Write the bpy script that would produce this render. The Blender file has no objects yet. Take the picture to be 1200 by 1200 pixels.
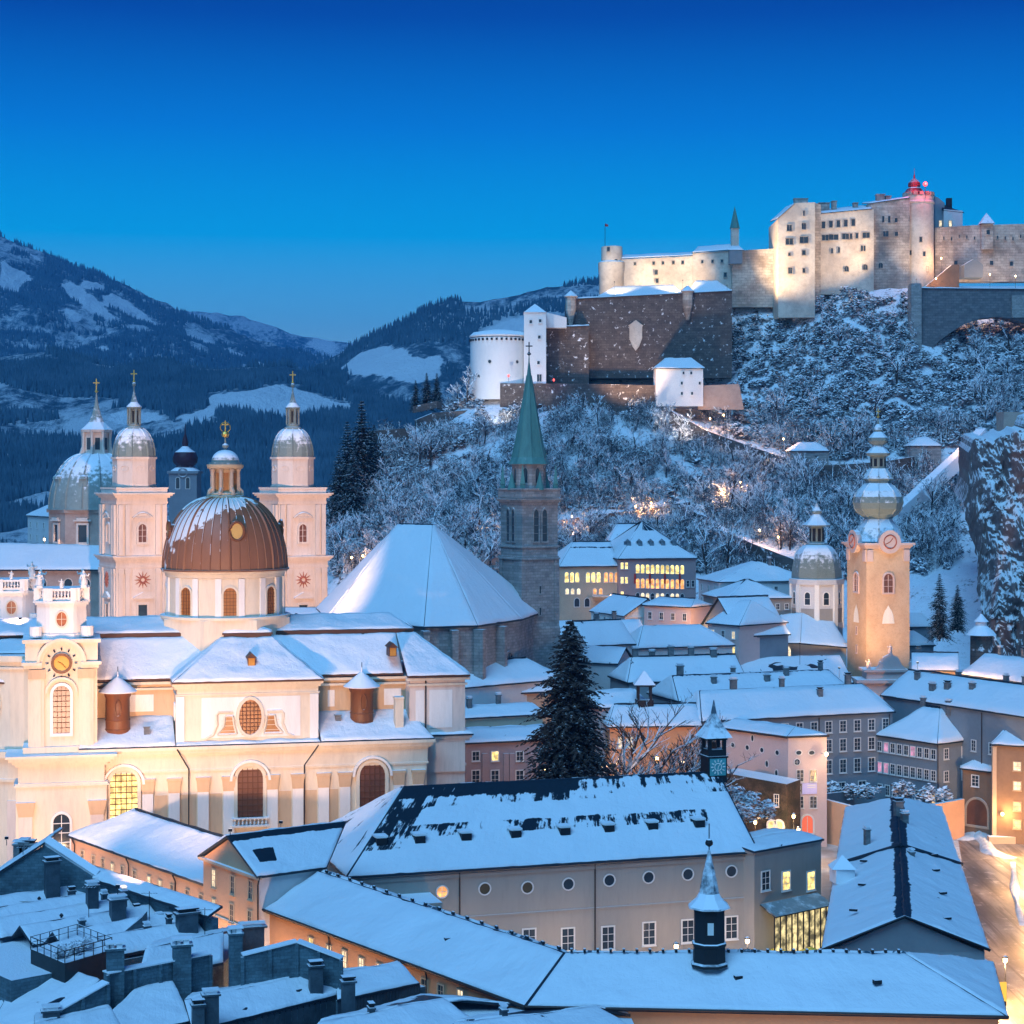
import bpy, bmesh, math, random
import numpy as np
from mathutils import Vector, Matrix, noise

# ---------------------------------------------------------------- camera, sky, light, exposure
SC = bpy.context.scene
COL = SC.collection
F, H, HZ = 2239.0, 63.0, 560.0          # focal length in picture units, eye height above the old town, horizon row
cam_d = bpy.data.cameras.new("camera"); cam = bpy.data.objects.new("camera", cam_d); COL.objects.link(cam)
cam.location = (0, 0, H); cam.rotation_euler = (math.radians(90), 0, 0)
cam_d.sensor_width = 36.0; cam_d.lens = 36.0 * F / 1200.0; cam_d.shift_y = -40.0 / 1200.0
cam_d.clip_start = 1.0; cam_d.clip_end = 40000.0
SC.camera = cam
SC.view_settings.view_transform = 'Standard'; SC.view_settings.look = 'None'
SC.view_settings.exposure = 0.0; SC.view_settings.gamma = 1.0; SC.view_settings.use_curve_mapping = False
SC.render.resolution_x = 1024; SC.render.resolution_y = 1024
SC.cycles.use_denoising = True; SC.cycles.use_light_tree = True
SC.cycles.max_bounces = 5; SC.cycles.diffuse_bounces = 2; SC.cycles.glossy_bounces = 2
SC.cycles.transmission_bounces = 2; SC.cycles.volume_bounces = 0; SC.cycles.sample_clamp_indirect = 4.0
SC.cycles.volume_step_rate = 4.0

W = bpy.data.worlds.new("World"); SC.world = W; W.use_nodes = True
nt = W.node_tree; nt.nodes.clear()
wo = nt.nodes.new('ShaderNodeOutputWorld'); bg = nt.nodes.new('ShaderNodeBackground')
# dusk sky: the same all round, brighter and paler towards the horizon, deep blue overhead
tc = nt.nodes.new('ShaderNodeTexCoord'); sx = nt.nodes.new('ShaderNodeSeparateXYZ')
cr = nt.nodes.new('ShaderNodeValToRGB'); mp = nt.nodes.new('ShaderNodeMapRange')
mp.inputs[1].default_value = 0.0; mp.inputs[2].default_value = 0.5
nt.links.new(tc.outputs['Generated'], sx.inputs[0]); nt.links.new(sx.outputs['Z'], mp.inputs[0]); nt.links.new(mp.outputs[0], cr.inputs[0])
def s2l(c): return tuple(((v/255.0)/12.92 if v/255.0 <= 0.04045 else ((v/255.0+0.055)/1.055)**2.4) for v in c)
stops = [(0.00, (168, 212, 238)), (0.11, (140, 202, 242)), (0.17, (98, 194, 250)), (0.25, (0, 180, 255)), (0.36, (0, 130, 228)), (0.47, (0, 72, 170)), (0.58, (0, 46, 126)), (1.0, (0, 38, 108))]
cr.color_ramp.elements[0].position = 0.0; cr.color_ramp.elements[0].color = s2l(stops[0][1]) + (1,)
cr.color_ramp.elements[1].position = 1.0; cr.color_ramp.elements[1].color = s2l(stops[-1][1]) + (1,)
for p, c in stops[1:-1]:
    e = cr.color_ramp.elements.new(p); e.color = s2l(c) + (1,)
sky = nt.nodes.new('ShaderNodeTexSky'); sky.sky_type = 'NISHITA'; sky.sun_disc = False
SUN_EL, SUN_AZ = math.radians(52), math.radians(200)      # twilight glow comes from high behind the viewer
sky.sun_elevation = math.radians(1.5); sky.sun_rotation = SUN_AZ; sky.altitude = 480; sky.ozone_density = 6.0
skm = nt.nodes.new('ShaderNodeMix'); skm.data_type = 'RGBA'; skm.blend_type = 'ADD'; skm.inputs[0].default_value = 0.005
nt.links.new(cr.outputs[0], skm.inputs[6]); nt.links.new(sky.outputs[0], skm.inputs[7])
nt.links.new(skm.outputs[2], bg.inputs[0]); bg.inputs[1].default_value = 1.0
nt.links.new(bg.outputs[0], wo.inputs[0])

sun_d = bpy.data.lights.new("twilight_sun", 'SUN'); sun = bpy.data.objects.new("twilight_sun", sun_d); COL.objects.link(sun)
sun_d.energy = 3.05; sun_d.angle = math.radians(42); sun_d.color = (0.22, 0.58, 1.0)
_d = Vector((math.sin(SUN_AZ) * math.cos(SUN_EL), math.cos(SUN_AZ) * math.cos(SUN_EL), math.sin(SUN_EL)))
sun.rotation_euler = (-_d).to_track_quat('-Z', 'Y').to_euler()

# ---------------------------------------------------------------- places and names
random.seed(7)
def P(px, py, Y): return Vector(((px - 600) * Y / F, Y, H + (HZ - py) * Y / F))
def G(px, py, z):
    Y = F * (H - z) / (py - HZ)
    return Vector(((px - 600) * Y / F, Y, z))
INV = {}
def thing(name, label, cat, loc=(0, 0, 0), rz=0.0, group=None):
    o = bpy.data.objects.new(name, None); COL.objects.link(o)
    o.location = loc; o.rotation_euler = (0, 0, rz); o.empty_display_size = 0.5
    o['label'] = label; o['category'] = cat
    if group: o['group'] = group
    INV[o.name] = (Matrix.Translation(Vector(loc)) @ Matrix.Rotation(rz, 4, 'Z')).inverted()
    return o
def tag(o, label, cat, group=None, kind=None):
    if label: o['label'] = label
    if cat: o['category'] = cat
    if group: o['group'] = group
    if kind: o['kind'] = kind
    return o
def copy_tree(o, parent=None):
    c = o.copy(); COL.objects.link(c); c.parent = parent
    for ch in o.children: copy_tree(ch, c)
    return c

# ---------------------------------------------------------------- materials
MATS = {}
def _n(t, kind, **kw):
    n = t.nodes.new(kind)
    for k, v in kw.items(): setattr(n, k, v)
    return n
def noise_node(t, vec, scale, detail=4, rough=0.6):
    n = _n(t, 'ShaderNodeTexNoise'); n.inputs['Scale'].default_value = scale; n.inputs['Detail'].default_value = detail
    n.inputs['Roughness'].default_value = rough
    if vec is not None: t.links.new(vec, n.inputs['Vector'])
    return n.outputs['Fac']
def math_node(t, op, a, b=None, clamp=False):
    n = _n(t, 'ShaderNodeMath', operation=op); n.use_clamp = clamp
    for i, v in enumerate((a, b)):
        if v is None: continue
        if isinstance(v, (int, float)): n.inputs[i].default_value = v
        else: t.links.new(v, n.inputs[i])
    return n.outputs[0]
def maprange(t, v, a, b, c=0.0, d=1.0, smooth=True):
    n = _n(t, 'ShaderNodeMapRange'); n.interpolation_type = 'SMOOTHSTEP' if smooth else 'LINEAR'
    t.links.new(v, n.inputs[0])
    for i, x in enumerate((a, b, c, d)): n.inputs[i + 1].default_value = x
    return n.outputs[0]
def mixc(t, fac, a, b, blend='MIX'):
    n = _n(t, 'ShaderNodeMix', data_type='RGBA', blend_type=blend)
    if isinstance(fac, (int, float)): n.inputs[0].default_value = fac
    else: t.links.new(fac, n.inputs[0])
    for i, v in ((6, a), (7, b)):
        if isinstance(v, tuple): n.inputs[i].default_value = v + (1,) if len(v) == 3 else v
        else: t.links.new(v, n.inputs[i])
    return n.outputs[2]
SNOWC = (0.82, 0.85, 0.88)
def mat(name, col, col2=None, scale=0.35, rough=0.85, snow=(0.55, 0.85), bump=0.15, metal=0.0, dirt=0.25, streak=False, snow_noise=0.25, spec=0.25, snow_scale=0.9, courses=None):
    """weathered surface; snow lies where the surface faces up"""
    if name in MATS: return MATS[name]
    m = bpy.data.materials.new(name); m.use_nodes = True; MATS[name] = m
    t = m.node_tree; b = t.nodes['Principled BSDF']
    g = _n(t, 'ShaderNodeNewGeometry'); pos = g.outputs['Position']
    vec = pos
    if streak:
        mpn = _n(t, 'ShaderNodeMapping'); mpn.inputs['Scale'].default_value = (1, 1, 0.18); t.links.new(pos, mpn.inputs[0]); vec = mpn.outputs[0]
    n1 = noise_node(t, vec, scale, 5, 0.65)
    n2 = noise_node(t, vec, scale * 7, 4, 0.7)
    c2 = col2 or tuple(v * 0.62 for v in col)
    f = maprange(t, n1, 0.38, 0.68)
    c = mixc(t, math_node(t, 'MULTIPLY', f, 0.75 if col2 else dirt * 1.6, True), col, c2)
    c = mixc(t, math_node(t, 'MULTIPLY', maprange(t, n2, 0.45, 0.75), dirt), c, tuple(v * 0.5 for v in col))
    brk = None
    if courses:
        s3 = _n(t, 'ShaderNodeSeparateXYZ'); t.links.new(pos, s3.inputs[0]); c3 = _n(t, 'ShaderNodeCombineXYZ')
        t.links.new(math_node(t, 'ADD', s3.outputs['X'], math_node(t, 'MULTIPLY', s3.outputs['Y'], 0.8)), c3.inputs[0]); t.links.new(s3.outputs['Z'], c3.inputs[1])
        bt_ = _n(t, 'ShaderNodeTexBrick'); t.links.new(c3.outputs[0], bt_.inputs['Vector']); bt_.inputs['Scale'].default_value = 1.0
        bt_.inputs['Brick Width'].default_value = courses[0]; bt_.inputs['Row Height'].default_value = courses[1]; bt_.inputs['Mortar Size'].default_value = courses[1]*0.07
        bt_.inputs['Color1'].default_value = (1.25, 1.25, 1.25, 1); bt_.inputs['Color2'].default_value = (0.62, 0.62, 0.62, 1); bt_.inputs['Mortar'].default_value = (0.5, 0.5, 0.5, 1); bt_.inputs['Bias'].default_value = -0.1
        c = mixc(t, 0.6, c, bt_.outputs['Color'], 'MULTIPLY'); brk = bt_.outputs['Fac']
    if snow:
        sp = _n(t, 'ShaderNodeSeparateXYZ'); t.links.new(g.outputs['True Normal'], sp.inputs[0])
        nz = math_node(t, 'ADD', sp.outputs['Z'], math_node(t, 'MULTIPLY', math_node(t, 'SUBTRACT', noise_node(t, pos, snow_scale, 5, 0.65), 0.5), snow_noise * 2))
        c = mixc(t, maprange(t, nz, snow[0], snow[1]), c, SNOWC)
    t.links.new(c, b.inputs['Base Color']); b.inputs['Roughness'].default_value = rough; b.inputs['Metallic'].default_value = metal
    b.inputs['Specular IOR Level'].default_value = spec
    if bump:
        bp = _n(t, 'ShaderNodeBump'); bp.inputs['Strength'].default_value = bump; bp.inputs['Distance'].default_value = 0.3
        t.links.new(n2, bp.inputs['Height']); t.links.new(bp.outputs[0], b.inputs['Normal'])
    return m
def snow_mat(name='snow', bare=0.0, col=(0.82, 0.85, 0.88), under=(0.012, 0.03, 0.05), stretch=True, big=0.06):
    """snow with the roof showing where it has slid off; 'bare' is a per-vertex weight built with the roof"""
    if name in MATS: return MATS[name]
    m = bpy.data.materials.new(name); m.use_nodes = True; MATS[name] = m
    t = m.node_tree; b = t.nodes['Principled BSDF']
    g = _n(t, 'ShaderNodeNewGeometry'); pos = g.outputs['Position']
    uv = _n(t, 'ShaderNodeUVMap'); uv.uv_map = 'metres'
    mpn = _n(t, 'ShaderNodeMapping'); mpn.inputs['Scale'].default_value = (1.0, 0.16 if stretch else 0.6, 1); t.links.new(uv.outputs[0], mpn.inputs[0])
    at = _n(t, 'ShaderNodeAttribute'); at.attribute_name = 'bare'
    st = noise_node(t, mpn.outputs[0], 0.55, 5, 0.7); bl = noise_node(t, pos, 0.16, 5, 0.65)
    v = math_node(t, 'ADD', math_node(t, 'MULTIPLY', st, 0.55), math_node(t, 'MULTIPLY', bl, 0.45))
    v = math_node(t, 'ADD', v, at.outputs['Fac'])
    f = maprange(t, v, 0.785, 0.815)
    small = noise_node(t, pos, 0.5, 6, 0.7)
    f2 = maprange(t, math_node(t, 'ADD', small, math_node(t, 'MULTIPLY', at.outputs['Fac'], 0.25)), 0.72, 0.745)
    f = math_node(t, 'MAXIMUM', f, f2)
    shade = noise_node(t, pos, big, 3, 0.5)
    cs = mixc(t, shade, tuple(x * 0.84 for x in col), col)
    c = mixc(t, f, cs, under)
    t.links.new(c, b.inputs['Base Color']); b.inputs['Roughness'].default_value = 0.8; b.inputs['Specular IOR Level'].default_value = 0.2
    b.inputs['Subsurface Weight'].default_value = 0.0
    bp = _n(t, 'ShaderNodeBump'); bp.inputs['Strength'].default_value = 0.5; bp.inputs['Distance'].default_value = 0.4
    hn = math_node(t, 'SUBTRACT', noise_node(t, pos, 0.8, 6, 0.6), math_node(t, 'MULTIPLY', f, 0.6)); hn = math_node(t, 'ADD', hn, math_node(t, 'MULTIPLY', st, 0.7))
    t.links.new(hn, bp.inputs['Height']); t.links.new(bp.outputs[0], b.inputs['Normal'])
    return m
def emit(name, col, strength, vary=0.0):
    if name in MATS: return MATS[name]
    m = bpy.data.materials.new(name); m.use_nodes = True; MATS[name] = m
    t = m.node_tree; b = t.nodes['Principled BSDF']
    b.inputs['Base Color'].default_value = (0.1, 0.08, 0.05, 1); b.inputs['Emission Color'].default_value = col + (1,)
    b.inputs['Emission Strength'].default_value = strength
    if vary:
        g = _n(t, 'ShaderNodeNewGeometry')
        n = noise_node(t, g.outputs['Position'], 0.9, 3)
        t.links.new(maprange(t, n, 0.35, 0.7, strength * (1 - vary), strength * (1 + vary)), b.inputs['Emission Strength'])
    return m
def glass(name, col=(0.02, 0.028, 0.035), rough=0.12):
    if name in MATS: return MATS[name]
    m = bpy.data.materials.new(name); m.use_nodes = True; MATS[name] = m
    b = m.node_tree.nodes['Principled BSDF']
    t = m.node_tree; g = _n(t, 'ShaderNodeNewGeometry')
    n = noise_node(t, g.outputs['Position'], 0.7, 2)
    t.links.new(mixc(t, n, col, tuple(v * 2.2 for v in col)), b.inputs['Base Color'])
    b.inputs['Roughness'].default_value = rough; b.inputs['Specular IOR Level'].default_value = 0.5
    return m

M_SNOW = snow_mat('snow'); 
M_TIN = mat('dark_tin_roof', (0.02, 0.032, 0.045), rough=0.5, snow=None, bump=0.05)
M_TINB = mat('brown_tin_roof', (0.09, 0.04, 0.025), rough=0.55, snow=None, bump=0.05)
M_CREAM = mat('cream_church_plaster', (0.74, 0.64, 0.48), dirt=0.2, scale=0.35, streak=True, snow=(0.6, 0.85))
M_WHITE = mat('white_plaster', (0.80, 0.77, 0.70), dirt=0.16, scale=0.35, streak=True)
M_OCHRE = mat('ochre_plaster_field', (0.62, 0.44, 0.27), dirt=0.2, scale=0.35, streak=True)
M_MARBLE = mat('pale_marble', (0.70, 0.59, 0.50), dirt=0.25, scale=0.35, streak=True)
M_BRICK = mat('rosy_stone', (0.45, 0.33, 0.27), (0.36, 0.25, 0.2), scale=0.5, dirt=0.3)
M_GREYST = mat('grey_tower_stone', (0.33, 0.32, 0.30), (0.22, 0.22, 0.22), scale=0.6, dirt=0.45, bump=0.4, courses=(1.3, 0.55))
M_PEACH = mat('peach_plaster', (0.62, 0.36, 0.22), dirt=0.12, scale=0.3)
M_ORANGE = mat('orange_plaster', (0.60, 0.30, 0.15), dirt=0.14, scale=0.3)
M_TAUPE = mat('taupe_plaster', (0.34, 0.31, 0.27), dirt=0.16, scale=0.2, streak=True)
M_GREY = mat('grey_plaster', (0.32, 0.34, 0.35), dirt=0.14, scale=0.25)
M_SLATE = mat('slate_plaster', (0.20, 0.24, 0.27), dirt=0.18, scale=0.3)
M_ROSE = mat('rose_plaster', (0.58, 0.45, 0.42), dirt=0.12, scale=0.3)
M_MAUVE = mat('mauve_plaster', (0.36, 0.27, 0.26), dirt=0.14, scale=0.3)
M_TAN = mat('tan_plaster', (0.50, 0.38, 0.27), dirt=0.14, scale=0.3)
M_BROWN = mat('brown_plaster', (0.24, 0.155, 0.10), dirt=0.25, scale=0.35)
M_DKST = mat('dark_fort_stone', (0.105, 0.085, 0.075), (0.16, 0.13, 0.115), scale=0.4, dirt=0.5, bump=0.5, snow_noise=0.75, snow=(0.14, 0.26), snow_scale=0.6, courses=(1.9, 0.9))
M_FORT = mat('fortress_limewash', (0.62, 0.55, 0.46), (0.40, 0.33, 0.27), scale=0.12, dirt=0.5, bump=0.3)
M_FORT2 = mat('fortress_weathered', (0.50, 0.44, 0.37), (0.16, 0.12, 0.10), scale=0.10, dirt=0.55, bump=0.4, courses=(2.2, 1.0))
M_WHST = mat('white_limewash', (0.78, 0.76, 0.74), dirt=0.08, scale=0.15)
M_COPPER = mat('green_copper', (0.08, 0.24, 0.22), (0.05, 0.15, 0.15), scale=0.6, dirt=0.3, rough=0.55, streak=True, snow=(0.5, 0.8))
M_COPW = mat('pale_green_copper', (0.20, 0.25, 0.23), (0.17, 0.22, 0.20), scale=0.5, dirt=0.5, rough=0.45, snow=(0.18, 0.48), snow_noise=0.55)
M_COPD = mat('grey_green_copper', (0.27, 0.32, 0.29), (0.20, 0.24, 0.22), scale=0.35, dirt=0.3, rough=0.5, snow=(0.30, 0.55), snow_noise=0.7)
M_GOLD = mat('gilt', (0.75, 0.48, 0.12), rough=0.35, metal=0.8, snow=None, dirt=0.1, bump=0)
M_DARK = mat('dark_metal', (0.015, 0.018, 0.022), rough=0.6, snow=(0.6, 0.85), bump=0)
M_PIPE = mat('rain_pipe', (0.05, 0.035, 0.03), rough=0.6, snow=None, bump=0)
M_BRONZE = mat('brown_copper', (0.20, 0.075, 0.028), (0.11, 0.05, 0.03), scale=0.8, rough=0.45, snow=(0.75, 0.9), dirt=0.3, streak=True)
M_CHIM = mat('chimney_render', (0.18, 0.19, 0.19), (0.10, 0.11, 0.115), dirt=0.5, scale=0.9, snow=(0.6, 0.85), courses=(0.6, 0.22))
M_BARK = mat('bark', (0.045, 0.032, 0.026), scale=1.0, snow=(0.25, 0.7), snow_noise=0.6, bump=0)
M_GL = glass('dark_pane'); M_GLB = glass('leaded_brown_pane', (0.11, 0.045, 0.026), 0.3)
M_GLA = glass('amber_pane', (0.22, 0.09, 0.02), 0.3)
M_LIT = emit('lit_pane', (1.0, 0.62, 0.24), 1.5, 0.5); M_LITY = emit('lit_pane_yellow', (1.0, 0.72, 0.22), 1.8, 0.6)
M_LITW = emit('lit_pane_pale', (1.0, 0.80, 0.52), 1.3, 0.4); M_LITP = emit('lit_pane_pink', (0.9, 0.35, 0.6), 0.8, 0.4)
M_LITO = emit('lit_pane_orange', (1.0, 0.42, 0.12), 1.6, 0.5)
M_FRAME = mat('pale_window_frame', (0.68, 0.66, 0.62), snow=None, dirt=0.05, bump=0)
M_FRAMET = mat('tan_window_frame', (0.50, 0.38, 0.26), snow=None, dirt=0.05, bump=0)

# ---------------------------------------------------------------- mesh tools
class MB:
    def __init__(s): s.v = []; s.f = []; s.m = []
    def add(s, verts, faces, mi=0):
        b = len(s.v); s.v += [tuple(p) for p in verts]
        for f in faces: s.f.append(tuple(b + i for i in f)); s.m.append(mi)
        return s
    def box(s, a, b, mi=0):
        x0, y0, z0 = a; x1, y1, z1 = b
        return s.add([(x0,y0,z0),(x1,y0,z0),(x1,y1,z0),(x0,y1,z0),(x0,y0,z1),(x1,y0,z1),(x1,y1,z1),(x0,y1,z1)],
                     [(0,3,2,1),(4,5,6,7),(0,1,5,4),(1,2,6,5),(2,3,7,6),(3,0,4,7)], mi)
    def cbox(s, c, sz, rz=0.0, mi=0):
        hx, hy, hz = sz[0]/2, sz[1]/2, sz[2]/2; ca, sa = math.cos(rz), math.sin(rz)
        vs = []
        for z in (-hz, hz):
            for x, y in ((-hx,-hy),(hx,-hy),(hx,hy),(-hx,hy)):
                vs.append((c[0]+x*ca-y*sa, c[1]+x*sa+y*ca, c[2]+z))
        return s.add(vs, [(0,3,2,1),(4,5,6,7),(0,1,5,4),(1,2,6,5),(2,3,7,6),(3,0,4,7)], mi)
    def prism(s, poly, z0, z1, mi=0, top=None, cap=True):
        """poly counter-clockwise from above; z1 may be a list; top = other outline for a taper"""
        n = len(poly); tp = top or poly
        zz = z1 if isinstance(z1, (list, tuple)) else [z1] * n
        vs = [(p[0], p[1], z0) for p in poly] + [(p[0], p[1], z) for p, z in zip(tp, zz)]
        fs = [(i, (i+1) % n, n + (i+1) % n, n + i) for i in range(n)]
        if cap: fs += [tuple(range(n - 1, -1, -1)), tuple(range(n, 2 * n))]
        return s.add(vs, fs, mi)
    def lathe(s, prof, c=(0, 0, 0), n=24, mi=0, ph=0.0, sq=None):
        vs, fs = [], []
        for r, z in prof:
            for k in range(n):
                a = ph + 2 * math.pi * k / n
                vs.append((c[0] + r * math.cos(a), c[1] + r * math.sin(a), c[2] + z))
        for j in range(len(prof) - 1):
            for k in range(n):
                k2 = (k + 1) % n
                fs.append((j*n+k, j*n+k2, (j+1)*n+k2, (j+1)*n+k))
        fs.append(tuple(range(n - 1, -1, -1))); fs.append(tuple((len(prof)-1)*n + k for k in range(n)))
        return s.add(vs, fs, mi)
    def tube(s, pts, r, n=6, mi=0, r2=None):
        pts = [Vector(p) for p in pts]; vs, fs = [], []
        m = len(pts)
        for i, p in enumerate(pts):
            d = (pts[min(i+1, m-1)] - pts[max(i-1, 0)]).normalized()
            a = d.cross(Vector((0, 0, 1)))
            a = a.normalized() if a.length > 1e-3 else Vector((1, 0, 0))
            b = a.cross(d)
            rr = r if r2 is None else r + (r2 - r) * i / max(1, m - 1)
            for k in range(n):
                t = 2 * math.pi * k / n
                vs.append(p + a * (rr * math.cos(t)) + b * (rr * math.sin(t)))
        for j in range(m - 1):
            for k in range(n):
                k2 = (k + 1) % n
                fs.append((j*n+k, j*n+k2, (j+1)*n+k2, (j+1)*n+k))
        fs.append(tuple(range(n-1, -1, -1))); fs.append(tuple((m-1)*n + k for k in range(n)))
        return s.add(vs, fs, mi)
    def slab(s, pts, Y0, dep, mi=0):
        """outline in the vertical plane y=Y0 (world X,Z points), pushed back by dep"""
        n = len(pts)
        vs = [(p[0], Y0, p[1]) for p in pts] + [(p[0], Y0 + dep, p[1]) for p in pts]
        fs = [tuple(range(n)), tuple(range(2*n-1, n-1, -1))] + [(i, n+i, n+(i+1) % n, (i+1) % n) for i in range(n)]
        return s.add(vs, fs, mi)
    def mesh(s, name, mats, smooth=False):
        me = bpy.data.meshes.new(name); me.from_pydata(s.v, [], s.f)
        for m in (mats if isinstance(mats, (list, tuple)) else [mats]): me.materials.append(m)
        if len(set(s.m)) > 1: me.polygons.foreach_set('material_index', s.m)
        bm = bmesh.new(); bm.from_mesh(me); bmesh.ops.recalc_face_normals(bm, faces=bm.faces); bm.to_mesh(me); bm.free()
        if smooth:
            me.polygons.foreach_set('use_smooth', [True] * len(me.polygons)); me.set_sharp_from_angle(angle=math.radians(38))
        me.update(); return me
    def build(s, name, mats, parent=None, world=True, smooth=False):
        if parent is not None and world and parent.name in INV:
            iv = INV[parent.name]; s.v = [tuple(iv @ Vector(p)) for p in s.v]
        me = s.mesh(name, mats, smooth)
        o = bpy.data.objects.new(name, me); COL.objects.link(o); o.parent = parent
        return o
def sub(s, name, mats, part, root, smooth=False):
    """a sub-part under 'part' (parts share their thing's frame)"""
    iv = INV[root.name]; s.v = [tuple(iv @ Vector(p)) for p in s.v]
    o = bpy.data.objects.new(name, s.mesh(name, mats, smooth)); COL.objects.link(o); o.parent = part
    return o
def ccw(poly):
    a = sum(poly[i][0]*poly[(i+1) % len(poly)][1] - poly[(i+1) % len(poly)][0]*poly[i][1] for i in range(len(poly)))
    return poly if a > 0 else poly[::-1]
def inset(poly, d):
    """move the sides of a convex outline inwards by d"""
    poly = ccw([Vector((p[0], p[1])) for p in poly]); n = len(poly); out = []
    for i in range(n):
        a, b, c = poly[i-1], poly[i], poly[(i+1) % n]
        d1 = (b - a).normalized(); d2 = (c - b).normalized()
        n1 = Vector((-d1.y, d1.x)); n2 = Vector((-d2.y, d2.x))
        k = n1 + n2; k = k / max(0.3, (1 + n1.dot(n2)))
        out.append(b + k * d)
    return out

# ---- windows: one shared mesh for each kind and size
WM = {}
def win_outline(kind, w, h, n=10):
    if kind == 'rect': return [(-w/2, -h/2), (w/2, -h/2), (w/2, h/2), (-w/2, h/2)]
    if kind == 'arch':
        r = w / 2; pts = [(-r, -h/2), (r, -h/2)]
        return pts + [(r*math.cos(a), h/2 - r + r*math.sin(a)) for a in [math.pi*k/n for k in range(n+1)]]
    if kind == 'gothic':
        r = w; pts = [(-w/2, -h/2), (w/2, -h/2)]; b = h/2 - w*0.87
        pts += [(-w/2 + w*math.cos(a), b + w*math.sin(a)) for a in [math.pi/3*k/5 for k in range(6)]]
        pts += [(w/2 - w*math.cos(a), b + w*math.sin(a)) for a in [math.pi/3*(5-k)/5 for k in range(1, 6)]]
        return pts
    return [(w/2*math.cos(2*math.pi*k/16), h/2*math.sin(2*math.pi*k/16)) for k in range(16)]
def win_meshes(kind, w, h, fw, fmat, gmat, nx, ny, proud, mmat=None):
    mmat = mmat or fmat
    key = (mmat.name, kind, round(w, 2), round(h, 2), round(fw, 2), fmat.name, gmat.name, nx, ny, proud)
    if key in WM: return WM[key]
    o = win_outline(kind, w, h); o2 = win_outline(kind, w + 2*fw, h + 2*fw); n = len(o)
    f = MB()
    vs = [(x, -proud, z) for x, z in o2] + [(x, -proud, z) for x, z in o] + [(x, 0.02, z) for x, z in o2] + [(x, 0.02, z) for x, z in o]
    fs = []
    for i in range(n):
        j = (i + 1) % n
        fs += [(i, j, n+j, n+i), (n+i, n+j, 3*n+j, 3*n+i), (2*n+i, i, j, 2*n+j)]
    f.add(vs, fs)
    bw = max(0.05, min(w, h) * (0.045 if mmat is fmat else 0.028)); py = -proud * 0.55
    for k in range(1, nx):
        x = -w/2 + w*k/nx; f.box((x-bw/2, py, -h/2), (x+bw/2, -0.01, h/2 - (w*0.1 if kind != 'rect' else 0)), 1)
    for k in range(1, ny):
        z = -h/2 + h*k/ny; q = w/2
        if kind in ('round', 'oval'): q = w/2 * math.sqrt(max(0.05, 1 - (z/(h/2))**2))
        f.box((-q, py+0.01, z-bw/2), (q, -0.012, z+bw/2), 1)
    if kind == 'rect': f.box((-w/2-fw-0.06, -proud-0.12, -h/2-fw-0.1), (w/2+fw+0.06, 0.0, -h/2-fw))
    g = MB(); g.add([(x, -0.025, z) for x, z in o], [tuple(range(n))])
    WM[key] = (f.mesh('window_frame', [fmat, mmat]), g.mesh('window_pane', gmat))
    return WM[key]
def window(root, loc, rz, kind='rect', w=1.1, h=1.8, fw=0.15, fmat=None, gmat=None, nx=2, ny=3, proud=0.12, name='window', world=True, mmat=None):
    fm, gm = win_meshes(kind, w, h, fw, fmat or M_FRAME, gmat or M_GL, nx, ny, proud, mmat)
    o = bpy.data.objects.new(name, fm); COL.objects.link(o); o.parent = root
    mm = Matrix.Translation(Vector(loc)) @ Matrix.Rotation(rz, 4, 'Z')
    if world: mm = INV[root.name] @ mm
    o.matrix_local = mm
    p = bpy.data.objects.new('pane', gm); COL.objects.link(p); p.parent = o
    return o
def hit(px, py, A, B):
    """where the sight line of a picture point meets the upright wall A-B"""
    k = (px - 600) / F; dx, dy = B[0]-A[0], B[1]-A[1]
    Y = (A[0]*dy - A[1]*dx) / (k*dy - dx)
    return P(px, py, Y)
def wall_rz(A, B): return math.atan2(B[1]-A[1], B[0]-A[0])
def win_at(root, A, B, px, py, kind='rect', w=1.1, h=1.8, **kw):
    p = hit(px, py, A, B)
    return window(root, p, wall_rz(A, B), kind, w, h, **kw)

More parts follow.
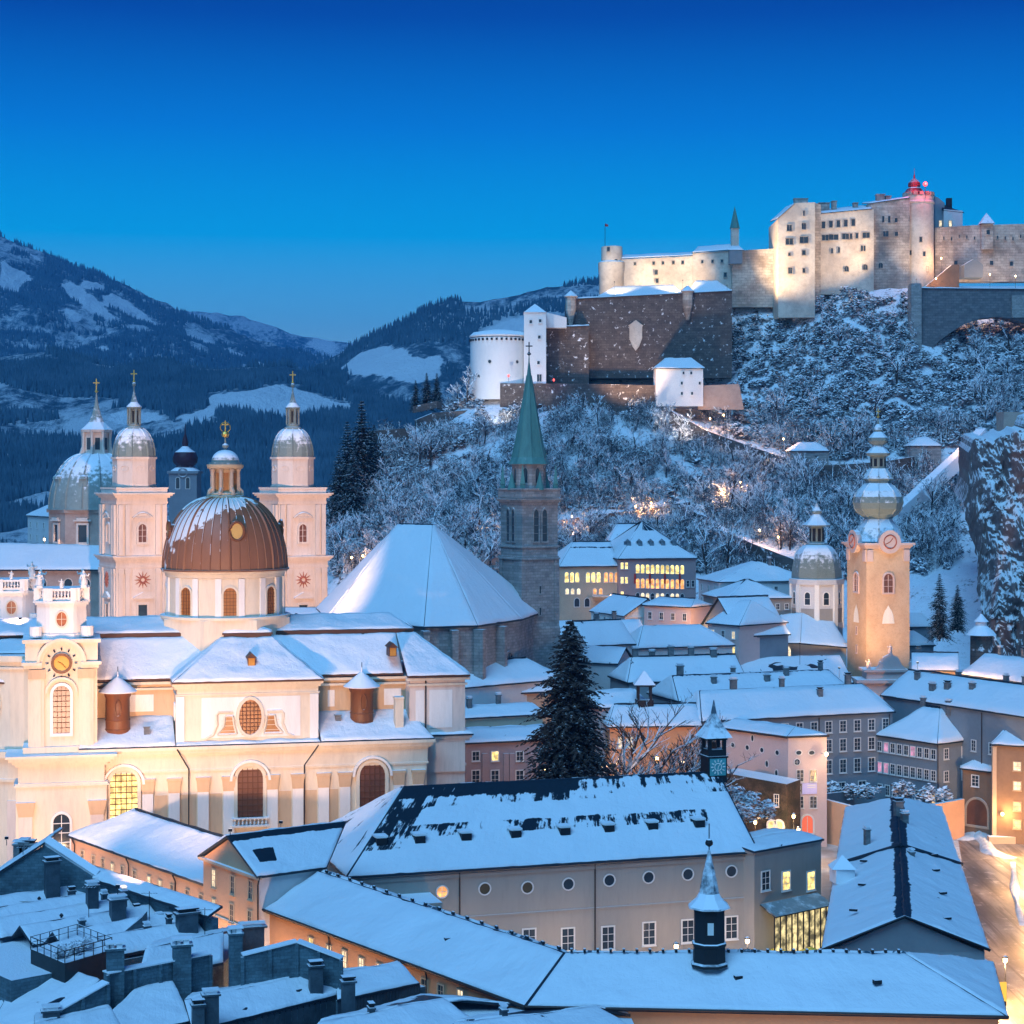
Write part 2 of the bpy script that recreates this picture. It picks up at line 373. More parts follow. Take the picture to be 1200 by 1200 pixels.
# ---- roofs: tin below, a lumpy snow layer above it
def roof(root, faces, snow=M_SNOW, tin=M_TIN, cell=1.2, thick=0.22, sn=0.28, bare=None, name='roof', seed=0, edge=1.0):
    r = MB()
    for f in faces:
        n = len(f); c = [Vector(p) for p in f]
        vs = c + [p - Vector((0, 0, thick)) for p in c]
        r.add(vs, [tuple(range(n)), tuple(range(2*n-1, n-1, -1))] + [(i, n+i, n+(i+1) % n, (i+1) % n) for i in range(n)])
    ro = r.build(name, tin, root)
    V, Fc, UV, BA = [], [], [], []
    for fi, f in enumerate(faces):
        c = [Vector(p) for p in f]
        if len(c) == 3: c = [c[0], c[1], c[2], c[2]]
        a, b, d, e = c
        nrm = (b - a).cross(e - a if (e - a).length > 1e-4 else d - a)
        nrm = nrm.normalized() if nrm.length > 1e-6 else Vector((0, 0, 1))
        if nrm.z < 0: nrm = -nrm
        lu = max((b-a).length, (d-e).length); lv = max((e-a).length, (d-b).length)
        nu = max(3, min(90, int(lu/cell))); nv = max(3, min(60, int(lv/cell)))
        us = [0.0, min(0.3/nu, 0.25*edge/lu)] + [i/nu for i in range(1, nu)] + [1 - min(0.3/nu, 0.25*edge/lu), 1.0]
        vsx = [0.0, min(0.3/nv, 0.25*edge/lv)] + [i/nv for i in range(1, nv)] + [1 - min(0.3/nv, 0.25*edge/lv), 1.0]
        b0 = len(V); m = len(us)
        for j, v in enumerate(vsx):
            for i, u in enumerate(us):
                uu = 0.004 + 0.992*u; vv = 0.004 + 0.985*v
                if j == 0: vv += max(0.0, 0.12 + 0.5*noise.noise(Vector((u*lu*0.7 + seed, fi*3.1, seed))))*0.35/max(lv, 1)
                if j == len(vsx)-1: vv -= max(0.0, noise.noise(Vector((u*lu*0.5, fi*2.3, seed + 9))))*0.6/max(lv, 1)
                p = (a*(1-uu) + b*uu)*(1-vv) + (e*(1-uu) + d*uu)*vv
                ed = (i in (0, m-1)) or (j in (0, len(vsx)-1))
                h = 0.02 if ed else sn*(0.8 + 0.75*noise.noise(p*0.35 + Vector((seed, 0, 0)))) + 0.09*noise.noise(p*1.1)
                V.append(p + nrm*h); UV.append((u*lu + fi*17.3, v*lv)); BA.append((bare(fi, u, v) if bare else 0.115) + (0.10 if v > 0.965 else 0.0))
        for j in range(len(vsx)-1):
            for i in range(m-1):
                q = (b0+j*m+i, b0+j*m+i+1, b0+(j+1)*m+i+1, b0+(j+1)*m+i)
                Fc.append(q)
    iv = INV[root.name]
    me = bpy.data.meshes.new('snow_cover'); me.from_pydata([tuple(iv @ p) for p in V], [], Fc)
    me.materials.append(snow); ul = me.uv_layers.new(name='metres')
    li = np.empty(len(me.loops), dtype=np.int32); me.loops.foreach_get('vertex_index', li)
    ul.data.foreach_set('uv', np.array(UV, dtype=np.float32)[li].ravel())
    at = me.attributes.new('bare', 'FLOAT', 'POINT'); at.data.foreach_set('value', BA)
    me.polygons.foreach_set('use_smooth', [True]*len(me.polygons)); me.update()
    so = bpy.data.objects.new('snow_cover', me); COL.objects.link(so); so.parent = ro
    return ro
def chimney(root, p, w=0.9, d=0.8, h=1.8, rz=0.0, m=None, cap=True):
    b = MB(); b.cbox((p[0], p[1], p[2] + h/2 - 0.5), (w, d, h + 1.0), rz)
    b.cbox((p[0], p[1], p[2] + h + 0.09), (w*1.25, d*1.25, 0.18), rz)
    o = b.build('chimney', m or M_CHIM, root)
    if cap:
        c = MB(); c.cbox((p[0], p[1], p[2] + h + 0.3), (w*0.8, d*0.8, 0.2), rz); c.cbox((p[0], p[1], p[2] + h + 0.5), (w*1.1, d*1.1, 0.14), rz)
        sub(c, 'chimney_cap', M_SNOW if random.random() < 0.6 else M_DARK, o, root)
    return o
def house(name, label, L, R, ez, width, rise, hip=(0, 0), wall=M_GREY, base=0.0, over=0.45, rows=(), srows=(), chims=(), lit=0.08,
          cat='building', group=None, bare=None, cell=1.6, snow=M_SNOW, tin=M_TIN, lights=None, fmat=None, litm=None, sn=0.28, pipes=(), pts=None, ridge_t=0.5, cornice=True):
    """L, R: picture points of the front eave's ends at height ez; hip: how far the ridge stops short of each end"""
    if pts: a, b = Vector(pts[0]), Vector(pts[1])
    else: a, b = G(L[0], L[1], ez), G(R[0], R[1], ez)
    u = Vector((b.x-a.x, b.y-a.y, 0)); ln = u.length; u.normalize(); w = Vector((-u.y, u.x, 0))
    if w.y < 0 and abs(u.x) > 0.3: w = -w
    c, d = b + w*width, a + w*width
    m0 = (a + b + c + d) / 4
    root = thing(name, label, cat, (m0.x, m0.y, base), 0.0, group)
    up = Vector((0, 0, rise))
    r1 = a + w*(width*ridge_t) + u*hip[0] + up; r2 = b + w*(width*ridge_t) - u*hip[1] + up
    foot = inset([a, b, c, d], over)
    mb = MB(); mb.prism(foot, base, ez - 0.05)
    wm = Vector((0, 0, ez - 0.06))
    if hip[0] == 0:
        p, q = a + u*over + w*over, d + u*over - w*over; t_ = r1 + u*over
        mb.add([(p.x,p.y,ez-.1),(q.x,q.y,ez-.1),(t_.x,t_.y,ez+rise-0.28),(p.x+u.x*.4,p.y+u.y*.4,ez-.1),(q.x+u.x*.4,q.y+u.y*.4,ez-.1),(t_.x+u.x*.4,t_.y+u.y*.4,ez+rise-.28)], [(0,1,2),(5,4,3),(0,2,5,3),(1,4,5,2)])
    if hip[1] == 0:
        p, q = b - u*over + w*over, c - u*over - w*over; t_ = r2 - u*over
        mb.add([(p.x,p.y,ez-.1),(q.x,q.y,ez-.1),(t_.x,t_.y,ez+rise-0.28),(p.x-u.x*.4,p.y-u.y*.4,ez-.1),(q.x-u.x*.4,q.y-u.y*.4,ez-.1),(t_.x-u.x*.4,t_.y-u.y*.4,ez+rise-.28)], [(0,1,2),(5,4,3),(0,2,5,3),(1,4,5,2)])
    mb.build('wall', wall, root)
    fs = [[a, b, r2, r1], [c, d, r1, r2]]
    if hip[1] > 0: fs.append([b, c, r2])
    if hip[0] > 0: fs.append([d, a, r1])
    roof(root, fs, snow=snow, tin=tin, bare=bare, cell=cell, seed=a.x*0.1, sn=sn)
    if int(abs(a.x)*7 + a.y) % 5 < 3 and (r2 - r1).length > 2:
        rp = MB(); n_ = 14; rp.tube([r1.lerp(r2, k/n_) + Vector((0, 0, sn*0.6 + 0.12*noise.noise(Vector((k*0.9, a.x, 0))))) for k in range(n_+1)], 0.16, 5); rp.build('ridge_cap', tin, root)
    if cornice:
        g = MB(); z = ez - 0.42
        for s, e in ((a, b), (b, c), (d, a)):
            dv = (e - s).normalized(); nn = Vector((dv.y, -dv.x, 0)); i1 = s + dv*over; i2 = e - dv*over
            if (m0 - s).dot(nn) > 0: nn = -nn
            q1 = i1 - nn*over; q2 = i2 - nn*over
            g.add([(q1.x+nn.x*.2,q1.y+nn.y*.2,z),(q2.x+nn.x*.2,q2.y+nn.y*.2,z),(q2.x+nn.x*.2,q2.y+nn.y*.2,z+.3),(q1.x+nn.x*.2,q1.y+nn.y*.2,z+.3),
                   (q1.x,q1.y,z),(q2.x,q2.y,z),(q2.x,q2.y,z+.3),(q1.x,q1.y,z+.3)], [(0,1,2,3),(0,4,5,1),(3,2,6,7),(0,3,7,4),(1,5,6,2)])
        g.build('cornice', M_FRAMET if fmat is M_FRAMET else wall, root)
    rnd = random.Random(int(abs(a.x)*31 + a.y*7))
    def put(s, e, n, z, ww, hh, kind='rect', lst=None):
        dv = (e - s).normalized(); nn = Vector((dv.y, -dv.x, 0))
        if (m0 - s).dot(nn) > 0: nn = -nn
        L_ = (e - s).length
        rz = math.atan2(-nn.x, nn.y) + math.pi
        for i in range(n):
            t = over + (L_ - 2*over)*((i + 0.5)/n if lst is None else lst[i]); p = s + dv*t - nn*(over - 0.0)
            gm = M_GL
            if rnd.random() < lit: gm = rnd.choice(litm or [M_LIT, M_LITY, M_LITW])
            window(root, (p.x, p.y, z), rz, kind, ww, hh, gmat=gm, fmat=fmat, ny=3 if hh > 1.6 else 2)
    for (z, n, ww, hh) in rows: put(a, b, n, z, ww, hh)
    for (side, z, n, ww, hh) in srows:
        s, e = (b, c) if side == 'R' else (d, a)
        put(s, e, n, z, ww, hh)
    for ch in chims:
        t, s_, hh = ch[:3]
        p = a + u*(ln*t) + w*(width*s_)
        zz = ez + rise*(1 - abs(s_ - ridge_t)/(ridge_t if s_ < ridge_t else 1 - ridge_t))
        chimney(root, (p.x, p.y, zz), 0.75 + 0.5*rnd.random(), 0.7, hh, math.atan2(u.y, u.x))
    for t in pipes:
        p = a + u*(ln*t) + w*(over - 0.12)
        pb = MB(); pb.tube([(p.x, p.y, ez - 0.1), (p.x, p.y, base)], 0.09, 6); pb.build('rain_pipe', M_PIPE, root)
    root_info = dict(root=root, a=a, b=b, c=c, d=d, u=u, w=w, wa=foot)
    A = a + w*over + u*over; B_ = b + w*over - u*over
    root_info['fa'] = A; root_info['fb'] = B_; root_info['r1'] = r1; root_info['r2'] = r2
    return root_info
# ================================================================ the land
def grid_obj(name, pts, nr, nc, m, smooth=True, attr=None, keep=None):
    me = bpy.data.meshes.new(name)
    fs = []
    for j in range(nr-1):
        for i in range(nc-1):
            q = (j*nc+i, j*nc+i+1, (j+1)*nc+i+1, (j+1)*nc+i)
            if keep is None or all(keep[k] for k in q): fs.append(q)
    me.from_pydata([tuple(p) for p in pts], [], fs); me.materials.append(m)
    if smooth: me.polygons.foreach_set('use_smooth', [True]*len(me.polygons))
    if attr is not None:
        a = me.attributes.new('meadow', 'FLOAT', 'POINT'); a.data.foreach_set('value', attr)
    me.update(); o = bpy.data.objects.new(name, me); COL.objects.link(o); return o

def ground_mat():
    m = bpy.data.materials.new('trodden_snow'); m.use_nodes = True; t = m.node_tree; b = t.nodes['Principled BSDF']
    g = _n(t, 'ShaderNodeNewGeometry'); pos = g.outputs['Position']
    f = maprange(t, noise_node(t, pos, 0.05, 5, 0.6), 0.42, 0.6)
    c = mixc(t, f, (0.60, 0.60, 0.60), (0.26, 0.22, 0.19)); c = mixc(t, maprange(t, noise_node(t, pos, 0.5, 5), 0.5, 0.75), c, (0.32, 0.29, 0.26))
    t.links.new(c, b.inputs['Base Color']); b.inputs['Roughness'].default_value = 0.7
    bp = _n(t, 'ShaderNodeBump'); bp.inputs['Strength'].default_value = 0.4; t.links.new(noise_node(t, pos, 1.2, 5), bp.inputs['Height']); t.links.new(bp.outputs[0], b.inputs['Normal'])
    return m
M_GROUND = ground_mat()
gb = MB()
gb.add([(-14000, -300, 0), (14000, -300, 0), (14000, 16000, 0), (-14000, 16000, 0)], [(0, 1, 2, 3)])
o = gb.build('ground', M_GROUND); o['kind'] = 'structure'

# street at the lower right: brown, driven slush with banks of pushed snow
def road_mat():
    m = bpy.data.materials.new('wet_slush_road'); m.use_nodes = True; t = m.node_tree; b = t.nodes['Principled BSDF']
    g = _n(t, 'ShaderNodeNewGeometry'); pos = g.outputs['Position']
    mpn = _n(t, 'ShaderNodeMapping'); mpn.inputs['Scale'].default_value = (1, 0.25, 1); mpn.inputs['Rotation'].default_value = (0, 0, 0.15); t.links.new(pos, mpn.inputs[0])
    c = mixc(t, maprange(t, noise_node(t, mpn.outputs[0], 0.22, 6, 0.65), 0.35, 0.7), (0.11, 0.095, 0.085), (0.30, 0.27, 0.25))
    c = mixc(t, maprange(t, noise_node(t, pos, 0.35, 6, 0.7), 0.55, 0.7), c, (0.5, 0.47, 0.45))
    mt = _n(t, 'ShaderNodeMapping'); mt.inputs['Scale'].default_value = (1.6, 0.045, 1); mt.inputs['Rotation'].default_value = (0, 0, 0.13); t.links.new(pos, mt.inputs[0])
    c = mixc(t, math_node(t, 'MULTIPLY', maprange(t, noise_node(t, mt.outputs[0], 0.8, 4, 0.6), 0.52, 0.6), 0.75), c, (0.07, 0.055, 0.05))
    t.links.new(c, b.inputs['Base Color']); b.inputs['Roughness'].default_value = 0.42
    bp = _n(t, 'ShaderNodeBump'); bp.inputs['Strength'].default_value = 0.35; t.links.new(noise_node(t, mpn.outputs[0], 0.9, 6), bp.inputs['Height']); t.links.new(bp.outputs[0], b.inputs['Normal'])
    return m
rb = MB(); rp = [G(1120, 968, 0.0), G(1300, 1010, 0.0), Vector((95, 150, 0)), Vector((40, 150, 0)), Vector((52, 205, 0))]
rb.add([(p.x, p.y, 0.006) for p in rp], [tuple(range(len(rp)))])
o = rb.build('road', road_mat()); o['kind'] = 'structure'
def snow_bank(path, w, h, label, seed):
    pts, n = [], 40
    path = [Vector(p) for p in path]
    for j in range(n+1):
        t = j/n*(len(path)-1); k = min(int(t), len(path)-2); p = path[k].lerp(path[k+1], t-k); d = (path[k+1]-path[k]).normalized(); s = Vector((-d.y, d.x, 0))
        for i in range(9):
            x = (i-4)/4.0; ww = w*(0.6+0.7*noise.noise(Vector((t*2, seed, 0)))); 
            z = h*(1-x*x)*(0.6+0.9*abs(noise.noise(Vector((t*3, x*2, seed)))))*min(1, 4*j/n, 4*(n-j)/n)
            q = p + s*(x*ww); pts.append((q.x, q.y, max(0.01, z) if abs(x) < 1 else -0.05))
    o = grid_obj('snow_bank', pts, n+1, 9, mat('bank_snow', (0.74, 0.74, 0.74), (0.5, 0.47, 0.44), scale=0.5, dirt=0.2, snow=None)); tag(o, label, 'snow bank')
snow_bank([G(1128, 985, 0), G(1148, 972, 0), G(1160, 1000, 0), G(1187, 1006, 0)], 2.2, 0.9, 'broad pile of cleared snow beside the brown house', 1)
snow_bank([G(1187, 1010, 0), G(1190, 1050, 0), G(1198, 1085, 0)], 0.9, 0.5, 'narrow ridge of pushed snow along the right edge of the street', 2)

# ---- far mountains: wooded slopes with snow fields
def mountain_mat(name, wood, wood2, snowc, thr, bare_top):
    m = bpy.data.materials.new(name); m.use_nodes = True; t = m.node_tree; b = t.nodes['Principled BSDF']
    g = _n(t, 'ShaderNodeNewGeometry'); pos = g.outputs['Position']
    mpn = _n(t, 'ShaderNodeMapping'); mpn.inputs['Scale'].default_value = (1, 0.5, 0.45); t.links.new(pos, mpn.inputs[0])
    n1 = noise_node(t, mpn.outputs[0], 0.004, 6, 0.62); n2 = noise_node(t, mpn.outputs[0], 0.06, 5, 0.75)
    at = _n(t, 'ShaderNodeAttribute'); at.attribute_name = 'meadow'
    c = mixc(t, maprange(t, n2, 0.35, 0.7), wood, wood2)
    dust = math_node(t, 'ADD', math_node(t, 'MULTIPLY', n1, 0.55), math_node(t, 'MULTIPLY', n2, 0.45))
    c = mixc(t, math_node(t, 'MULTIPLY', maprange(t, dust, thr, thr + 0.12), 0.75), c, snowc)
    n3 = noise_node(t, mpn.outputs[0], 0.013, 5, 0.6)
    e = math_node(t, 'ADD', at.outputs['Fac'], math_node(t, 'MULTIPLY', math_node(t, 'SUBTRACT', n2, 0.5), 0.9)); e = math_node(t, 'ADD', e, math_node(t, 'MULTIPLY', math_node(t, 'SUBTRACT', n3, 0.5), 1.4))
    c = mixc(t, maprange(t, e, 0.45, 0.62), c, snowc)
    t.links.new(c, b.inputs['Base Color']); b.inputs['Roughness'].default_value = 0.95; b.inputs['Specular IOR Level'].default_value = 0.1
    bp = _n(t, 'ShaderNodeBump'); bp.inputs['Strength'].default_value = 0.8; bp.inputs['Distance'].default_value = 12.0
    t.links.new(n2, bp.inputs['Height']); t.links.new(bp.outputs[0], b.inputs['Normal'])
    return m
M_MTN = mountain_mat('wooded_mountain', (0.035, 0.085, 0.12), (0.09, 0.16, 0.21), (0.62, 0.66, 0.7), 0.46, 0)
def interp(x, kn):
    if x <= kn[0][0]: return kn[0][1]
    for (a, b), (c, d) in zip(kn, kn[1:]):
        if x <= c: return b + (d-b)*(x-a)/(c-a)
    return kn[-1][1]
def inpoly(x, y, poly):
    r = False
    for i in range(len(poly)):
        (x1, y1), (x2, y2) = poly[i], poly[i-1]
        if (y1 > y) != (y2 > y) and x < (x2-x1)*(y-y1)/(y2-y1)+x1: r = not r
    return r
def mountain(name, crest, Yc, Yf, zf, Yb, x0, x1, nx, ny, meadows, label, rough=1.0, seed=0.0, fk=None):
    """crest: skyline knots; the slope falls from the crest at Yc to height zf at Yf in front, and away to Yb behind"""
    pts, att = [], []
    for j in range(ny+8):
        for i in range(nx+1):
            px = x0 + (x1-x0)*i/nx
            X = (px-600)*Yc/F; zc = H + (HZ - interp(px, crest))*Yc/F
            if j <= ny:
                t = j/ny; Y = Yf + (Yc-Yf)*t
                s = t**(fk or 1.25)
                z = zf + (zc-zf)*s
                amp = rough*(zc-zf)*0.16*min(1, (1-t)*3)*min(1, t*6)
            else:
                t = (j-ny)/7; Y = Yc + (Yb-Yc)*t; z = zc + (0-zc)*t*t; amp = 0
            Xw = X*(0.55+0.45*Y/Yc)
            q = Vector((Xw/900.0+seed, Y/900.0, seed))
            z += amp*(noise.noise(q*1.1)*1.4 + 0.7*abs(noise.noise(q*2.7)) + 0.3*noise.noise(q*7))
            z += rough*(5.0*noise.noise(q*28) + 4*noise.noise(q*60))*(Yc/4000)
            pts.append((Xw, Y, z))
            ppx = 600 + Xw*F/Y; ppy = HZ - (z-H)*F/Y
            v = 0.0
            for poly in meadows:
                if inpoly(ppx, ppy, poly): v = 1.0
            att.append(v)
    am = np.array(att).reshape(ny+8, nx+1)
    for _ in range(2):
        ap = np.pad(am, 1, mode='edge'); am = (ap[1:-1, 1:-1]*2 + ap[:-2, 1:-1] + ap[2:, 1:-1] + ap[1:-1, :-2] + ap[1:-1, 2:])/6
    o = grid_obj(name, pts, ny+8, nx+1, M_MTN, True, am.ravel().tolist()); o['kind'] = 'structure'
    return o
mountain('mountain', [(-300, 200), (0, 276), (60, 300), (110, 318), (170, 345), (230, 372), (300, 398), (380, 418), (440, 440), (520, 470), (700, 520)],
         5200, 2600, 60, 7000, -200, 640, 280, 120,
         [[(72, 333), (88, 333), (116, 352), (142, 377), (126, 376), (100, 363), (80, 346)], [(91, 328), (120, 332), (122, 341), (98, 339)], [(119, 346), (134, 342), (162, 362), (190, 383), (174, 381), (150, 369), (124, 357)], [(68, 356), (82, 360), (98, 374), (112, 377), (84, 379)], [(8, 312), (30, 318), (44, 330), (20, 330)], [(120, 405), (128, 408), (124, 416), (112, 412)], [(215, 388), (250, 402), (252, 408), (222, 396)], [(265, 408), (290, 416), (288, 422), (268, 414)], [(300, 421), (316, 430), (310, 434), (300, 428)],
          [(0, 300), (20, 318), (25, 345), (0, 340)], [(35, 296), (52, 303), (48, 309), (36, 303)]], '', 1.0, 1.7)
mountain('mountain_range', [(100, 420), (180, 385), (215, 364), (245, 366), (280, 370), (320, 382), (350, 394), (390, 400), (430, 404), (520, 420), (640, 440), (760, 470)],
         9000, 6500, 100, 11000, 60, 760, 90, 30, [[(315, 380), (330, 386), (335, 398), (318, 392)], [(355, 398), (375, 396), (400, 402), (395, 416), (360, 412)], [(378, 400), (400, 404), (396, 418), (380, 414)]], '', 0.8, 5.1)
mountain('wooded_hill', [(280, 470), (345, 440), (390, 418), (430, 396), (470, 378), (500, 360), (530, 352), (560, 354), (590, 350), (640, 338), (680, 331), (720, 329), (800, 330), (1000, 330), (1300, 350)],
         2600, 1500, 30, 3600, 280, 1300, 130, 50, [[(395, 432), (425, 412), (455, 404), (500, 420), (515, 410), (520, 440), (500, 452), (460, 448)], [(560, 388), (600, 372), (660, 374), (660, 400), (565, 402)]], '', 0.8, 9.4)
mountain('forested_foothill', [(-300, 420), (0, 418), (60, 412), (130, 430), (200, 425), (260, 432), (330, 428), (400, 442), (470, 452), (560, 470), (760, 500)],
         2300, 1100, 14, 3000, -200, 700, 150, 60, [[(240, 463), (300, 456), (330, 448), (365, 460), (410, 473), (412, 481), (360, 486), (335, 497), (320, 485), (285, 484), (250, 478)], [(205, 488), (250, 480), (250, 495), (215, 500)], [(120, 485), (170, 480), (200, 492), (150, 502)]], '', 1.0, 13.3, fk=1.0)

# ---- the castle hill
HX = [300, 390, 440, 500, 550, 620, 700, 780, 850, 920, 1000, 1080, 1140, 1200, 1330]
HR = [(430, 'z', [0]*15), (470, 'z', [2, 4, 6, 8, 8, 8, 9, 9, 9, 9, 9, 10, 12, 14, 14]), (505, 'z', [4, 8, 12, 18, 20, 22, 22, 22, 22, 22, 22, 22, 24, 30, 30]),
      (545, 'z', [5, 14, 20, 26, 28, 28, 28, 28, 28, 28, 28, 30, 34, 40, 40]),
      (580, 'p', [735, 675, 655, 648, 645, 645, 642, 640, 640, 640, 640, 640, 635, 620, 620]),
      (620, 'p', [735, 640, 612, 592, 575, 572, 578, 582, 590, 592, 585, 578, 560, 545, 545]),
      (650, 'p', [735, 615, 560, 530, 512, 508, 514, 524, 535, 545, 528, 515, 505, 495, 495]),
      (680, 'p', [730, 606, 520, 497, 470, 470, 472, 478, 484, 470, 440, 435, 440, 430, 430]),
      (708, 'p', [730, 630, 528, 500, 466, 450, 440, 436, 415, 385, 345, 350, 385, 385, 385]),
      (722, 'p', [730, 640, 545, 505, 468, 440, 430, 400, 362, 358, 338, 330, 345, 345, 345]),
      (800, 'p', [720, 700, 620, 560, 500, 440, 400, 350, 350, 345, 338, 335, 335, 335, 335]),
      (950, 'z', [0]*15)]
def hill_z(px, Y):
    zs = []
    for (y, k, vals) in HR:
        v = interp(px, list(zip(HX, vals if len(vals) == 15 else vals*15)))
        zs.append((y, v if k == 'z' else H + (HZ - v)*y/F))
    z = interp(Y, zs)
    return z
def hill_pt(X, Y):
    px = 600 + X*F/Y
    z = hill_z(px, Y)
    if 500 < Y < 760:
        q = Vector((X, Y, 0))
        z += 2.2*noise.noise(q*0.045) + 1.6*abs(noise.noise(q*0.11)) + 0.7*noise.noise(q*0.3)
    return z
def hill_mat():
    m = bpy.data.materials.new('snowy_rock'); m.use_nodes = True; t = m.node_tree; b = t.nodes['Principled BSDF']
    g = _n(t, 'ShaderNodeNewGeometry'); pos = g.outputs['Position']
    sp = _n(t, 'ShaderNodeSeparateXYZ'); t.links.new(g.outputs['Normal'], sp.inputs[0])
    n1 = noise_node(t, pos, 0.16, 7, 0.72); n2 = noise_node(t, pos, 0.7, 5, 0.7)
    rock = mixc(t, n1, (0.05, 0.045, 0.042), (0.17, 0.14, 0.125))
    v = math_node(t, 'ADD', sp.outputs['Z'], math_node(t, 'MULTIPLY', math_node(t, 'SUBTRACT', n1, 0.5), 2.0))
    v = math_node(t, 'ADD', v, math_node(t, 'MULTIPLY', math_node(t, 'SUBTRACT', n2, 0.5), 1.6))
    c = mixc(t, maprange(t, v, 0.45, 0.75), rock, (0.80, 0.83, 0.87))
    t.links.new(c, b.inputs['Base Color']); b.inputs['Roughness'].default_value = 0.9
    bp = _n(t, 'ShaderNodeBump'); bp.inputs['Strength'].default_value = 0.9; bp.inputs['Distance'].default_value = 2.0
    t.links.new(n1, bp.inputs['Height']); t.links.new(bp.outputs[0], b.inputs['Normal'])
    return m
M_ROCK = hill_mat()
pts = []; hn, hm = 150, 190
for j in range(hn+1):
    Y = 430 + (800-430)*j/hn
    for i in range(hm+1):
        px = 300 + 1030*i/hm; X = (px-600)*Y/F
        pts.append((X, Y, hill_pt(X, Y) - 0.02))
o = grid_obj('castle_hill', pts, hn+1, hm+1, M_ROCK); o['kind'] = 'structure'

# ---- the cliff at the right edge: a steep rock face nearer than the castle hill
pts = []; nr, nc = 130, 80
for j in range(nr+1):
    t = j/nr
    for i in range(nc+1):
        s = i/nc
        px0 = 1164 + 130*s
        Yb = 452 - 25*s
        ztop = H + (HZ - interp(px0, [(1164, 590), (1172, 540), (1180, 512), (1200, 520), (1280, 480)]))*480/F
        z = -2 + (ztop + 2)*t
        q = Vector((px0*0.02, z*0.045, 3.3))
        Y = Yb + 30*t**1.6 + 6*noise.noise(q*1.6) + 3*noise.noise(q*4) + 1.3*noise.noise(Vector((q.x*5, q.y*16, 1))) + 1.4*noise.noise(q*22)
        Xs = (px0 + 10*noise.noise(Vector((z*0.06, 1, 0))) - 600)*Yb/F
        pts.append((Xs, Y, z + 1.5*noise.noise(q*5)))
for i in range(nc+1):   # the top runs back into the hill
    x, y, z = pts[nr*(nc+1)+i]; pts.append((x*1.12, y+70, z+3))
M_CLIFF = mat('cliff_rock', (0.16, 0.12, 0.11), (0.27, 0.22, 0.21), scale=0.5, dirt=0.55, bump=1.0, snow=(0.2, 0.42), snow_noise=0.7, snow_scale=0.45)
o = grid_obj('cliff', pts, nr+2, nc+1, M_CLIFF); o['kind'] = 'structure'
# ================================================================ frames for rotated buildings
class Fr:
    def __init__(s, px, Y, deg, z0=0.0):
        s.X0 = (px-600)*Y/F; s.Y0 = Y; s.r = math.radians(deg); s.c = math.cos(s.r); s.s = math.sin(s.r)
    def w(s, u, v): return s.X0 + u*s.c - v*s.s, s.Y0 + u*s.s + v*s.c
    def U(s, px, v=0.0):
        k = (px-600)/F
        return (k*s.Y0 + k*v*s.c - s.X0 + v*s.s)/(s.c - k*s.s)
    def Z(s, py, u=0.0, v=0.0): return H + (HZ-py)*s.w(u, v)[1]/F
def local(root): INV[root.name] = Matrix.Identity(4)   # this thing's shapes are written in its own frame
def lroof(root, faces, **kw): return roof(root, [[Vector(p) for p in f] for f in faces], **kw)
def arch_ring(mb, cx, cz, r, w, y0, y1, n=14, a0=0.0, a1=math.pi, mi=0):
    vs, fs = [], []
    for k in range(n+1):
        a = a0 + (a1-a0)*k/n
        for rr, yy in ((r, y0), (r+w, y0), (r+w, y1), (r, y1)): vs.append((cx+rr*math.cos(a), yy, cz+rr*math.sin(a)))
    for k in range(n):
        for q in range(4):
            fs.append((k*4+q, k*4+(q+1) % 4, (k+1)*4+(q+1) % 4, (k+1)*4+q))
    fs += [(0, 1, 2, 3), (n*4, n*4+3, n*4+2, n*4+1)]
    return mb.add(vs, fs, mi)
def sq(r): return [(-r, -r), (r, -r), (r, r), (-r, r)]
def shift(poly, x, y): return [(p[0]+x, p[1]+y) for p in poly]
def ring_cornice(mb, poly, z, steps):
    """stacked courses round an outline: steps = (height, overhang)"""
    for h, o in steps:
        mb.prism(inset(poly, -o), z, z+h); z += h
    return z
def cross(mb, c, h):
    x, y, z = c
    mb.box((x-.09*h, y-.02*h-.04, z), (x+.0*h, y+.02, z))if False else None
    t = 0.035*h + 0.03
    mb.box((x-t, y-t, z), (x+t, y+t, z+h)); mb.box((x-.3*h, y-t*.8, z+.58*h), (x+.3*h, y+t*.8, z+.58*h+2*t))
def statue(root, x, y, z, h, rz=0.0, name='statue', m=None, arm=1):
    b = MB(); k = h/2.0
    b.box((x-.34*k, y-.34*k, z-.05), (x+.34*k, y+.34*k, z+.28*k))
    b.lathe([(.30*k, .25*k), (.34*k, .5*k), (.27*k, .9*k), (.22*k, 1.15*k), (.30*k, 1.35*k), (.27*k, 1.52*k), (.1*k, 1.6*k), (.09*k, 1.66*k), (.145*k, 1.75*k), (.15*k, 1.86*k), (.08*k, 1.97*k)], (x, y, z), 8, ph=rz)
    b.tube([(x+.26*k*arm, y, z+1.45*k), (x+.52*k*arm, y-.12*k, z+1.35*k), (x+.62*k*arm, y-.3*k, z+1.62*k)], .09*k, 5)
    b.tube([(x-.26*k*arm, y, z+1.45*k), (x-.42*k*arm, y-.1*k, z+1.1*k), (x-.2*k*arm, y-.3*k, z+1.0*k)], .09*k, 5)
    b.lathe([(.42*k, .3*k), (.38*k, .8*k), (.18*k, 1.3*k), (.05*k, 1.4*k)], (x+.08*k*arm, y+.16*k, z), 7)
    return b.build(name, m or M_WHITE, root, smooth=True)

# ================================================================ the collegiate church
K = Fr(290, 270, 13)
M_LEADB = mat('brown_glazing_bars', (.15, .065, .035), snow=None, bump=0)
ch = thing('collegiate_church', 'floodlit cream baroque church with a brown copper dome half under snow', 'church', (K.X0, K.Y0, 0), K.r); local(ch)
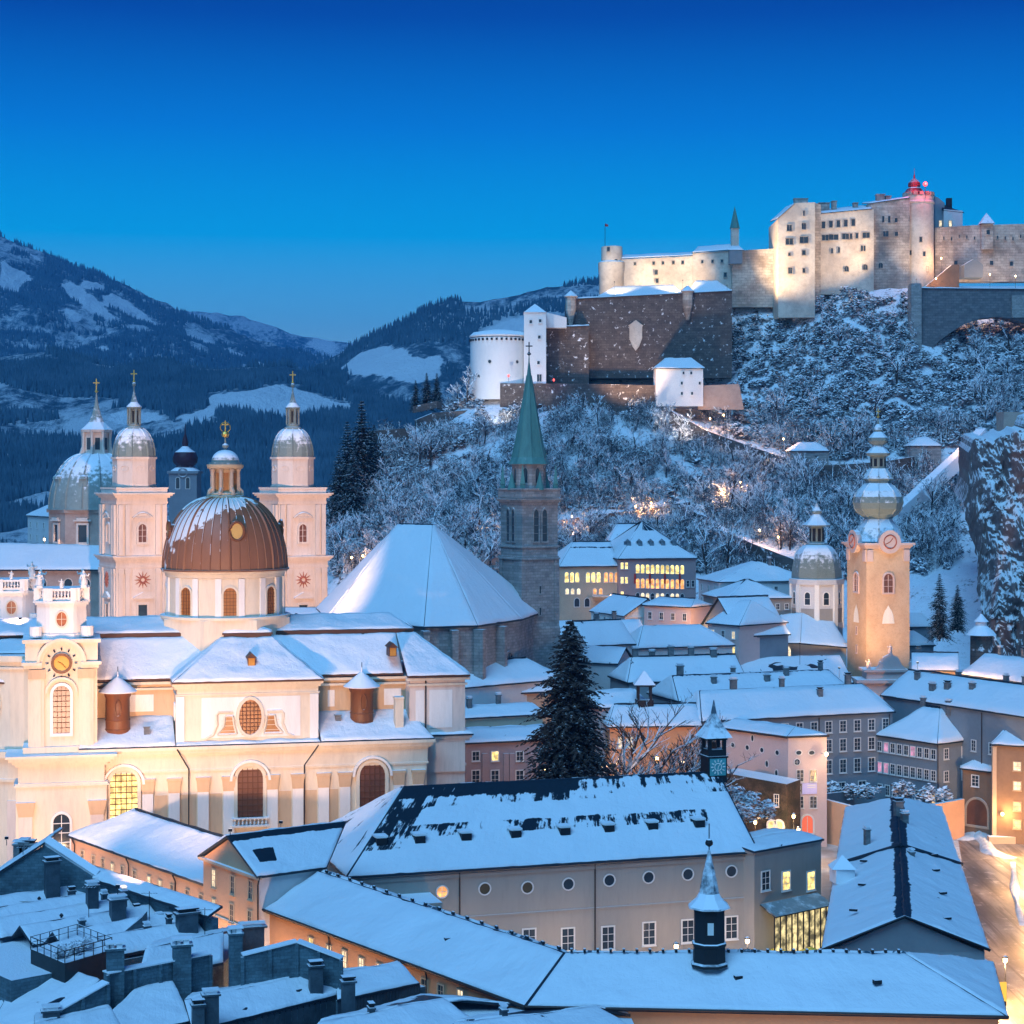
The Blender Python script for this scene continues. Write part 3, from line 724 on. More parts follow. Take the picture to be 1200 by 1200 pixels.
# heights
zc, ze, zb, zr = 25.4, 34.3, 39.8, 42.0
uL, uR = K.U(118, 0), K.U(500, 0); uR2 = K.U(551, 3.5)
tL, tR = K.U(207, 0.6), K.U(373, 0.6)
nave_c, hw = 18.0, 11.5
# lower storey
w = MB(); w.prism([(uL-3, 0), (uR, 0), (uR, 36), (uL-3, 36)], 0, zc-1.0); w.build('lower_wall', M_CREAM, ch)
w = MB(); w.prism([(uR-1, 3.5), (uR2-0.8, 3.5), (uR2-0.8, 34), (uR-1, 34)], 0, zc-1.0); tag(w.build('choir_wall', M_MARBLE, ch), 'pinkish end wall set back from the nave', None)
c = MB(); 
for (h0, h1, o_) in ((-3.6, -3.3, .25), (-3.3, -1.2, .12), (-1.2, -.9, .5), (-.9, -.45, .8), (-.45, 0, 1.1)):
    c.box((uL-3, -o_, zc+h0), (uR+o_, 35, zc+h1-0.002)); 
c.build('cornice', M_CREAM, ch)
c = MB()
for (h0, h1, o_) in ((-4.6, -4.3, .2), (-.9, -.45, .6), (-.45, 0, .9)): c.box((uR+1.2, 3.5-o_, zc+h0), (uR2-.8+o_, 33, zc+h1))
c.build('cornice', M_MARBLE, ch)
# pilasters with capitals, and the bright fields between them
for px in (173, 204, 238, 268, 319, 349, 379, 404, 467, 490):
    u = K.U(px); b = MB(); b.box((u-.75, -.42, 0), (u+.75, 0.1, 18.9)); b.box((u-.95, -.55, 0), (u+.95, .1, 3)); b.build('pilaster', M_WHITE, ch)
    b = MB(); b.prism([(u-.78, -.45), (u+.78, -.45), (u+.78, .1), (u-.78, .1)], 18.9, 20.6, top=[(u-.92, -.62), (u+.92, -.62), (u+.92, .1), (u-.92, .1)])
    b.box((u-1.02, -.7, 20.6), (u+1.02, .1, 21.0)); b.build('capital', M_OCHRE, ch)
for a_, b_ in ((180, 198), (209, 232), (244, 262), (325, 343), (355, 373), (384, 398), (472, 485)):
    u0, u1 = K.U(a_), K.U(b_); b = MB(); b.box((u0+.2, -.06, 2), (u1-.2, .05, 18.6)); b.build('wall_field', M_OCHRE, ch)
# big arched windows
def big_win(px, y0, y1, wd, gm, kind='arch', v=0.0, fm=None, nx=5, ny=9, fw=.5, proud=.5, surround=True):
    u = K.U(px, v); z1, z0 = K.Z(y0, u, v), K.Z(y1, u, v)
    window(ch, (u, v, (z0+z1)/2), 0, kind, wd, z1-z0, fw=fw, gmat=gm, fmat=fm or M_CREAM, nx=nx, ny=ny, proud=proud, world=False, mmat=M_LEADB)
    return u, z0, z1
u, z0, z1 = big_win(145, 902, 962, 3.7, M_LITY)
u, z0, z1 = big_win(293, 897, 957, 3.6, M_GLB)
b = MB(); b.box((u-2.6, -1.1, z0-1.3), (u+2.6, 0, z0-1.05)); b.box((u-2.6, -1.1, z0-.2), (u+2.6, 0, z0-.0))
for k in range(9): b.lathe([(.1, 0), (.17, .3), (.08, .6), (.12, .86)], (u-2.2+k*.55, -.9, z0-1.06), 6)
b.build('balustrade', M_WHITE, ch)
u, z0, z1 = big_win(436, 893, 955, 3.7, M_GLB)
for px in (145, 293, 436):
    u = K.U(px); b = MB(); arch_ring(b, u, 20.3, 2.55, .35, -.75, .05); b.build('arch_moulding', M_WHITE, ch)
for px, dx in ((207, 3), (372, -3.5)):
    u = K.U(px); b = MB(); b.tube([(u, -1.25, zc-.3), (u+dx*.55, -.5, zc-3.2), (u+dx*.55, -.5, 0)], .1, 6); b.build('rain_pipe', M_PIPE, ch)
# aisle roofs: gentle snow slopes up to the clerestory
eL = K.U(207, .6)
lroof(ch, [[(uL-3, -1.0, zc+.15), (tL-.2, -1.0, zc+.15), (tL-.2, 7, 28.9), (uL-3, 7, 28.9)], [(tR+.2, -1.0, zc+.15), (uR+1, -1.0, zc+.15), (uR-1.5, 7, 28.9), (tR+.2, 7, 28.9)],
           [(tL-.2, -1.0, zc+.15), (tR+.2, -1.0, zc+.15), (tR+.2, .7, zc+.3), (tL-.2, .7, zc+.3)]], cell=.9, name='aisle_roof')
lroof(ch, [[(uR+1.0, 2.4, zc+.12), (uR2+.3, 2.4, zc+.12), (uR2-.5, 6, zc+.9), (uR+.2, 6, zc+.9)]], cell=.9, name='aisle_roof')
# clerestory, choir block and transept
nL, nR = K.U(112, 6.5), K.U(546, 4.5)
w = MB(); w.prism([(nL-14, 6.5), (tL+1, 6.5), (tL+1, 29.5), (nL-14, 29.5)], 20, ze-.4); w.build('nave_wall', M_OCHRE, ch)
w = MB(); w.prism([(tR-1, 6.5), (nR-2, 6.5), (nR-2, 29.5), (tR-1, 29.5)], 20, ze-.4); w.build('nave_wall', M_OCHRE, ch)
cL = K.U(480, 3); nR2 = K.U(545, 3)
w = MB(); w.prism([(cL, 3.0), (nR2, 3.0), (nR2, 28), (cL, 28)], 20, ze-.42); w.build('choir_block', M_MARBLE, ch)
for a_, b_ in ((487, 497), (503, 530)):
    u0, u1 = K.U(a_, 3), K.U(b_, 3); b = MB(); b.box((u0, 2.92, 26.5), (u1, 3.02, 32)); b.build('wall_field', M_WHITE, ch)
u = K.U(497, 3); b = MB(); b.tube([(u+.2, 2.85, 34), (u+.2, 2.85, 26)], .1, 6); b.build('rain_pipe', M_PIPE, ch)
for a_, b_, v in ((148, 180, 6.5), (384, 392, 6.5), (450, 470, 6.5)):
    u0, u1 = K.U(a_, v), K.U(b_, v); b = MB(); b.box((u0, v-.08, 29.6), (u1, v+.02, 32)); b.build('wall_field', M_WHITE, ch)
c = MB(); c.box((nL-2, 6.0, 32.7), (tL, 6.6, 33.0)); c.box((nL-2, 5.7, 33.5), (tL, 6.6, 33.9)); c.box((tR, 6.0, 32.7), (cL, 6.6, 33.0)); c.box((tR, 5.7, 33.5), (cL, 6.6, 33.88)); c.box((cL-.3, 2.7, 32.7), (nR2+.3, 3.1, 33.0)); c.box((cL-.6, 2.3, 33.5), (nR2+.6, 3.1, 33.86))
c.build('cornice', M_CREAM, ch)
w = MB(); w.prism([(tL, .6), (tR, .6), (tR, 35), (tL, 35)], zc-2, ze-.38); w.build('transept_wall', M_CREAM, ch)
c = MB()
for (h0, h1, o_) in ((-2.0, -1.75, .18), (-1.0, -.6, .35), (-.6, -.2, .65)): c.box((tL-o_, .6-o_, ze+h0), (tR+o_, 20, ze+h1))
c.build('cornice', M_CREAM, ch)
u0, u1 = K.U(236, .6), K.U(352, .6); b = MB(); b.box((u0, .5, zc+.9), (u1, .62, ze-2.3)); b.build('wall_field', M_WHITE, ch)
for px in (211, 368):
    u = K.U(px, .6); b = MB(); b.box((u-.6, .36, zc), (u+.6, .65, ze-2.05)); b.build('pilaster', M_WHITE, ch)
# oval window with two flared lights and its moulded surround
uc = K.U(293, .6); zo = K.Z(840, uc, .6)
window(ch, (uc, .5, zo), 0, 'oval', 3.2, 5.0, fw=.45, gmat=M_GLA, fmat=M_CREAM, nx=6, ny=9, proud=.38, world=False, mmat=M_LEADB)
for s in (-1, 1):
    g = MB(); o_ = [(s*1.9, -2.35), (s*4.6, -2.35), (s*3.7, -1.2), (s*3.5, .2), (s*2.4, .2), (s*2.2, -1.3)]
    if s < 0: o_ = o_[::-1]
    g.add([(uc+x, .36, zo+z) for x, z in o_], [tuple(range(6))]); wn = g.build('window', M_GLA, ch)
    f = MB()
    for k in range(6):
        x0, z0_ = o_[k]; x1, z1_ = o_[(k+1) % 6]
        f.tube([(uc+x0, .34, zo+z0_), (uc+x1, .34, zo+z1_)], .17, 4)
    for q in (-1.9, -1.2, -.5): f.box((uc+min(s*2.0, s*4.1), .33, zo+q), (uc+max(s*2.0, s*4.1), .35, zo+q+.07))
    sub(f, 'window_frame', M_CREAM, wn, ch)
    b = MB(); b.tube([(uc+s*6.2, .45, zo-2.9), (uc+s*5.2, .45, zo-2.4), (uc+s*4.6, .45, zo-1), (uc+s*4.7, .45, zo+.4), (uc+s*4.4, .45, zo+.75), (uc+s*2.4, .45, zo+.75)], .22, 5); b.build('scroll_moulding', M_CREAM, ch)
# small round window in the side of the transept
window(ch, (tL, 4.5, zo+.6), -math.pi/2, 'round', 1.6, 2.2, fw=.25, gmat=M_GL, fmat=M_WHITE, nx=2, ny=2, proud=.2, world=False)
# main roofs
brk = 12.0
def rb_strip(fi, u, v): return 0.0
z2 = zb
fs = [[(nL-14, 5.5, ze), (tL+2, 5.5, ze), (tL+7, brk, z2), (nL-14, brk, z2)], [(nL-14, brk, z2+.55), (tL+8, brk, z2+.55), (tL+11, nave_c, zr+.3), (nL-14, nave_c, zr+.3)],
      [(nL-14, nave_c+6, z2+.55), (tL+8, nave_c+6, z2+.55), (tL+11, nave_c, zr+.3), (nL-14, nave_c, zr+.3)]]
def bare_small(fi, u, v): return 0.10 if v > 0.9 else -0.02
M_SNOWB = snow_mat('snow_on_brown', under=(0.10, 0.045, 0.03), stretch=False)
lroof(ch, fs, cell=.8, snow=M_SNOWB, tin=M_TINB, bare=bare_small)
xr = nR2
fs = [[(tR-2, 5.5, ze), (cL-.5, 5.5, ze), (cL-.5, brk, z2), (tR-7, brk, z2)], [(cL-.5, 2.0, ze-.1), (xr+.6, 2.0, ze-.1), (xr-6.2, brk, z2), (cL-.5, brk, z2)], [(tR-9, brk, z2+.55), (xr-6.0, brk, z2+.55), (xr-8.6, nave_c, zr+.3), (tR-9, nave_c, zr+.3)],
      [(xr+.6, 2.0, ze-.1), (xr+.6, 33, ze-.1), (xr-6.2, 24, z2), (xr-6.2, brk, z2)], [(xr-6.0, brk, z2+.55), (xr-6.0, 24, z2+.55), (xr-8.6, nave_c, zr+.3)], [(tR-9, 24, z2+.55), (xr-6.0, 24, z2+.55), (xr-8.6, nave_c, zr+.3), (tR-9, nave_c, zr+.3)]]
lroof(ch, fs, cell=.8, snow=M_SNOWB, tin=M_TINB, bare=bare_small)
b = MB(); b.box((nL-5, brk-.15, z2-.1), (tL+6.5, brk+.1, z2+.5)); b.box((tR-5, brk-.15, z2-.1), (xr-6.1, brk+.1, z2+.5)); b.build('roof_step', M_TINB, ch)
tm = (tL+tR)/2
ta, tb = K.U(262, 8.5), K.U(318, 8.5)
fs = [[(tL-.7, -.3, ze), (tR+.7, -.3, ze), (tb, 8.5, z2), (ta, 8.5, z2)], [(tL-.7, 30, ze), (tL-.7, -.3, ze), (ta, 8.5, z2), (ta, 30, z2)], [(tR+.7, -.3, ze), (tR+.7, 30, ze), (tb, 30, z2), (tb, 8.5, z2)],
      [(ta-.2, 8.5, z2+.6), (tb+.2, 8.5, z2+.6), (tm-.5, 12, zr+.3)], [(ta-.2, 16, z2+.6), (ta-.2, 8.5, z2+.6), (tm-.5, 12, zr+.3)], [(tb+.2, 8.5, z2+.6), (tb+.2, 16, z2+.6), (tm-.5, 12, zr+.3)]]
lroof(ch, fs, cell=.8, snow=M_SNOWB, tin=M_TINB, bare=bare_small)
b = MB(); b.box((ta, 8.35, z2-.1), (tb, 8.6, z2+.55)); b.build('roof_step', M_TINB, ch)
b = MB(); cross(b, (tm-.5, 12, zr+.4), 2.0); b.build('roof_cross', M_GOLD, ch)
# little roof hatches
for px, py, v in ((294, 774, 3.6), (459, 762, 6.0)):
    u = K.U(px, v); z = K.Z(py, u, v); b = MB(); b.box((u-.55, v-1.2, z-.8), (u+.55, v+1.5, z+.5)); b.add([(u-.75, v-1.5, z+.5), (u+.75, v-1.5, z+.5), (u, v-1.5, z+1.2), (u-.75, v+2, z+.5), (u+.75, v+2, z+.5), (u, v+2, z+1.2)], [(0,1,2),(3,5,4),(0,2,5,3),(1,4,5,2)])
    o = b.build('roof_dormer', M_TINB, ch); b = MB(); b.box((u-.45, v-1.23, z-.7), (u+.45, v-1.19, z+.45)); sub(b, 'shutter', mat('amber_boards', (.5, .24, .05), snow=None), o, ch)
# round stair turrets of brown copper standing on the aisle roof
def stair_turret(px, y0, y1, v, r):
    u = K.U(px, v); z0 = K.Z(y1, u, v); z1 = K.Z(y0, u, v); h = z1-z0
    b = MB(); b.lathe([(r*.96, -1), (r, 0), (r*1.04, .1), (r*.97, .25), (r*.97, h*.25), (r*1.02, h*.27), (r*.95, h*.3), (r*.95, h*.85), (r*1.05, h*.9), (r*1.1, h)], (u, v, z0), 20); o = b.build('stair_turret', M_BRONZE, ch, smooth=True)
    b = MB(); b.lathe([(r*1.5, 0), (r*1.55, .15), (r*1.1, .75), (r*.55, 1.6), (.1, 2.2), (.05, 2.9)], (u, v, z1), 20); sub(b, 'turret_cap', mat('cap_snow', (.8, .8, .8), snow=(.2, .45), dirt=.05), o, ch, True)
    f = MB(); pts_ = [(u+math.sin(a)*.42, v-r*1.0, z0+h*.6+math.cos(a)*1.15) for a in [2*math.pi*k/16 for k in range(17)]]; f.tube(pts_, .1, 5); sub(f, 'medallion', M_BRONZE, o, ch)
    b = MB(); b.tube([(u, v, z1+2.7), (u, v, z1+3.6)], .06, 5); sub(b, 'finial', M_DARK, o, ch)
stair_turret(138, 811, 855, 3.6, 1.75); stair_turret(424, 805, 846, 4.5, 1.75)
for px, py, v in ((172, 858, 2), (396, 844, 4)):
    u = K.U(px, v); z = K.Z(py, u, v); b = MB(); b.box((u-.4, v-.4, z-1.2), (u+.4, v+.4, z+.7)); b.box((u-.5, v-.5, z+.7), (u+.5, v+.5, z+.85)); b.build('vent_hood', M_CHIM, ch)
u = K.U(466, 3); b = MB(); b.box((u-.6, 1.4, 25), (u+.6, 3, 31)); b.box((u-.7, 1.3, 31), (u+.7, 3, 31.3)); b.build('chimney', M_CREAM, ch)
# drum and dome
dc = (K.U(264, nave_c), nave_c); R = 9.2
b = MB(); b.prism([(dc[0]+10*math.cos(a), dc[1]+10*math.sin(a)) for a in [math.pi/8+k*math.pi/4 for k in range(8)]], 30, 42.2); b.lathe([(9.7, 42.2), (9.7, 42.6)], (dc[0], dc[1], 0), 48); b.build('drum_base', M_CREAM, ch)
b = MB(); b.lathe([(R-.6, 42.2), (R-.6, 48.2), (R-.3, 48.4), (R-.3, 48.9), (R+.1, 49.0), (R+.1, 49.5)], (dc[0], dc[1], 0), 64); b.build('drum', M_CREAM, ch, smooth=True)
for k in range(8):
    a = -math.pi/2 + k*math.pi/4
    window(ch, (dc[0]+(R-.58)*math.cos(a), dc[1]+(R-.58)*math.sin(a), 44.9), a+math.pi/2, 'arch', 1.9, 4.1, fw=.3, gmat=M_GLA, fmat=M_CREAM, nx=4, ny=8, proud=.25, world=False, mmat=M_LEADB)
    for da in (-.2, .2):
        q = a + math.pi/8 + da; p = MB(); p.cbox((dc[0]+(R-.5)*math.cos(q), dc[1]+(R-.5)*math.sin(q), 45.3), (.35, .9, 5.9), q); p.build('pilaster', M_WHITE, ch)
def dome_prof(R, h, rt, n=14, e=1.0):
    return [(rt + (R-rt)*math.cos(math.pi/2*k/n)**e, h*math.sin(math.pi/2*k/n)) for k in range(n+1)]
def dome_mat():
    m = bpy.data.materials.new('brown_copper_with_snow'); m.use_nodes = True; t = m.node_tree; b = t.nodes['Principled BSDF']
    tc = _n(t, 'ShaderNodeTexCoord'); g = _n(t, 'ShaderNodeNewGeometry'); sp = _n(t, 'ShaderNodeSeparateXYZ'); t.links.new(g.outputs['Normal'], sp.inputs[0])
    mpn = _n(t, 'ShaderNodeMapping'); mpn.inputs['Scale'].default_value = (1, 1, .3); t.links.new(g.outputs['Position'], mpn.inputs[0])
    n1 = noise_node(t, mpn.outputs[0], .5, 5, .65); n2 = noise_node(t, g.outputs['Position'], .35, 5, .6)
    c = mixc(t, n1, (.17, .068, .03), (.30, .13, .06))
    v = math_node(t, 'ADD', math_node(t, 'MULTIPLY', sp.outputs['Z'], .9), math_node(t, 'MULTIPLY', sp.outputs['X'], -.45))
    v = math_node(t, 'ADD', v, math_node(t, 'MULTIPLY', math_node(t, 'SUBTRACT', n2, .5), 1.1)); v = math_node(t, 'ADD', v, math_node(t, 'MULTIPLY', math_node(t, 'SUBTRACT', n1, .5), .6))
    c = mixc(t, maprange(t, v, .55, .60), c, (.78, .76, .74))
    t.links.new(c, b.inputs['Base Color']); b.inputs['Roughness'].default_value = .5
    bp = _n(t, 'ShaderNodeBump'); bp.inputs['Strength'].default_value = .3; t.links.new(maprange(t, v, .5, .62), bp.inputs['Height']); t.links.new(bp.outputs[0], b.inputs['Normal'])
    return m
M_DOME = dome_mat()
prof = [(R+.35, -.25), (R+.35, 0)] + dome_prof(R, 10.6, 1.8, 18, .92)
b = MB(); b.lathe(prof, (dc[0], dc[1], 49.5), 72); dome = b.build('dome', M_DOME, ch, smooth=True)
b = MB()
for k in range(40):
    a = 2*math.pi*k/40; b.tube([(dc[0]+(r+.03)*math.cos(a), dc[1]+(r+.03)*math.sin(a), 49.5+z) for r, z in prof[2:-1]], .09 if k % 5 else .2, 4)
sub(b, 'seam_ribs', M_DOME, dome, ch)
a = -math.pi/2 + .12
for k in range(4):
    a = -math.pi/2 + .12 + k*math.pi/2; r = 8.5; x, y, z = dc[0]+r*math.cos(a), dc[1]+r*math.sin(a), 55.2
    b = MB(); n_ = 18
    ca, sa = math.cos(a+math.pi/2), math.sin(a+math.pi/2)
    for r0, r1, mi in ((0, 1.05, 0),): pass
    ring = []
    for j in range(n_+1):
        t_ = 2*math.pi*j/n_; q = math.cos(t_)*1.05; ring.append((x+ca*q, y+sa*q, z+1.35*math.sin(t_)))
    b.tube(ring, .24, 6)
    b.add([(x+ca*1.4, y+sa*1.4, z-1.3), (x-ca*1.4, y-sa*1.4, z-1.3), (x-ca*1.4-2.5*math.cos(a), y-sa*1.4-2.5*math.sin(a), z-.2), (x+ca*1.4-2.5*math.cos(a), y+sa*1.4-2.5*math.sin(a), z-.2)], [(0,1,2,3)])
    b.tube([(x-.2*math.cos(a), y-.2*math.sin(a), z), (x-3*math.cos(a), y-3*math.sin(a), z)], 1.0, 14)
    o = b.build('dome_window', M_BRONZE, ch); g = MB(); g.add([(x+ca*math.cos(t_)*1.0+.05*math.cos(a), y+sa*math.cos(t_)*1.0+.05*math.sin(a), z+1.3*math.sin(t_)) for t_ in [2*math.pi*j/16 for j in range(16)]], [tuple(range(16))]); sub(g, 'pane', mat('brass_pane', (.6, .38, .12), rough=.3, snow=None, bump=0), o, ch)
# lantern
lz = 60.0
b = MB(); b.lathe([(2.9, -.2), (2.9, .3), (2.5, .35), (2.5, .7), (1.55, .75), (1.55, 4.3), (2.6, 4.4), (2.75, 4.7), (2.75, 5.0)], (dc[0], dc[1], lz), 32); lan = b.build('lantern', mat('lantern_stone', (.55, .40, .24), dirt=.25), ch)
for k in range(8):
    a = math.pi/8 + k*math.pi/4; b = MB(); b.lathe([(.34, .7), (.3, 1), (.27, 3.9), (.4, 4.3)], (dc[0]+2.05*math.cos(a), dc[1]+2.05*math.sin(a), lz), 8)
    b.tube([(dc[0]+2.05*math.cos(a), dc[1]+2.05*math.sin(a), lz+1.6), (dc[0]+2.6*math.cos(a), dc[1]+2.6*math.sin(a), lz+1.0), (dc[0]+2.7*math.cos(a), dc[1]+2.7*math.sin(a), lz+.4)], .25, 5)
    sub(b, 'column', M_TAN, lan, ch)
    a2 = a + math.pi/8; g = MB(); g.cbox((dc[0]+1.5*math.cos(a2), dc[1]+1.5*math.sin(a2), lz+2.4), (.15, .75, 2.7), a2); sub(g, 'opening', M_GLA, lan, ch)
b = MB(); b.lathe([(2.5, 0), (2.45, .3)] + [(r, z+.3) for r, z in dome_prof(2.1, 1.9, .2, 8)] + [(.18, 2.4), (.5, 2.7), (.5, 2.9), (.15, 3.2), (.12, 4.4)], (dc[0], dc[1], lz+5), 24); sub(b, 'lantern_cap', M_COPW, lan, ch, True)
b = MB(); b.lathe([(.05, 0), (.45, .2), (.6, .55), (.45, .9), (.05, 1.1)], (dc[0], dc[1], lz+9.0), 14); cross(b, (dc[0], dc[1], lz+10.0), 1.6); b.tube([(dc[0]+.75*math.cos(t_), dc[1], lz+10.6+.75*math.sin(t_)) for t_ in [2*math.pi*j/16 for j in range(17)]], .07, 4); sub(b, 'finial', M_GOLD, lan, ch)

# facade towers
def facade_tower(u0, v0, wd, dp, front=True, clock=True):
    uc = u0 + wd/2; v1 = v0 + dp
    poly = [(u0, v0), (u0+wd, v0), (u0+wd, v1), (u0, v1)]
    b = MB(); b.prism(inset(poly, -1.6), 0, 21.0); b.prism(inset(poly, -1.3), 21.0, 24.0); o = b.build('tower_base', M_CREAM, ch)
    b = MB(); ring_cornice(b, poly, 20.6, [(.25, 1.9), (.25, 1.75)]); ring_cornice(b, poly, 23.4, [(.4, 1.7), (.4, 2.1), (.45, 2.6), (.35, 3.0)]); sub(b, 'cornice', M_CREAM, o, ch)
    b = MB()
    for s in (-1, 1): b.box((uc+s*(wd/2+.3)-.9, v0-2.0, 0), (uc+s*(wd/2+.3)+.9, v0-1.5, 16.6))
    sub(b, 'pilaster', M_MARBLE, o, ch)
    for s in (-1, 1):
        b = MB(); x = uc+s*(wd/2+.3); b.prism([(x-.95, v0-2.05), (x+.95, v0-2.05), (x+.95, v0-1.5), (x-.95, v0-1.5)], 16.6, 18.6, top=[(x-1.3, v0-2.4), (x+1.3, v0-2.4), (x+1.3, v0-1.5), (x-1.3, v0-1.5)]); sub(b, 'capital', M_OCHRE, o, ch)
    window(ch, (uc, v0-1.6, 14.2), 0, 'arch', 2.2, 5.2, fw=.35, gmat=M_GL, fmat=M_WHITE, nx=2, ny=4, proud=.3, world=False)
    b = MB(); b.prism(poly, 24.5, 38.4); sh = b.build('tower_shaft', M_CREAM, ch)
    b = MB(); b.prism(inset(poly, -.7), 24.9, 25.9); sub(b, 'plinth', M_CREAM, sh, ch)
    b = MB()
    for s in (-1, 1):
        x = uc+s*(wd/2-1.15); b.box((x-1.0, v0-.35, 25.9), (x+1.0, v0+.1, 36.6)); b.box((x-.6, v0-.5, 25.9), (x+.6, v0, 36.6)); b.box((u0+wd-.1, v0+dp/2+s*(dp/2-1.15)-1, 25.9), (u0+wd+.35, v0+dp/2+s*(dp/2-1.15)+1, 36.6))
    sub(b, 'pilaster', M_CREAM, sh, ch)
    for s in (-1, 1):
        b = MB(); x = uc+s*(wd/2-1.15); b.box((x-1.15, v0-.6, 35.3), (x+1.15, v0, 36.6)); sub(b, 'capital', M_OCHRE, sh, ch)
    window(ch, (uc, v0-.02, 31.0), 0, 'arch', 2.3, 6.6, fw=.4, gmat=glass('purple_brown_pane', (.05, .02, .02), .3), fmat=M_WHITE, nx=4, ny=9, proud=.4, world=False, mmat=M_LEADB)
    b = MB(); arch_ring(b, uc, 33.3, 1.9, .3, v0-.6, v0); sub(b, 'window_hood', M_CREAM, sh, ch)
    # entablature bowed up over the clock
    b = MB()
    for h, ov in ((.0, .55), (.45, .9)):
        b.box((u0-ov, v0-ov, 36.7+h), (uc-2.6, v1+ov, 37.15+h)); b.box((uc+2.6, v0-ov, 36.7+h), (u0+wd+ov, v1+ov, 37.15+h))
    b.box((uc-2.6, v0+.6, 36.7), (uc+2.6, v1+.9, 37.6))
    for i, (r, ov) in enumerate(((2.55, .55), (2.95, .9))): arch_ring(b, uc, 37.5, r, .4, v0-ov, v0+.5, a0=0, a1=math.pi)
    b.box((u0-.4, v0-.2, 37.6), (uc-2.9, v1+.4, 40.2)); b.box((uc+2.9, v0-.2, 37.6), (u0+wd+.4, v1+.4, 40.2)); b.box((uc-2.9, v0-.05, 37.6), (uc+2.9, v1+.4, 40.2))
    b.box((u0-.8, v0-.7, 40.2), (u0+wd+.8, v1+.8, 40.7))
    sub(b, 'entablature', M_CREAM, sh, ch)
    # clock
    cz = 37.4; b = MB(); arch_ring(b, uc, cz, 1.05, .38, v0-.75, v0-.2, 24, 0, 2*math.pi); ck = b.build('clock', M_BRONZE, ch)
    g = MB(); g.add([(uc+1.08*math.cos(t_), v0-.5, cz+1.08*math.sin(t_)) for t_ in [2*math.pi*j/24 for j in range(24)]], [tuple(range(24))]); sub(g, 'clock_face', mat('amber_dial', (.75, .42, .10), snow=None, bump=0, dirt=.1), ck, ch)
    g = MB(); g.tube([(uc, v0-.58, cz), (uc+.55, v0-.58, cz-.62)], .07, 4); g.tube([(uc, v0-.6, cz), (uc-.5, v0-.6, cz+.25)], .06, 4); sub(g, 'clock_hands', M_GOLD, ck, ch)
    g = MB()
    for j in range(12):
        t_ = 2*math.pi*j/12; g.tube([(uc+1.75*math.cos(t_), v0-.4, cz+1.75*math.sin(t_)), (uc+2.15*math.cos(t_), v0-.4, cz+2.15*math.sin(t_))], .1, 4)
    sub(g, 'hour_marks', M_DARK, ck, ch)
    # attic with an oculus, concave corners with scrolls, balustrade and statues
    q = wd/2 - 1.1; pc = (uc, v0+dp/2)
    poly2 = [(pc[0]+x, pc[1]+y) for x, y in [(-q, -q+1.3), (-q+1.3, -q), (-1.6, -q-.35), (1.6, -q-.35), (q-1.3, -q), (q, -q+1.3), (q, q), (-q, q)]]
    b = MB(); b.prism(poly2, 40.6, 45.6); at_ = b.build('attic', M_WHITE, ch)
    b = MB(); ring_cornice(b, poly2, 45.3, [(.3, .25), (.3, .5)]); ring_cornice(b, poly2, 40.7, [(.35, .5), (.3, .3)])
    for s in (-1, 1): b.lathe([(.9, 0), (.9, 1.5)], (pc[0]+s*(q+.1), pc[1]-q+.2, 40.9), 12); 
    sub(b, 'cornice', M_WHITE, at_, ch)
    window(ch, (uc, pc[1]-q-.36, 43.4), 0, 'oval', 1.4, 2.0, fw=.2, gmat=mat('red_amber_pane', (.35, .10, .03), rough=.3, snow=None), fmat=M_CREAM, nx=2, ny=2, proud=.2, world=False)
    b = MB(); b.prism(inset(poly2, .1), 45.9, 46.4); b.prism(inset(poly2, -.05), 47.3, 47.6)
    for i in range(len(poly2)-2):
        (x0, y0), (x1, y1) = poly2[i], poly2[i+1]; L_ = math.hypot(x1-x0, y1-y0); n_ = max(2, int(L_/.42))
        for j in range(n_): t_ = (j+.5)/n_; b.lathe([(.09, 0), (.16, .35), (.08, .7), (.12, .95)], (x0+(x1-x0)*t_, y0+(y1-y0)*t_, 46.4), 6)
    for (x, y) in poly2: b.box((x-.4, y-.4, 45.9), (x+.4, y+.4, 47.7))
    sub(b, 'balustrade', M_WHITE, at_, ch)
    for i, (x, y) in enumerate([(-q+.4, -q+.8), (q-.4, -q+.8), (q-.5, q-.4), (-q+.5, q-.4), (0, -q)]):
        statue(ch, pc[0]+x, pc[1]+y, 47.7, 2.4 if i < 4 else 1.3, i*1.3, arm=1 if i % 2 else -1)
tu0, tu1 = K.U(33, 0), K.U(111, 0)
facade_tower(tu0, 0.0, tu1-tu0, tu1-tu0)
facade_tower(tu0-7.5, 26.0, tu1-tu0, tu1-tu0)
# bowed front between the towers
b = MB(); fc = (tu0+1.0, 17.5)
def bow(r1, r2, n=20): return [(fc[0]-r1*math.sin(a), fc[1]-r2*math.cos(a)) for a in [math.pi*k/n for k in range(n+1)]] + [(fc[0]+3, fc[1]+r2), (fc[0]+3, fc[1]-r2)]
b.prism(ccw(bow(12.5, 14)), 0, 24.4); b.prism(ccw(bow(11.5, 13)), 24.4, 37.6); fw_ = b.build('bowed_front', M_CREAM, ch)
b = MB(); b.prism(ccw(bow(13.6, 15)), 24.0, 24.9); b.prism(ccw(bow(12.9, 14.4)), 20.6, 21.0); b.prism(ccw(bow(12.3, 13.8)), 37.3, 38.1); b.prism(ccw(bow(12, 13.4)), 36.2, 36.5); sub(b, 'cornice', M_CREAM, fw_, ch)
a = 0.62
window(ch, (fc[0]-11.5*math.sin(a), fc[1]-13*math.cos(a), 31.3), -a, 'oval', 3.6, 5.4, fw=.5, gmat=M_GLA, fmat=M_WHITE, nx=3, ny=5, proud=.4, world=False)
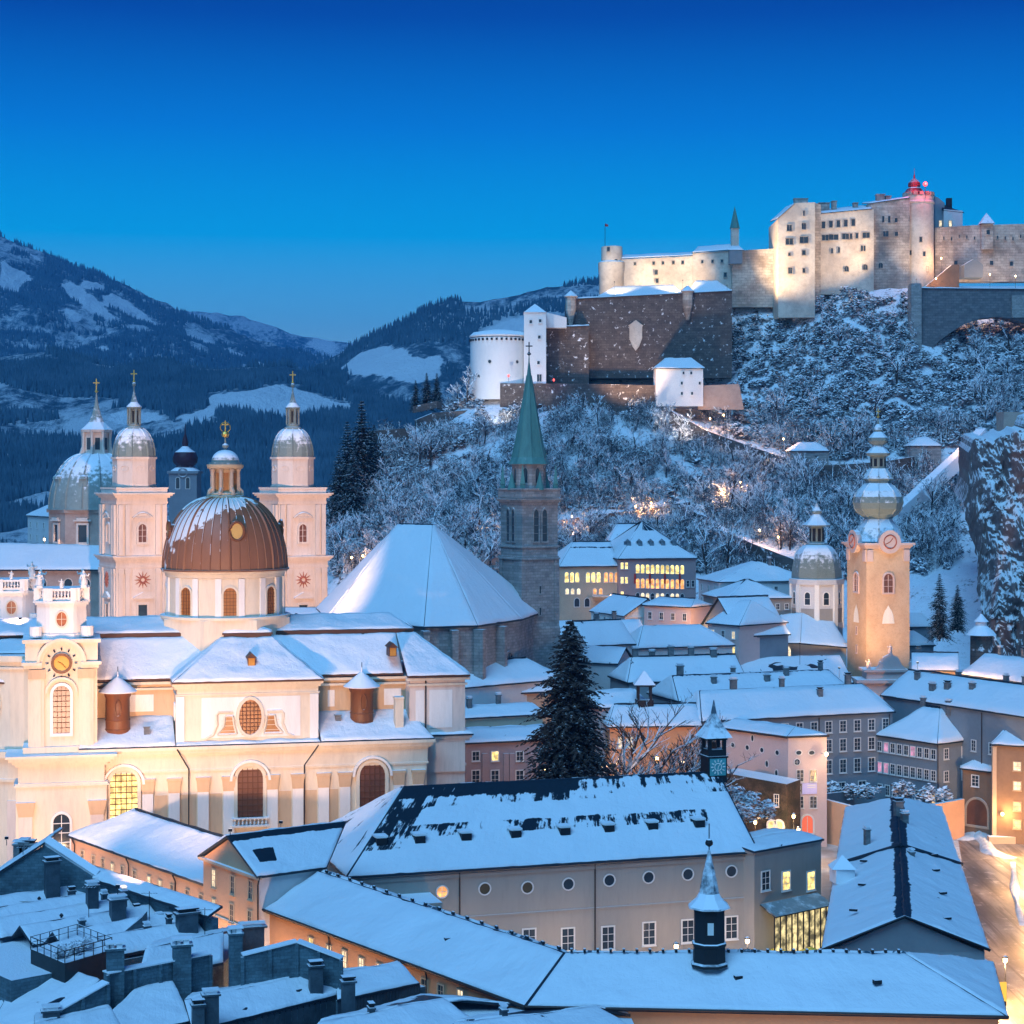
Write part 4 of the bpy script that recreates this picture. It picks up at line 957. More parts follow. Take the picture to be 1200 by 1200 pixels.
window(ch, (fc[0]-12.5*math.sin(a), fc[1]-14*math.cos(a), 14.2), -a, 'arch', 2.2, 6.4, fw=.4, gmat=M_GLB, fmat=M_WHITE, nx=2, ny=4, proud=.4, world=False)
for a in (.25, 1.0):
    b = MB(); b.cbox((fc[0]-12.6*math.sin(a), fc[1]-14.1*math.cos(a), 9), (1.6, .5, 18), -a); b.build('pilaster', M_MARBLE, ch)
lroof(ch, [[(fc[0]-11.5, fc[1]-9, 38.2), (fc[0]+6, fc[1]-12, 38.2), (fc[0]+6, fc[1], 41.5), (fc[0]-6, fc[1], 41)], [(fc[0]-11.5, fc[1]+9, 38.2), (fc[0]+6, fc[1]+12, 38.2), (fc[0]+6, fc[1], 41.5), (fc[0]-6, fc[1], 41)]], cell=1)
statue(ch, fc[0]-8.5, fc[1]-8, 38.3, 3.2, .5, arm=-1, m=mat('bronze_figure', (.10, .12, .14), snow=(.4, .8)))
# ================================================================ the cathedral
def octo(r, ph=math.pi/8, n=8): return [(r*math.cos(ph+2*math.pi*k/n), r*math.sin(ph+2*math.pi*k/n)) for k in range(n)]
CAT = thing('cathedral', 'pale marble cathedral with twin belfry towers and a grey copper dome', 'church', ((157-600)*395/F, 395, 0), 0.0)
def cath_tower(px, Y, deg):
    T = Fr(px, Y, deg); s = Y/F
    def z(py): return H + (HZ-py)*s
    wv = MB(); hwid = 5.55
    def pl(r): return [T.w(x, y) for x, y in sq(r)]
    wv.prism(pl(hwid), 0, z(655)); wv.prism(pl(hwid-.25), z(655), z(582)); o = wv.build('belfry_tower', M_MARBLE, CAT)
    b = MB(); ring_cornice(b, pl(hwid), z(664), [(.4, .15), (1.0, .05), (.4, .4), (.35, .75), (.3, 1.0)]); sub(b, 'cornice', M_MARBLE, o, CAT)
    b = MB(); ring_cornice(b, pl(hwid-.25), z(590), [(.4, .15), (.8, .05), (.4, .5), (.35, .9), (.3, 1.2)]); sub(b, 'cornice', M_MARBLE, o, CAT)
    b = MB(); b.prism(pl(hwid-.2), z(580), z(571)); b.prism(pl(hwid-.05), z(573), z(571)); sub(b, 'parapet', M_MARBLE, o, CAT)
    for side in range(4):
        a = side*math.pi/2
        def fp(x, out, zz):
            xr, yr = x, -(hwid+out); return T.w(xr*math.cos(a)-yr*math.sin(a), xr*math.sin(a)+yr*math.cos(a)) + (zz,)
        if side in (1, 2): continue
        rz = T.r + a
        b = MB()
        for x in (-4.6, -3.2, 3.2, 4.6):
            for z0, z1 in ((10, z(665)), (z(649), z(591))):
                p = fp(x, .08, (z0+z1)/2); b.cbox(p, (.9, .5, z1-z0), rz)
        for x in (-4.6, -3.2, 3.2, 4.6): b.cbox(fp(x, .2, z(668)), (1.15, .5, 1.1), rz)
        sub(b, 'pilasters', M_MARBLE, o, CAT)['kind'] = 'stuff'
        # doorway-like window with a pediment, sun dial, belfry window with a segmental hood
        window(CAT, fp(0, .02, z(717)), rz, 'rect', 1.9, 3.6, fw=.4, gmat=M_GL, fmat=M_MARBLE, nx=1, ny=1, proud=.3)
        b = MB(); p = fp(0, .3, z(699)); ca, sa = math.cos(rz), math.sin(rz)
        b.cbox(p, (4.2, .7, .3), rz); b.add([(p[0]+ca*x+sa*q, p[1]+sa*x-ca*q, p[2]+zz) for q in (.2, -.4) for x, zz in ((-2.1, .15), (2.1, .15), (0, 1.2))], [(0,1,2),(5,4,3),(0,2,5,3),(1,4,5,2)]); sub(b, 'pediment', M_MARBLE, o, CAT)
        b = MB(); p = fp(0, .1, z(678)); n_ = 12
        b.cbox(p, (4.2, .1, 4.2), rz); sub(b, 'dial_panel', M_MARBLE, o, CAT)
        b = MB()
        for k in range(n_):
            t_ = 2*math.pi*k/n_; b.tube([(p[0]+ca*math.cos(t_)*.7+sa*.15, p[1]+sa*math.cos(t_)*.7-ca*.15, p[2]+.7*math.sin(t_)), (p[0]+ca*math.cos(t_)*1.75+sa*.15, p[1]+sa*math.cos(t_)*1.75-ca*.15, p[2]+1.75*math.sin(t_))], .16, 4, r2=.04)
        b.tube([(p[0]+ca*math.cos(t_)*.6+sa*.15, p[1]+sa*math.cos(t_)*.6-ca*.15, p[2]+.6*math.sin(t_)) for t_ in [2*math.pi*k/14 for k in range(15)]], .22, 4)
        sub(b, 'sun_clock', mat('red_gilt', (.42, .13, .08), snow=None, bump=0), o, CAT)['kind'] = 'stuff'
        window(CAT, fp(0, -.2, z(624)), rz, 'arch', 1.7, 3.7, fw=.4, gmat=M_GLB, fmat=M_MARBLE, nx=2, ny=3, proud=.35)
        b = MB(); p = fp(0, .1, z(606))
        pts_ = [(p[0]+ca*x+sa*.25, p[1]+sa*x-ca*.25, p[2]+1.0*(1-(x/2.0)**2)) for x in [-2+.4*k for k in range(11)]]; b.tube(pts_, .22, 4); b.cbox(p, (4.2, .5, .25), rz); sub(b, 'window_hood', M_MARBLE, o, CAT)
    # round drum with oval openings, dome, lantern, spirelet
    cx, cy = T.w(0, 0)
    r = 4.25; b = MB(); b.prism([(cx+x, cy+y) for x, y in octo(r+.15, T.r+math.pi/8)], z(571), z(536)); b.prism([(cx+x, cy+y) for x, y in octo(r+.5, T.r+math.pi/8)], z(538), z(535.5)); b.prism([(cx+x, cy+y) for x, y in octo(r+.4, T.r+math.pi/8)], z(571), z(569)); dr = b.build('bell_drum', M_MARBLE, CAT)
    for k in range(8):
        a = T.r + k*math.pi/4; window(CAT, (cx+r*.945*math.cos(a), cy+r*.945*math.sin(a), z(549)), a+math.pi/2, 'oval', 1.5, .95, fw=.18, gmat=M_GL, fmat=M_MARBLE, nx=1, ny=1, proud=.15)
    b = MB(); b.lathe([(r+.2, 0)] + dome_prof(r, 6.0, .9, 10, .9), (cx, cy, z(535.5)), 16, ph=math.pi/16); dm = b.build('tower_dome', M_COPW, CAT)
    b = MB()
    for k in range(8):
        a = T.r + math.pi/8 + k*math.pi/4; b.tube([(cx+(q+.05)*math.cos(a), cy+(q+.05)*math.sin(a), z(535.5)+zz) for q, zz in dome_prof(r, 6.0, .9, 10, .9)], .14, 4)
    sub(b, 'ribs', M_COPW, dm, CAT)
    zl = z(502); b = MB(); b.lathe([(1.8, -.3), (1.8, .2), (1.35, .3), (1.35, .8), (.8, .85), (.8, 4.0), (1.5, 4.1), (1.6, 4.4), (1.5, 4.6), (.75, 5.4), (.45, 6.4), (.16, 7.6), (.12, 8.6), (.4, 8.9), (.4, 9.3), (.1, 9.6)], (cx, cy, zl), 12); ln_ = b.build('tower_lantern', M_COPW, CAT, smooth=True)
    for k in range(6):
        a = k*math.pi/3; b = MB(); b.lathe([(.22, .8), (.18, 2.4), (.25, 4.1)], (cx+1.25*math.cos(a), cy+1.25*math.sin(a), zl), 6); sub(b, 'column', M_COPW, ln_, CAT)
        g = MB(); a += math.pi/6; g.cbox((cx+.74*math.cos(a), cy+.74*math.sin(a), zl+2.4), (.15, .45, 2.4), a); sub(g, 'opening', M_DARK, ln_, CAT)
    b = MB(); b.lathe([(.05, 0), (.35, .3), (.05, .65)], (cx, cy, zl+9.4), 10); cross(b, (cx, cy, zl+9.9), 2.2); sub(b, 'gilt_cross', M_GOLD, ln_, CAT)
cath_tower(157, 395, 29); cath_tower(343, 403, 29)
# the great dome behind, on its drum
cx, cy = (113-600)*452/F, 452.0; s_ = 452/F
def zc_(py): return H + (HZ-py)*s_
b = MB(); b.prism([(cx+x, cy+y) for x, y in octo(11.0, .3)], 20, zc_(600)); b.prism([(cx+x, cy+y) for x, y in octo(11.5, .3)], zc_(600), zc_(596)); b.build('dome_drum', M_BRICK, CAT)
for k in range(8):
    a = .3 + math.pi/8 + k*math.pi/4; q = 11.0*math.cos(math.pi/8)
    p = (cx+q*math.cos(a), cy+q*math.sin(a), zc_(624)); window(CAT, p, a+math.pi/2, 'rect', 2.0, 4.0, fw=.5, gmat=M_GL, fmat=M_MARBLE, nx=1, ny=1, proud=.35)
    b = MB(); p2 = (p[0]+.4*math.cos(a), p[1]+.4*math.sin(a), zc_(609)); b.cbox(p2, (.7, 4.2, .35), a); b.cbox((p2[0], p2[1], p2[2]+.4), (.6, 2.6, .5), a); b.build('window_hood', M_MARBLE, CAT)
pr = dome_prof(10.9, 13.0, 2.5, 16, .95)
b = MB(); b.lathe([(11.4, -.2), (11.4, .1)] + pr, (cx, cy, zc_(596)), 48); dm = b.build('great_dome', M_COPD, CAT, smooth=True)
b = MB()
for k in range(16):
    a = .3 + k*math.pi/8; b.tube([(cx+(q+.05)*math.cos(a), cy+(q+.05)*math.sin(a), zc_(596)+zz) for q, zz in pr], .22, 4)
sub(b, 'ribs', M_COPD, dm, CAT)
for k in range(8):
    a = .3 + math.pi/8 + k*math.pi/4; q = 9.6; b = MB(); b.cbox((cx+q*math.cos(a), cy+q*math.sin(a), zc_(596)+5.2), (1.2, 2.0, 3.6), a); b.lathe([(1.1, 0), (.9, .6), (.2, 1.0)], (cx+q*math.cos(a), cy+q*math.sin(a), zc_(596)+7), 10); sub(b, 'dome_dormer', M_COPD, dm, CAT)
zl = zc_(536); b = MB(); b.lathe([(4.0, -.5), (4.0, .5), (3.0, .6), (3.0, 5.8), (3.8, 6.0), (3.9, 6.5)], (cx, cy, zl), 8, ph=.3+math.pi/8); ln_ = b.build('dome_lantern', M_MARBLE, CAT)
for k in range(8):
    a = .3 + math.pi/4*k; b = MB(); b.cbox((cx+2.75*math.cos(a), cy+2.75*math.sin(a), zl+3.2), (.15, 1.1, 2.8), a); sub(b, 'opening', M_GL, ln_, CAT)
    a += math.pi/8; b = MB(); b.lathe([(.45, .5), (.35, 2), (.35, 5), (.5, 5.9)], (cx+3.3*math.cos(a), cy+3.3*math.sin(a), zl), 6); b.tube([(cx+3.3*math.cos(a), cy+3.3*math.sin(a), zl+2.6), (cx+4.0*math.cos(a), cy+4.0*math.sin(a), zl+.6)], .35, 5); sub(b, 'buttress', M_MARBLE, ln_, CAT)
b = MB(); b.lathe([(4.0, 0), (3.2, .6), (1.9, 1.8), (1.1, 3.6), (.5, 6.0), (.2, 8.0), (.15, 9)], (cx, cy, zl+6.5), 8, ph=.3+math.pi/8); sub(b, 'lantern_roof', M_COPD, ln_, CAT)
b = MB(); b.lathe([(.05, 0), (.5, .4), (.05, .9)], (cx, cy, zl+15.2), 10); cross(b, (cx, cy, zl+16), 2.6); sub(b, 'gilt_cross', M_GOLD, ln_, CAT)
# nave / transept body with its snow roof, to the left of the towers
z0 = 63 - (668-560)*430/F
b = MB(); b.prism([(-125, 432), (-84, 432), (-62, 470), (-125, 470)], 0, z0-.3); b.prism([(-92, 405), (-38, 432), (-50, 470), (-92, 470)], 0, 28); b.build('nave_wall', M_BRICK, CAT)
A_ = (-125, 432); B_ = (-84, 432)
for px in (20, 50, 80, 101): window(CAT, hit(px, 684, A_, B_), 0, 'round', 1.8, 2.2, fw=.2, gmat=M_GL, fmat=M_MARBLE, nx=1, ny=1)
zr_ = 63 - (640-560)*440/F
roof(CAT, [[Vector((-127, 431, z0)), Vector((-83, 431, z0)), Vector((-88, 442, zr_)), Vector((-127, 442, zr_+1))], [Vector((-83, 431, z0)), Vector((-70, 455, z0)), Vector((-88, 455, zr_)), Vector((-88, 442, zr_))]], cell=1.6)
zq = 28.0
roof(CAT, [[Vector((-78, 412, zq)), Vector((-36, 430, zq)), Vector((-44, 445, zq+4)), Vector((-84, 428, zq+4))]], cell=1.6)

# ================================================================ the gothic friars' church
FR_ = thing('gothic_church', 'grey stone gothic church with a huge steep snow roof and slender green spire', 'church', P(520, 760, 340)*Vector((1, 1, 0)) if False else ((520-600)*345/F, 345, 0), 0.0)
za = 63 - (733-560)*336/F        # eaves
zt = 63 - (614-560)*352/F        # ridge
e1 = P(383, 730, 352); e2 = P(497, 733, 332); e3 = P(560, 731, 335); e4 = P(612, 724, 350); r1 = P(468, 615, 358); r2 = P(507, 613, 352); e5 = P(640, 724, 372); e0 = P(370, 720, 380)
for e in (e0, e1, e2, e3, e4, e5): e.z = za
r1.z = r2.z = zt
def up2(p, dz, f=1.0): return Vector((p.x, p.y, p.z+dz))
# the roof flares at the eaves
def flare(e, r, k=.42): m = e.lerp(r, k); m.z -= 0.8; return m
fs = []
rr = [r1, r2, r2, r2, r2]; ee = [e1, e2, e3, e4, e5]
def seg(a, b, ra, rb):
    fs.append([a, b, rb, ra])
seg(e1, e2, r1, r2); seg(e2, e3, r2, r2); seg(e3, e4, r2, r2); seg(e4, e5, r2, r2); seg(e0, e1, r1, r1)
for i, f in enumerate(fs):
    if (f[2]-f[3]).length < 1e-3: fs[i] = f[:3]
M_SNOWF = snow_mat('snow_smooth', under=(.05, .07, .09), stretch=True)
roof(FR_, fs, cell=1.3, snow=M_SNOWF, sn=.15, edge=.6, bare=lambda fi, u, v: -.08)
wl = [Vector((p.x, p.y)) for p in (e1, e2, e3, e4, e5)] + [Vector((-10, 385)), Vector((-55, 385))]
b = MB(); b.prism(inset(wl, .7), 0, za-.1); b.build('choir_wall', M_GREYST, FR_)
for (pa, pb, t_) in ((e2, e3, .02), (e2, e3, .55), (e3, e4, .02), (e3, e4, .5), (e1, e2, .5)):
    p = pa.lerp(pb, t_); d = (pb-pa).normalized(); n_ = Vector((d.y, -d.x, 0)); b = MB()
    rz = math.atan2(d.y, d.x); q = p + n_*.2
    b.cbox((q.x, q.y, (za-1)/2), (1.1, 1.8, za-1), rz); b.cbox((q.x, q.y, za-.8), (1.3, 2.0, .4), rz); b.build('buttress', M_GREYST, FR_)
pA, pB = e3, e4
p = hit(596, 775, (e3.x, e3.y+.72), (e4.x, e4.y+.72)); window(FR_, p, wall_rz(e3, e4), 'round', 3.2, 3.2, fw=.35, gmat=M_GL, fmat=M_GREYST, nx=3, ny=3, proud=.3)
# a little roof hatch
p = P(543, 712, 342); b = MB(); b.cbox((p.x, p.y, p.z), (1.6, 3, 1.6), .2); b.add([(p.x-1.0, p.y-1.7, p.z+.8), (p.x+1.0, p.y-1.7, p.z+.8), (p.x, p.y-1.7, p.z+1.6), (p.x-1, p.y+2, p.z+.8), (p.x+1, p.y+2, p.z+.8), (p.x, p.y+2, p.z+1.6)], [(0,1,2),(3,5,4),(0,2,5,3),(1,4,5,2)]); b.build('roof_hatch', M_SLATE, FR_)
# tower
T = Fr(620, 368, 31); s_ = 368/F
def zt_(py): return H + (HZ-py)*s_
def tp(r): return [T.w(x, y) for x, y in sq(r)]
b = MB(); b.prism(tp(4.0), 0, zt_(582)); tw = b.build('bell_tower', M_GREYST, FR_)
b = MB(); b.prism(tp(4.35), 0, zt_(735)); b.prism(tp(4.35), zt_(735), zt_(728), top=tp(4.0)); ring_cornice(b, tp(4.0), zt_(655), [(.35, .35), (.3, .15)]); ring_cornice(b, tp(4.0), zt_(641), [(.35, .3)]); ring_cornice(b, tp(4.0), zt_(590), [(.4, .2), (.3, .5), (.3, .7)]); ring_cornice(b, tp(4.0), zt_(574), [(.3, .55)]); b.prism(tp(4.35), zt_(583), zt_(573)); sub(b, 'string_course', M_GREYST, tw, FR_)['kind'] = 'stuff'
b = MB()
for x in (-3.7, 3.7):
    for y in (-3.7, 3.7):
        q = T.w(x, y); b.cbox((q[0], q[1], (zt_(735)+zt_(655))/2), (1.0, 1.0, zt_(655)-zt_(735)), T.r)
sub(b, 'corner_strips', M_GREYST, tw, FR_)['kind'] = 'stuff'
for a in (0, math.pi*1.5):
    rz = T.r + a
    for x in (-.95, .95):
        xx, yy = x*1.0, -4.02; q = T.w(xx*math.cos(a)-yy*math.sin(a), xx*math.sin(a)+yy*math.cos(a)); window(FR_, (q[0], q[1], zt_(615)), rz, 'gothic', 1.1, 6.2, fw=.28, gmat=M_GL, fmat=M_GREYST, nx=1, ny=4, proud=.25)
    for zz in (690, 715):
        xx, yy = 0, -4.03; q = T.w(-yy*math.sin(a), yy*math.cos(a)); window(FR_, (q[0], q[1], zt_(zz)), rz, 'rect', .35, 1.4, fw=.12, gmat=M_GL, fmat=M_GREYST, nx=1, ny=1)
cx, cy = T.w(0, 0)
oc = [(cx+x, cy+y) for x, y in octo(3.3, T.r+math.pi/8)]
b = MB(); b.prism(oc, zt_(574), zt_(544)); b.prism(inset(oc, -.3), zt_(545), zt_(542)); oct_ = b.build('tower_octagon', M_GREYST, FR_)
for k in range(8):
    a = T.r + k*math.pi/4; q = 3.3*math.cos(math.pi/8); window(FR_, (cx+q*math.cos(a), cy+q*math.sin(a), zt_(557)), a+math.pi/2, 'gothic', .9, 2.9, fw=.18, gmat=M_GL, fmat=M_GREYST, nx=1, ny=1)
for x in (-1, 1):
    for y in (-1, 1):
        q = T.w(x*3.7, y*3.7); b = MB(); b.cbox((q[0], q[1], zt_(571)), (.7, .7, 1.8), T.r); b.prism([(q[0]+i, q[1]+j) for i, j in sq(.45)], zt_(567), zt_(545), top=[(q[0]+i, q[1]+j) for i, j in sq(.04)]); b.build('pinnacle', M_COPPER, FR_)
for k in range(4):
    a = T.r + k*math.pi/2; q = (cx+3.9*math.cos(a), cy+3.9*math.sin(a)); b = MB(); b.prism([(q[0]+i, q[1]+j) for i, j in octo(.9, a)], zt_(574), zt_(553), top=[(q[0]+i, q[1]+j) for i, j in octo(.05, a)]); b.build('pinnacle', M_COPPER, FR_)
sp = MB(); sp.lathe([(4.15, zt_(544)), (3.4, zt_(536)), (2.75, zt_(520)), (1.9, zt_(493)), (1.1, zt_(465)), (.45, zt_(440)), (.14, zt_(424)), (.08, zt_(414))], (cx, cy, 0), 8, ph=T.r+math.pi/8); spo = sp.build('spire', M_COPPER, FR_)
b = MB()
for k in range(8):
    a = T.r+math.pi/8+k*math.pi/4; b.tube([(cx+q*math.cos(a), cy+q*math.sin(a), zz) for q, zz in ((3.4, zt_(536)), (2.75, zt_(520)), (1.9, zt_(493)), (1.1, zt_(465)), (.45, zt_(440)))], .1, 4)
sub(b, 'spire_ribs', M_COPPER, spo, FR_)
b = MB(); b.lathe([(.05, 0), (.45, .35), (.05, .8)], (cx, cy, zt_(417)), 10); cross(b, (cx, cy, zt_(414)), 2.2); sub(b, 'finial', M_DARK, spo, FR_)

# ================================================================ the abbey church and its tower
AB = thing('abbey_church', 'abbey church with a floodlit orange tower and snowy green onion domes', 'church', ((1025-600)*430/F, 430, 0), 0.0)
T = Fr(1029, 430, 14); s_ = 430/F
def zp(py): return H + (HZ-py)*s_
def tp(r): return [T.w(x, y) for x, y in sq(r)]
M_ABB = mat('apricot_tower_plaster', (.62, .44, .29), (.52, .34, .21), scale=.3, dirt=.3)
b = MB(); b.prism(tp(5.2), 0, zp(640)); tw = b.build('abbey_tower', M_ABB, AB)
b = MB(); ring_cornice(b, tp(5.2), zp(642), [(.4, .2), (.4, .55), (.5, .95)]); sub(b, 'cornice', M_ROSE, tw, AB)
for a in (0, math.pi*1.5):
    rz = T.r + a; ca, sa = math.cos(rz), math.sin(rz)
    def fp(x, out, zz):
        yy = -(5.2+out); return T.w(x*math.cos(a)-yy*math.sin(a), x*math.sin(a)+yy*math.cos(a)) + (zz,)
    window(AB, fp(0, 0, zp(682)), rz, 'arch', 2.2, 4.2, fw=.35, gmat=M_GLB, fmat=M_ROSE, nx=2, ny=3, proud=.3)
    b = MB(); p = fp(0, .05, zp(720)); b.add([(p[0]+ca*x+sa*.06, p[1]+sa*x-ca*.06, p[2]+zz) for x, zz in ((-1.5, -1.7), (1.5, -1.7), (1.2, .2), (.8, 1.2), (.4, 1.7), (0, 2.4), (-.4, 1.7), (-.8, 1.2), (-1.2, .2))], [tuple(range(9))]); sub(b, 'painted_panel', M_WHITE, tw, AB)
    b = MB(); p = fp(0, .3, zp(634)); n_ = 20
    vs = [(p[0]+ca*2.6*math.cos(t_)+sa*q, p[1]+sa*2.6*math.cos(t_)-ca*q, p[2]+2.6*math.sin(t_)) for q in (.75, -.4) for t_ in [2*math.pi*k/n_ for k in range(n_)]]
    b.add(vs, [tuple(range(n_)), tuple(range(2*n_-1, n_-1, -1))] + [(k, n_+k, n_+(k+1) % n_, (k+1) % n_) for k in range(n_)]); ck = b.build('clock', M_ROSE, AB)
    b = MB(); b.tube([(p[0]+ca*1.5*math.cos(t_)+sa*.8, p[1]+sa*1.5*math.cos(t_)-ca*.8, p[2]+1.5*math.sin(t_)) for t_ in [2*math.pi*k/18 for k in range(19)]], .16, 4); b.tube([(p[0]+sa*.8, p[1]-ca*.8, p[2]), (p[0]+ca*.7+sa*.8, p[1]+sa*.7-ca*.8, p[2]+.9)], .1, 4); b.tube([(p[0]+sa*.8, p[1]-ca*.8, p[2]), (p[0]-ca*1.1+sa*.8, p[1]-sa*1.1-ca*.8, p[2]-.5)], .1, 4); sub(b, 'clock_hands', mat('red_gilt', (.42, .13, .08)), ck, AB)
    for x in (-4.4, 4.4):
        b = MB(); b.cbox(fp(x, .05, zp(650)), (1.4, .5, 2.6), rz); sub(b, 'capital', M_ROSE, tw, AB)
    for zz in (738, 760): window(AB, fp(0, 0, zp(zz)), rz, 'rect', .5, 1.6, fw=.15, gmat=M_GL, fmat=M_ROSE, nx=1, ny=1) if a else None
cx, cy = T.w(0, 0)
on = [(5.9, 634), (5.6, 631), (5.1, 625), (4.4, 618), (3.4, 612), (2.9, 608), (3.2, 605.5), (4.3, 602), (5.2, 596), (5.5, 589), (5.2, 582), (4.4, 575), (3.2, 569), (2.6, 566), (2.8, 563), (3.3, 561), (3.0, 558), (2.3, 553), (1.75, 549), (1.75, 535), (2.6, 533.5), (2.7, 531), (2.0, 527), (1.45, 524), (1.3, 522), (1.8, 520), (2.2, 516.5), (2.15, 513), (1.5, 509), (.95, 506), (1.1, 504), (.9, 501), (.35, 497), (.15, 492), (.08, 487)]
b = MB(); b.lathe([(r, zp(y)) for r, y in on], (cx, cy, 0), 8, ph=T.r+math.pi/8); oo = b.build('onion_dome', M_COPW, AB)
b = MB()
for k in range(8):
    a = T.r+math.pi/8+k*math.pi/4; b.tube([(cx+(r+.03)*math.cos(a), cy+(r+.03)*math.sin(a), zp(y)) for r, y in on[:19]], .16, 4)
sub(b, 'ribs', M_COPW, oo, AB)
for k in range(8):
    a = T.r + k*math.pi/4; g = MB(); g.cbox((cx+1.6*math.cos(a), cy+1.6*math.sin(a), zp(542)), (.15, .7, 1.7), a); sub(g, 'opening', M_DARK, oo, AB)
b = MB(); b.lathe([(.05, 0), (.4, .3), (.05, .7)], (cx, cy, zp(490)), 10); cross(b, (cx, cy, zp(488)), 1.8); sub(b, 'gilt_cross', M_GOLD, oo, AB)
# crossing octagon with its own dome
T2 = Fr(957, 452, 14); s2 = 452/F
def zq_(py): return H + (HZ-py)*s2
cx, cy = T2.w(0, 0)
M_OCT = mat('pale_grey_plaster', (.62, .60, .58), dirt=.12)
oc = [(cx+x, cy+y) for x, y in octo(6.1, T2.r+math.pi/8)]
b = MB(); b.prism(oc, 10, zq_(680)); b.prism(inset(oc, -.35), zq_(684), zq_(678)); b.prism(inset(oc, -.2), zq_(735), zq_(729)); b.build('crossing_octagon', M_OCT, AB)
for k in range(8):
    a = T2.r + k*math.pi/4; q = 6.1*math.cos(math.pi/8); p = (cx+q*math.cos(a), cy+q*math.sin(a))
    window(AB, (p[0], p[1], zq_(700)), a+math.pi/2, 'arch', 1.3, 2.9, fw=.25, gmat=M_GL, fmat=M_WHITE, nx=1, ny=2)
    b = MB(); b.cbox((p[0]+.02*math.cos(a), p[1]+.02*math.sin(a), zq_(720)), (.1, 3.2, 3.4), a); b.build('wall_panel', M_TAUPE, AB)
    a += math.pi/8; b = MB(); b.cbox((cx+6.05*math.cos(a), cy+6.05*math.sin(a), (zq_(735)+zq_(684))/2), (.6, 1.1, zq_(684)-zq_(735)), a); b.build('pilaster', M_WHITE, AB)
b = MB(); b.lathe([(6.4, 0), (6.1, .3)] + [(r, z+.3) for r, z in dome_prof(5.9, 8.0, 1.6, 10, .8)], (cx, cy, zq_(679)), 8, ph=T2.r+math.pi/8); dm = b.build('crossing_dome', M_COPW, AB)
b = MB(); b.lathe([(2.4, -.4), (2.4, .3), (1.7, .4), (1.7, 4.2), (3.2, 4.3), (3.3, 4.6), (2.2, 5.6), (1.3, 6.6), (.9, 7.2), (1.3, 7.6), (1.2, 8.0), (.5, 8.8), (.15, 9.8)], (cx, cy, zq_(638)), 8, ph=T2.r+math.pi/8); ln_ = b.build('crossing_lantern', M_COPW, AB)
for k in range(8):
    a = T2.r + k*math.pi/4; g = MB(); g.cbox((cx+1.58*math.cos(a), cy+1.58*math.sin(a), zq_(638)+2.3), (.15, .75, 3.0), a); sub(g, 'opening', M_DARK, ln_, AB)
# body: walls and roofs round the octagon
zb_ = 63 - (752-560)*438/F
def pz(px, py, Y, z): p = P(px, py, Y); p.z = z; return p
q1, q2 = pz(840, 0, 436, zb_), pz(934, 0, 434, zb_)
b = MB(); b.prism([(pz(842,0,437,0).x, 437), (pz(992,0,437,0).x, 437), (pz(992,0,437,0).x+4, 470), (pz(842,0,437,0).x, 470)], 0, zb_-.2); b.build('nave_wall', M_OCT, AB)
for px in (862, 880): win_at(AB, (0, 436.98), (100, 436.98), px, 768, 'arch', 1.4, 3.0)
window(AB, hit(920, 765, (0, 436.98), (100, 436.98)), 0, 'arch', 2.6, 3.4, fw=.3, gmat=M_LITW, fmat=M_WHITE, nx=2, ny=2)
roof(AB, [[pz(884, 0, 435, zb_), pz(938, 0, 434, zb_), pz(940, 0, 448, zb_+6.0), pz(918, 0, 448, zb_+5.5)], [pz(938, 0, 434, zb_), pz(996, 0, 436, zb_-1.2), pz(972, 0, 450, zb_+5.0), pz(940, 0, 448, zb_+6.0)], [pz(862, 0, 462, zb_), pz(884, 0, 435, zb_), pz(918, 0, 448, zb_+5.5)]], cell=1.3)
# lower range before the tower with a row of round windows, and the statued porch
zl_ = 63 - (803-560)*405/F
pa, pb_ = pz(855, 0, 405, zl_), pz(1001, 0, 410, zl_)
b = MB(); b.prism([(pa.x, pa.y+.4), (pb_.x, pb_.y+.4), (pb_.x-2, pb_.y+20), (pa.x, pa.y+20)], 0, zl_-.1); b.build('cloister_wall', M_ROSE, AB)
roof(AB, [[pa, pb_, pz(985, 0, 424, zl_+4.6), pz(846, 0, 422, zl_+4.2)]], cell=1.3)
for px in (962, 971, 979, 991, 1003): win_at(AB, (pa.x, pa.y+.38), (pb_.x, pb_.y+.38), px, 803 if px > 985 else 802, 'round', .9, .9, fw=.12, nx=1, ny=1)
b = MB(); x0 = pz(1008, 0, 408, 0).x; x1 = pz(1070, 0, 408, 0).x; b.box((x0, 408, 0), (x1, 414, 19.2)); b.box((x0-.8, 407.2, 19.2), (x1+.8, 414.8, 19.9)); b.box((x0+1.5, 408.6, 19.9), (x1-1.5, 414, 21.5)); b.box((x0+.8, 408, 21.5), (x1-.8, 414.5, 22.0)); po = b.build('porch', M_ROSE, AB)
xm = (x0+x1)/2+1.0; b = MB(); b.slab([(xm-3.4, 22), (xm+3.4, 22), (xm+2.4, 23), (xm+1.6, 24.6), (xm, 25.4), (xm-1.6, 24.6), (xm-2.4, 23)], 408.6, 1.0); sub(b, 'gable_scroll', M_ROSE, po, AB)
for i, dx in enumerate((-4.6, -2.2, 0, 4.4)): statue(AB, xm+dx, 409, 22.0 if dx else 25.2, 2.2, i, arm=1 if i % 2 else -1, m=M_ROSE)

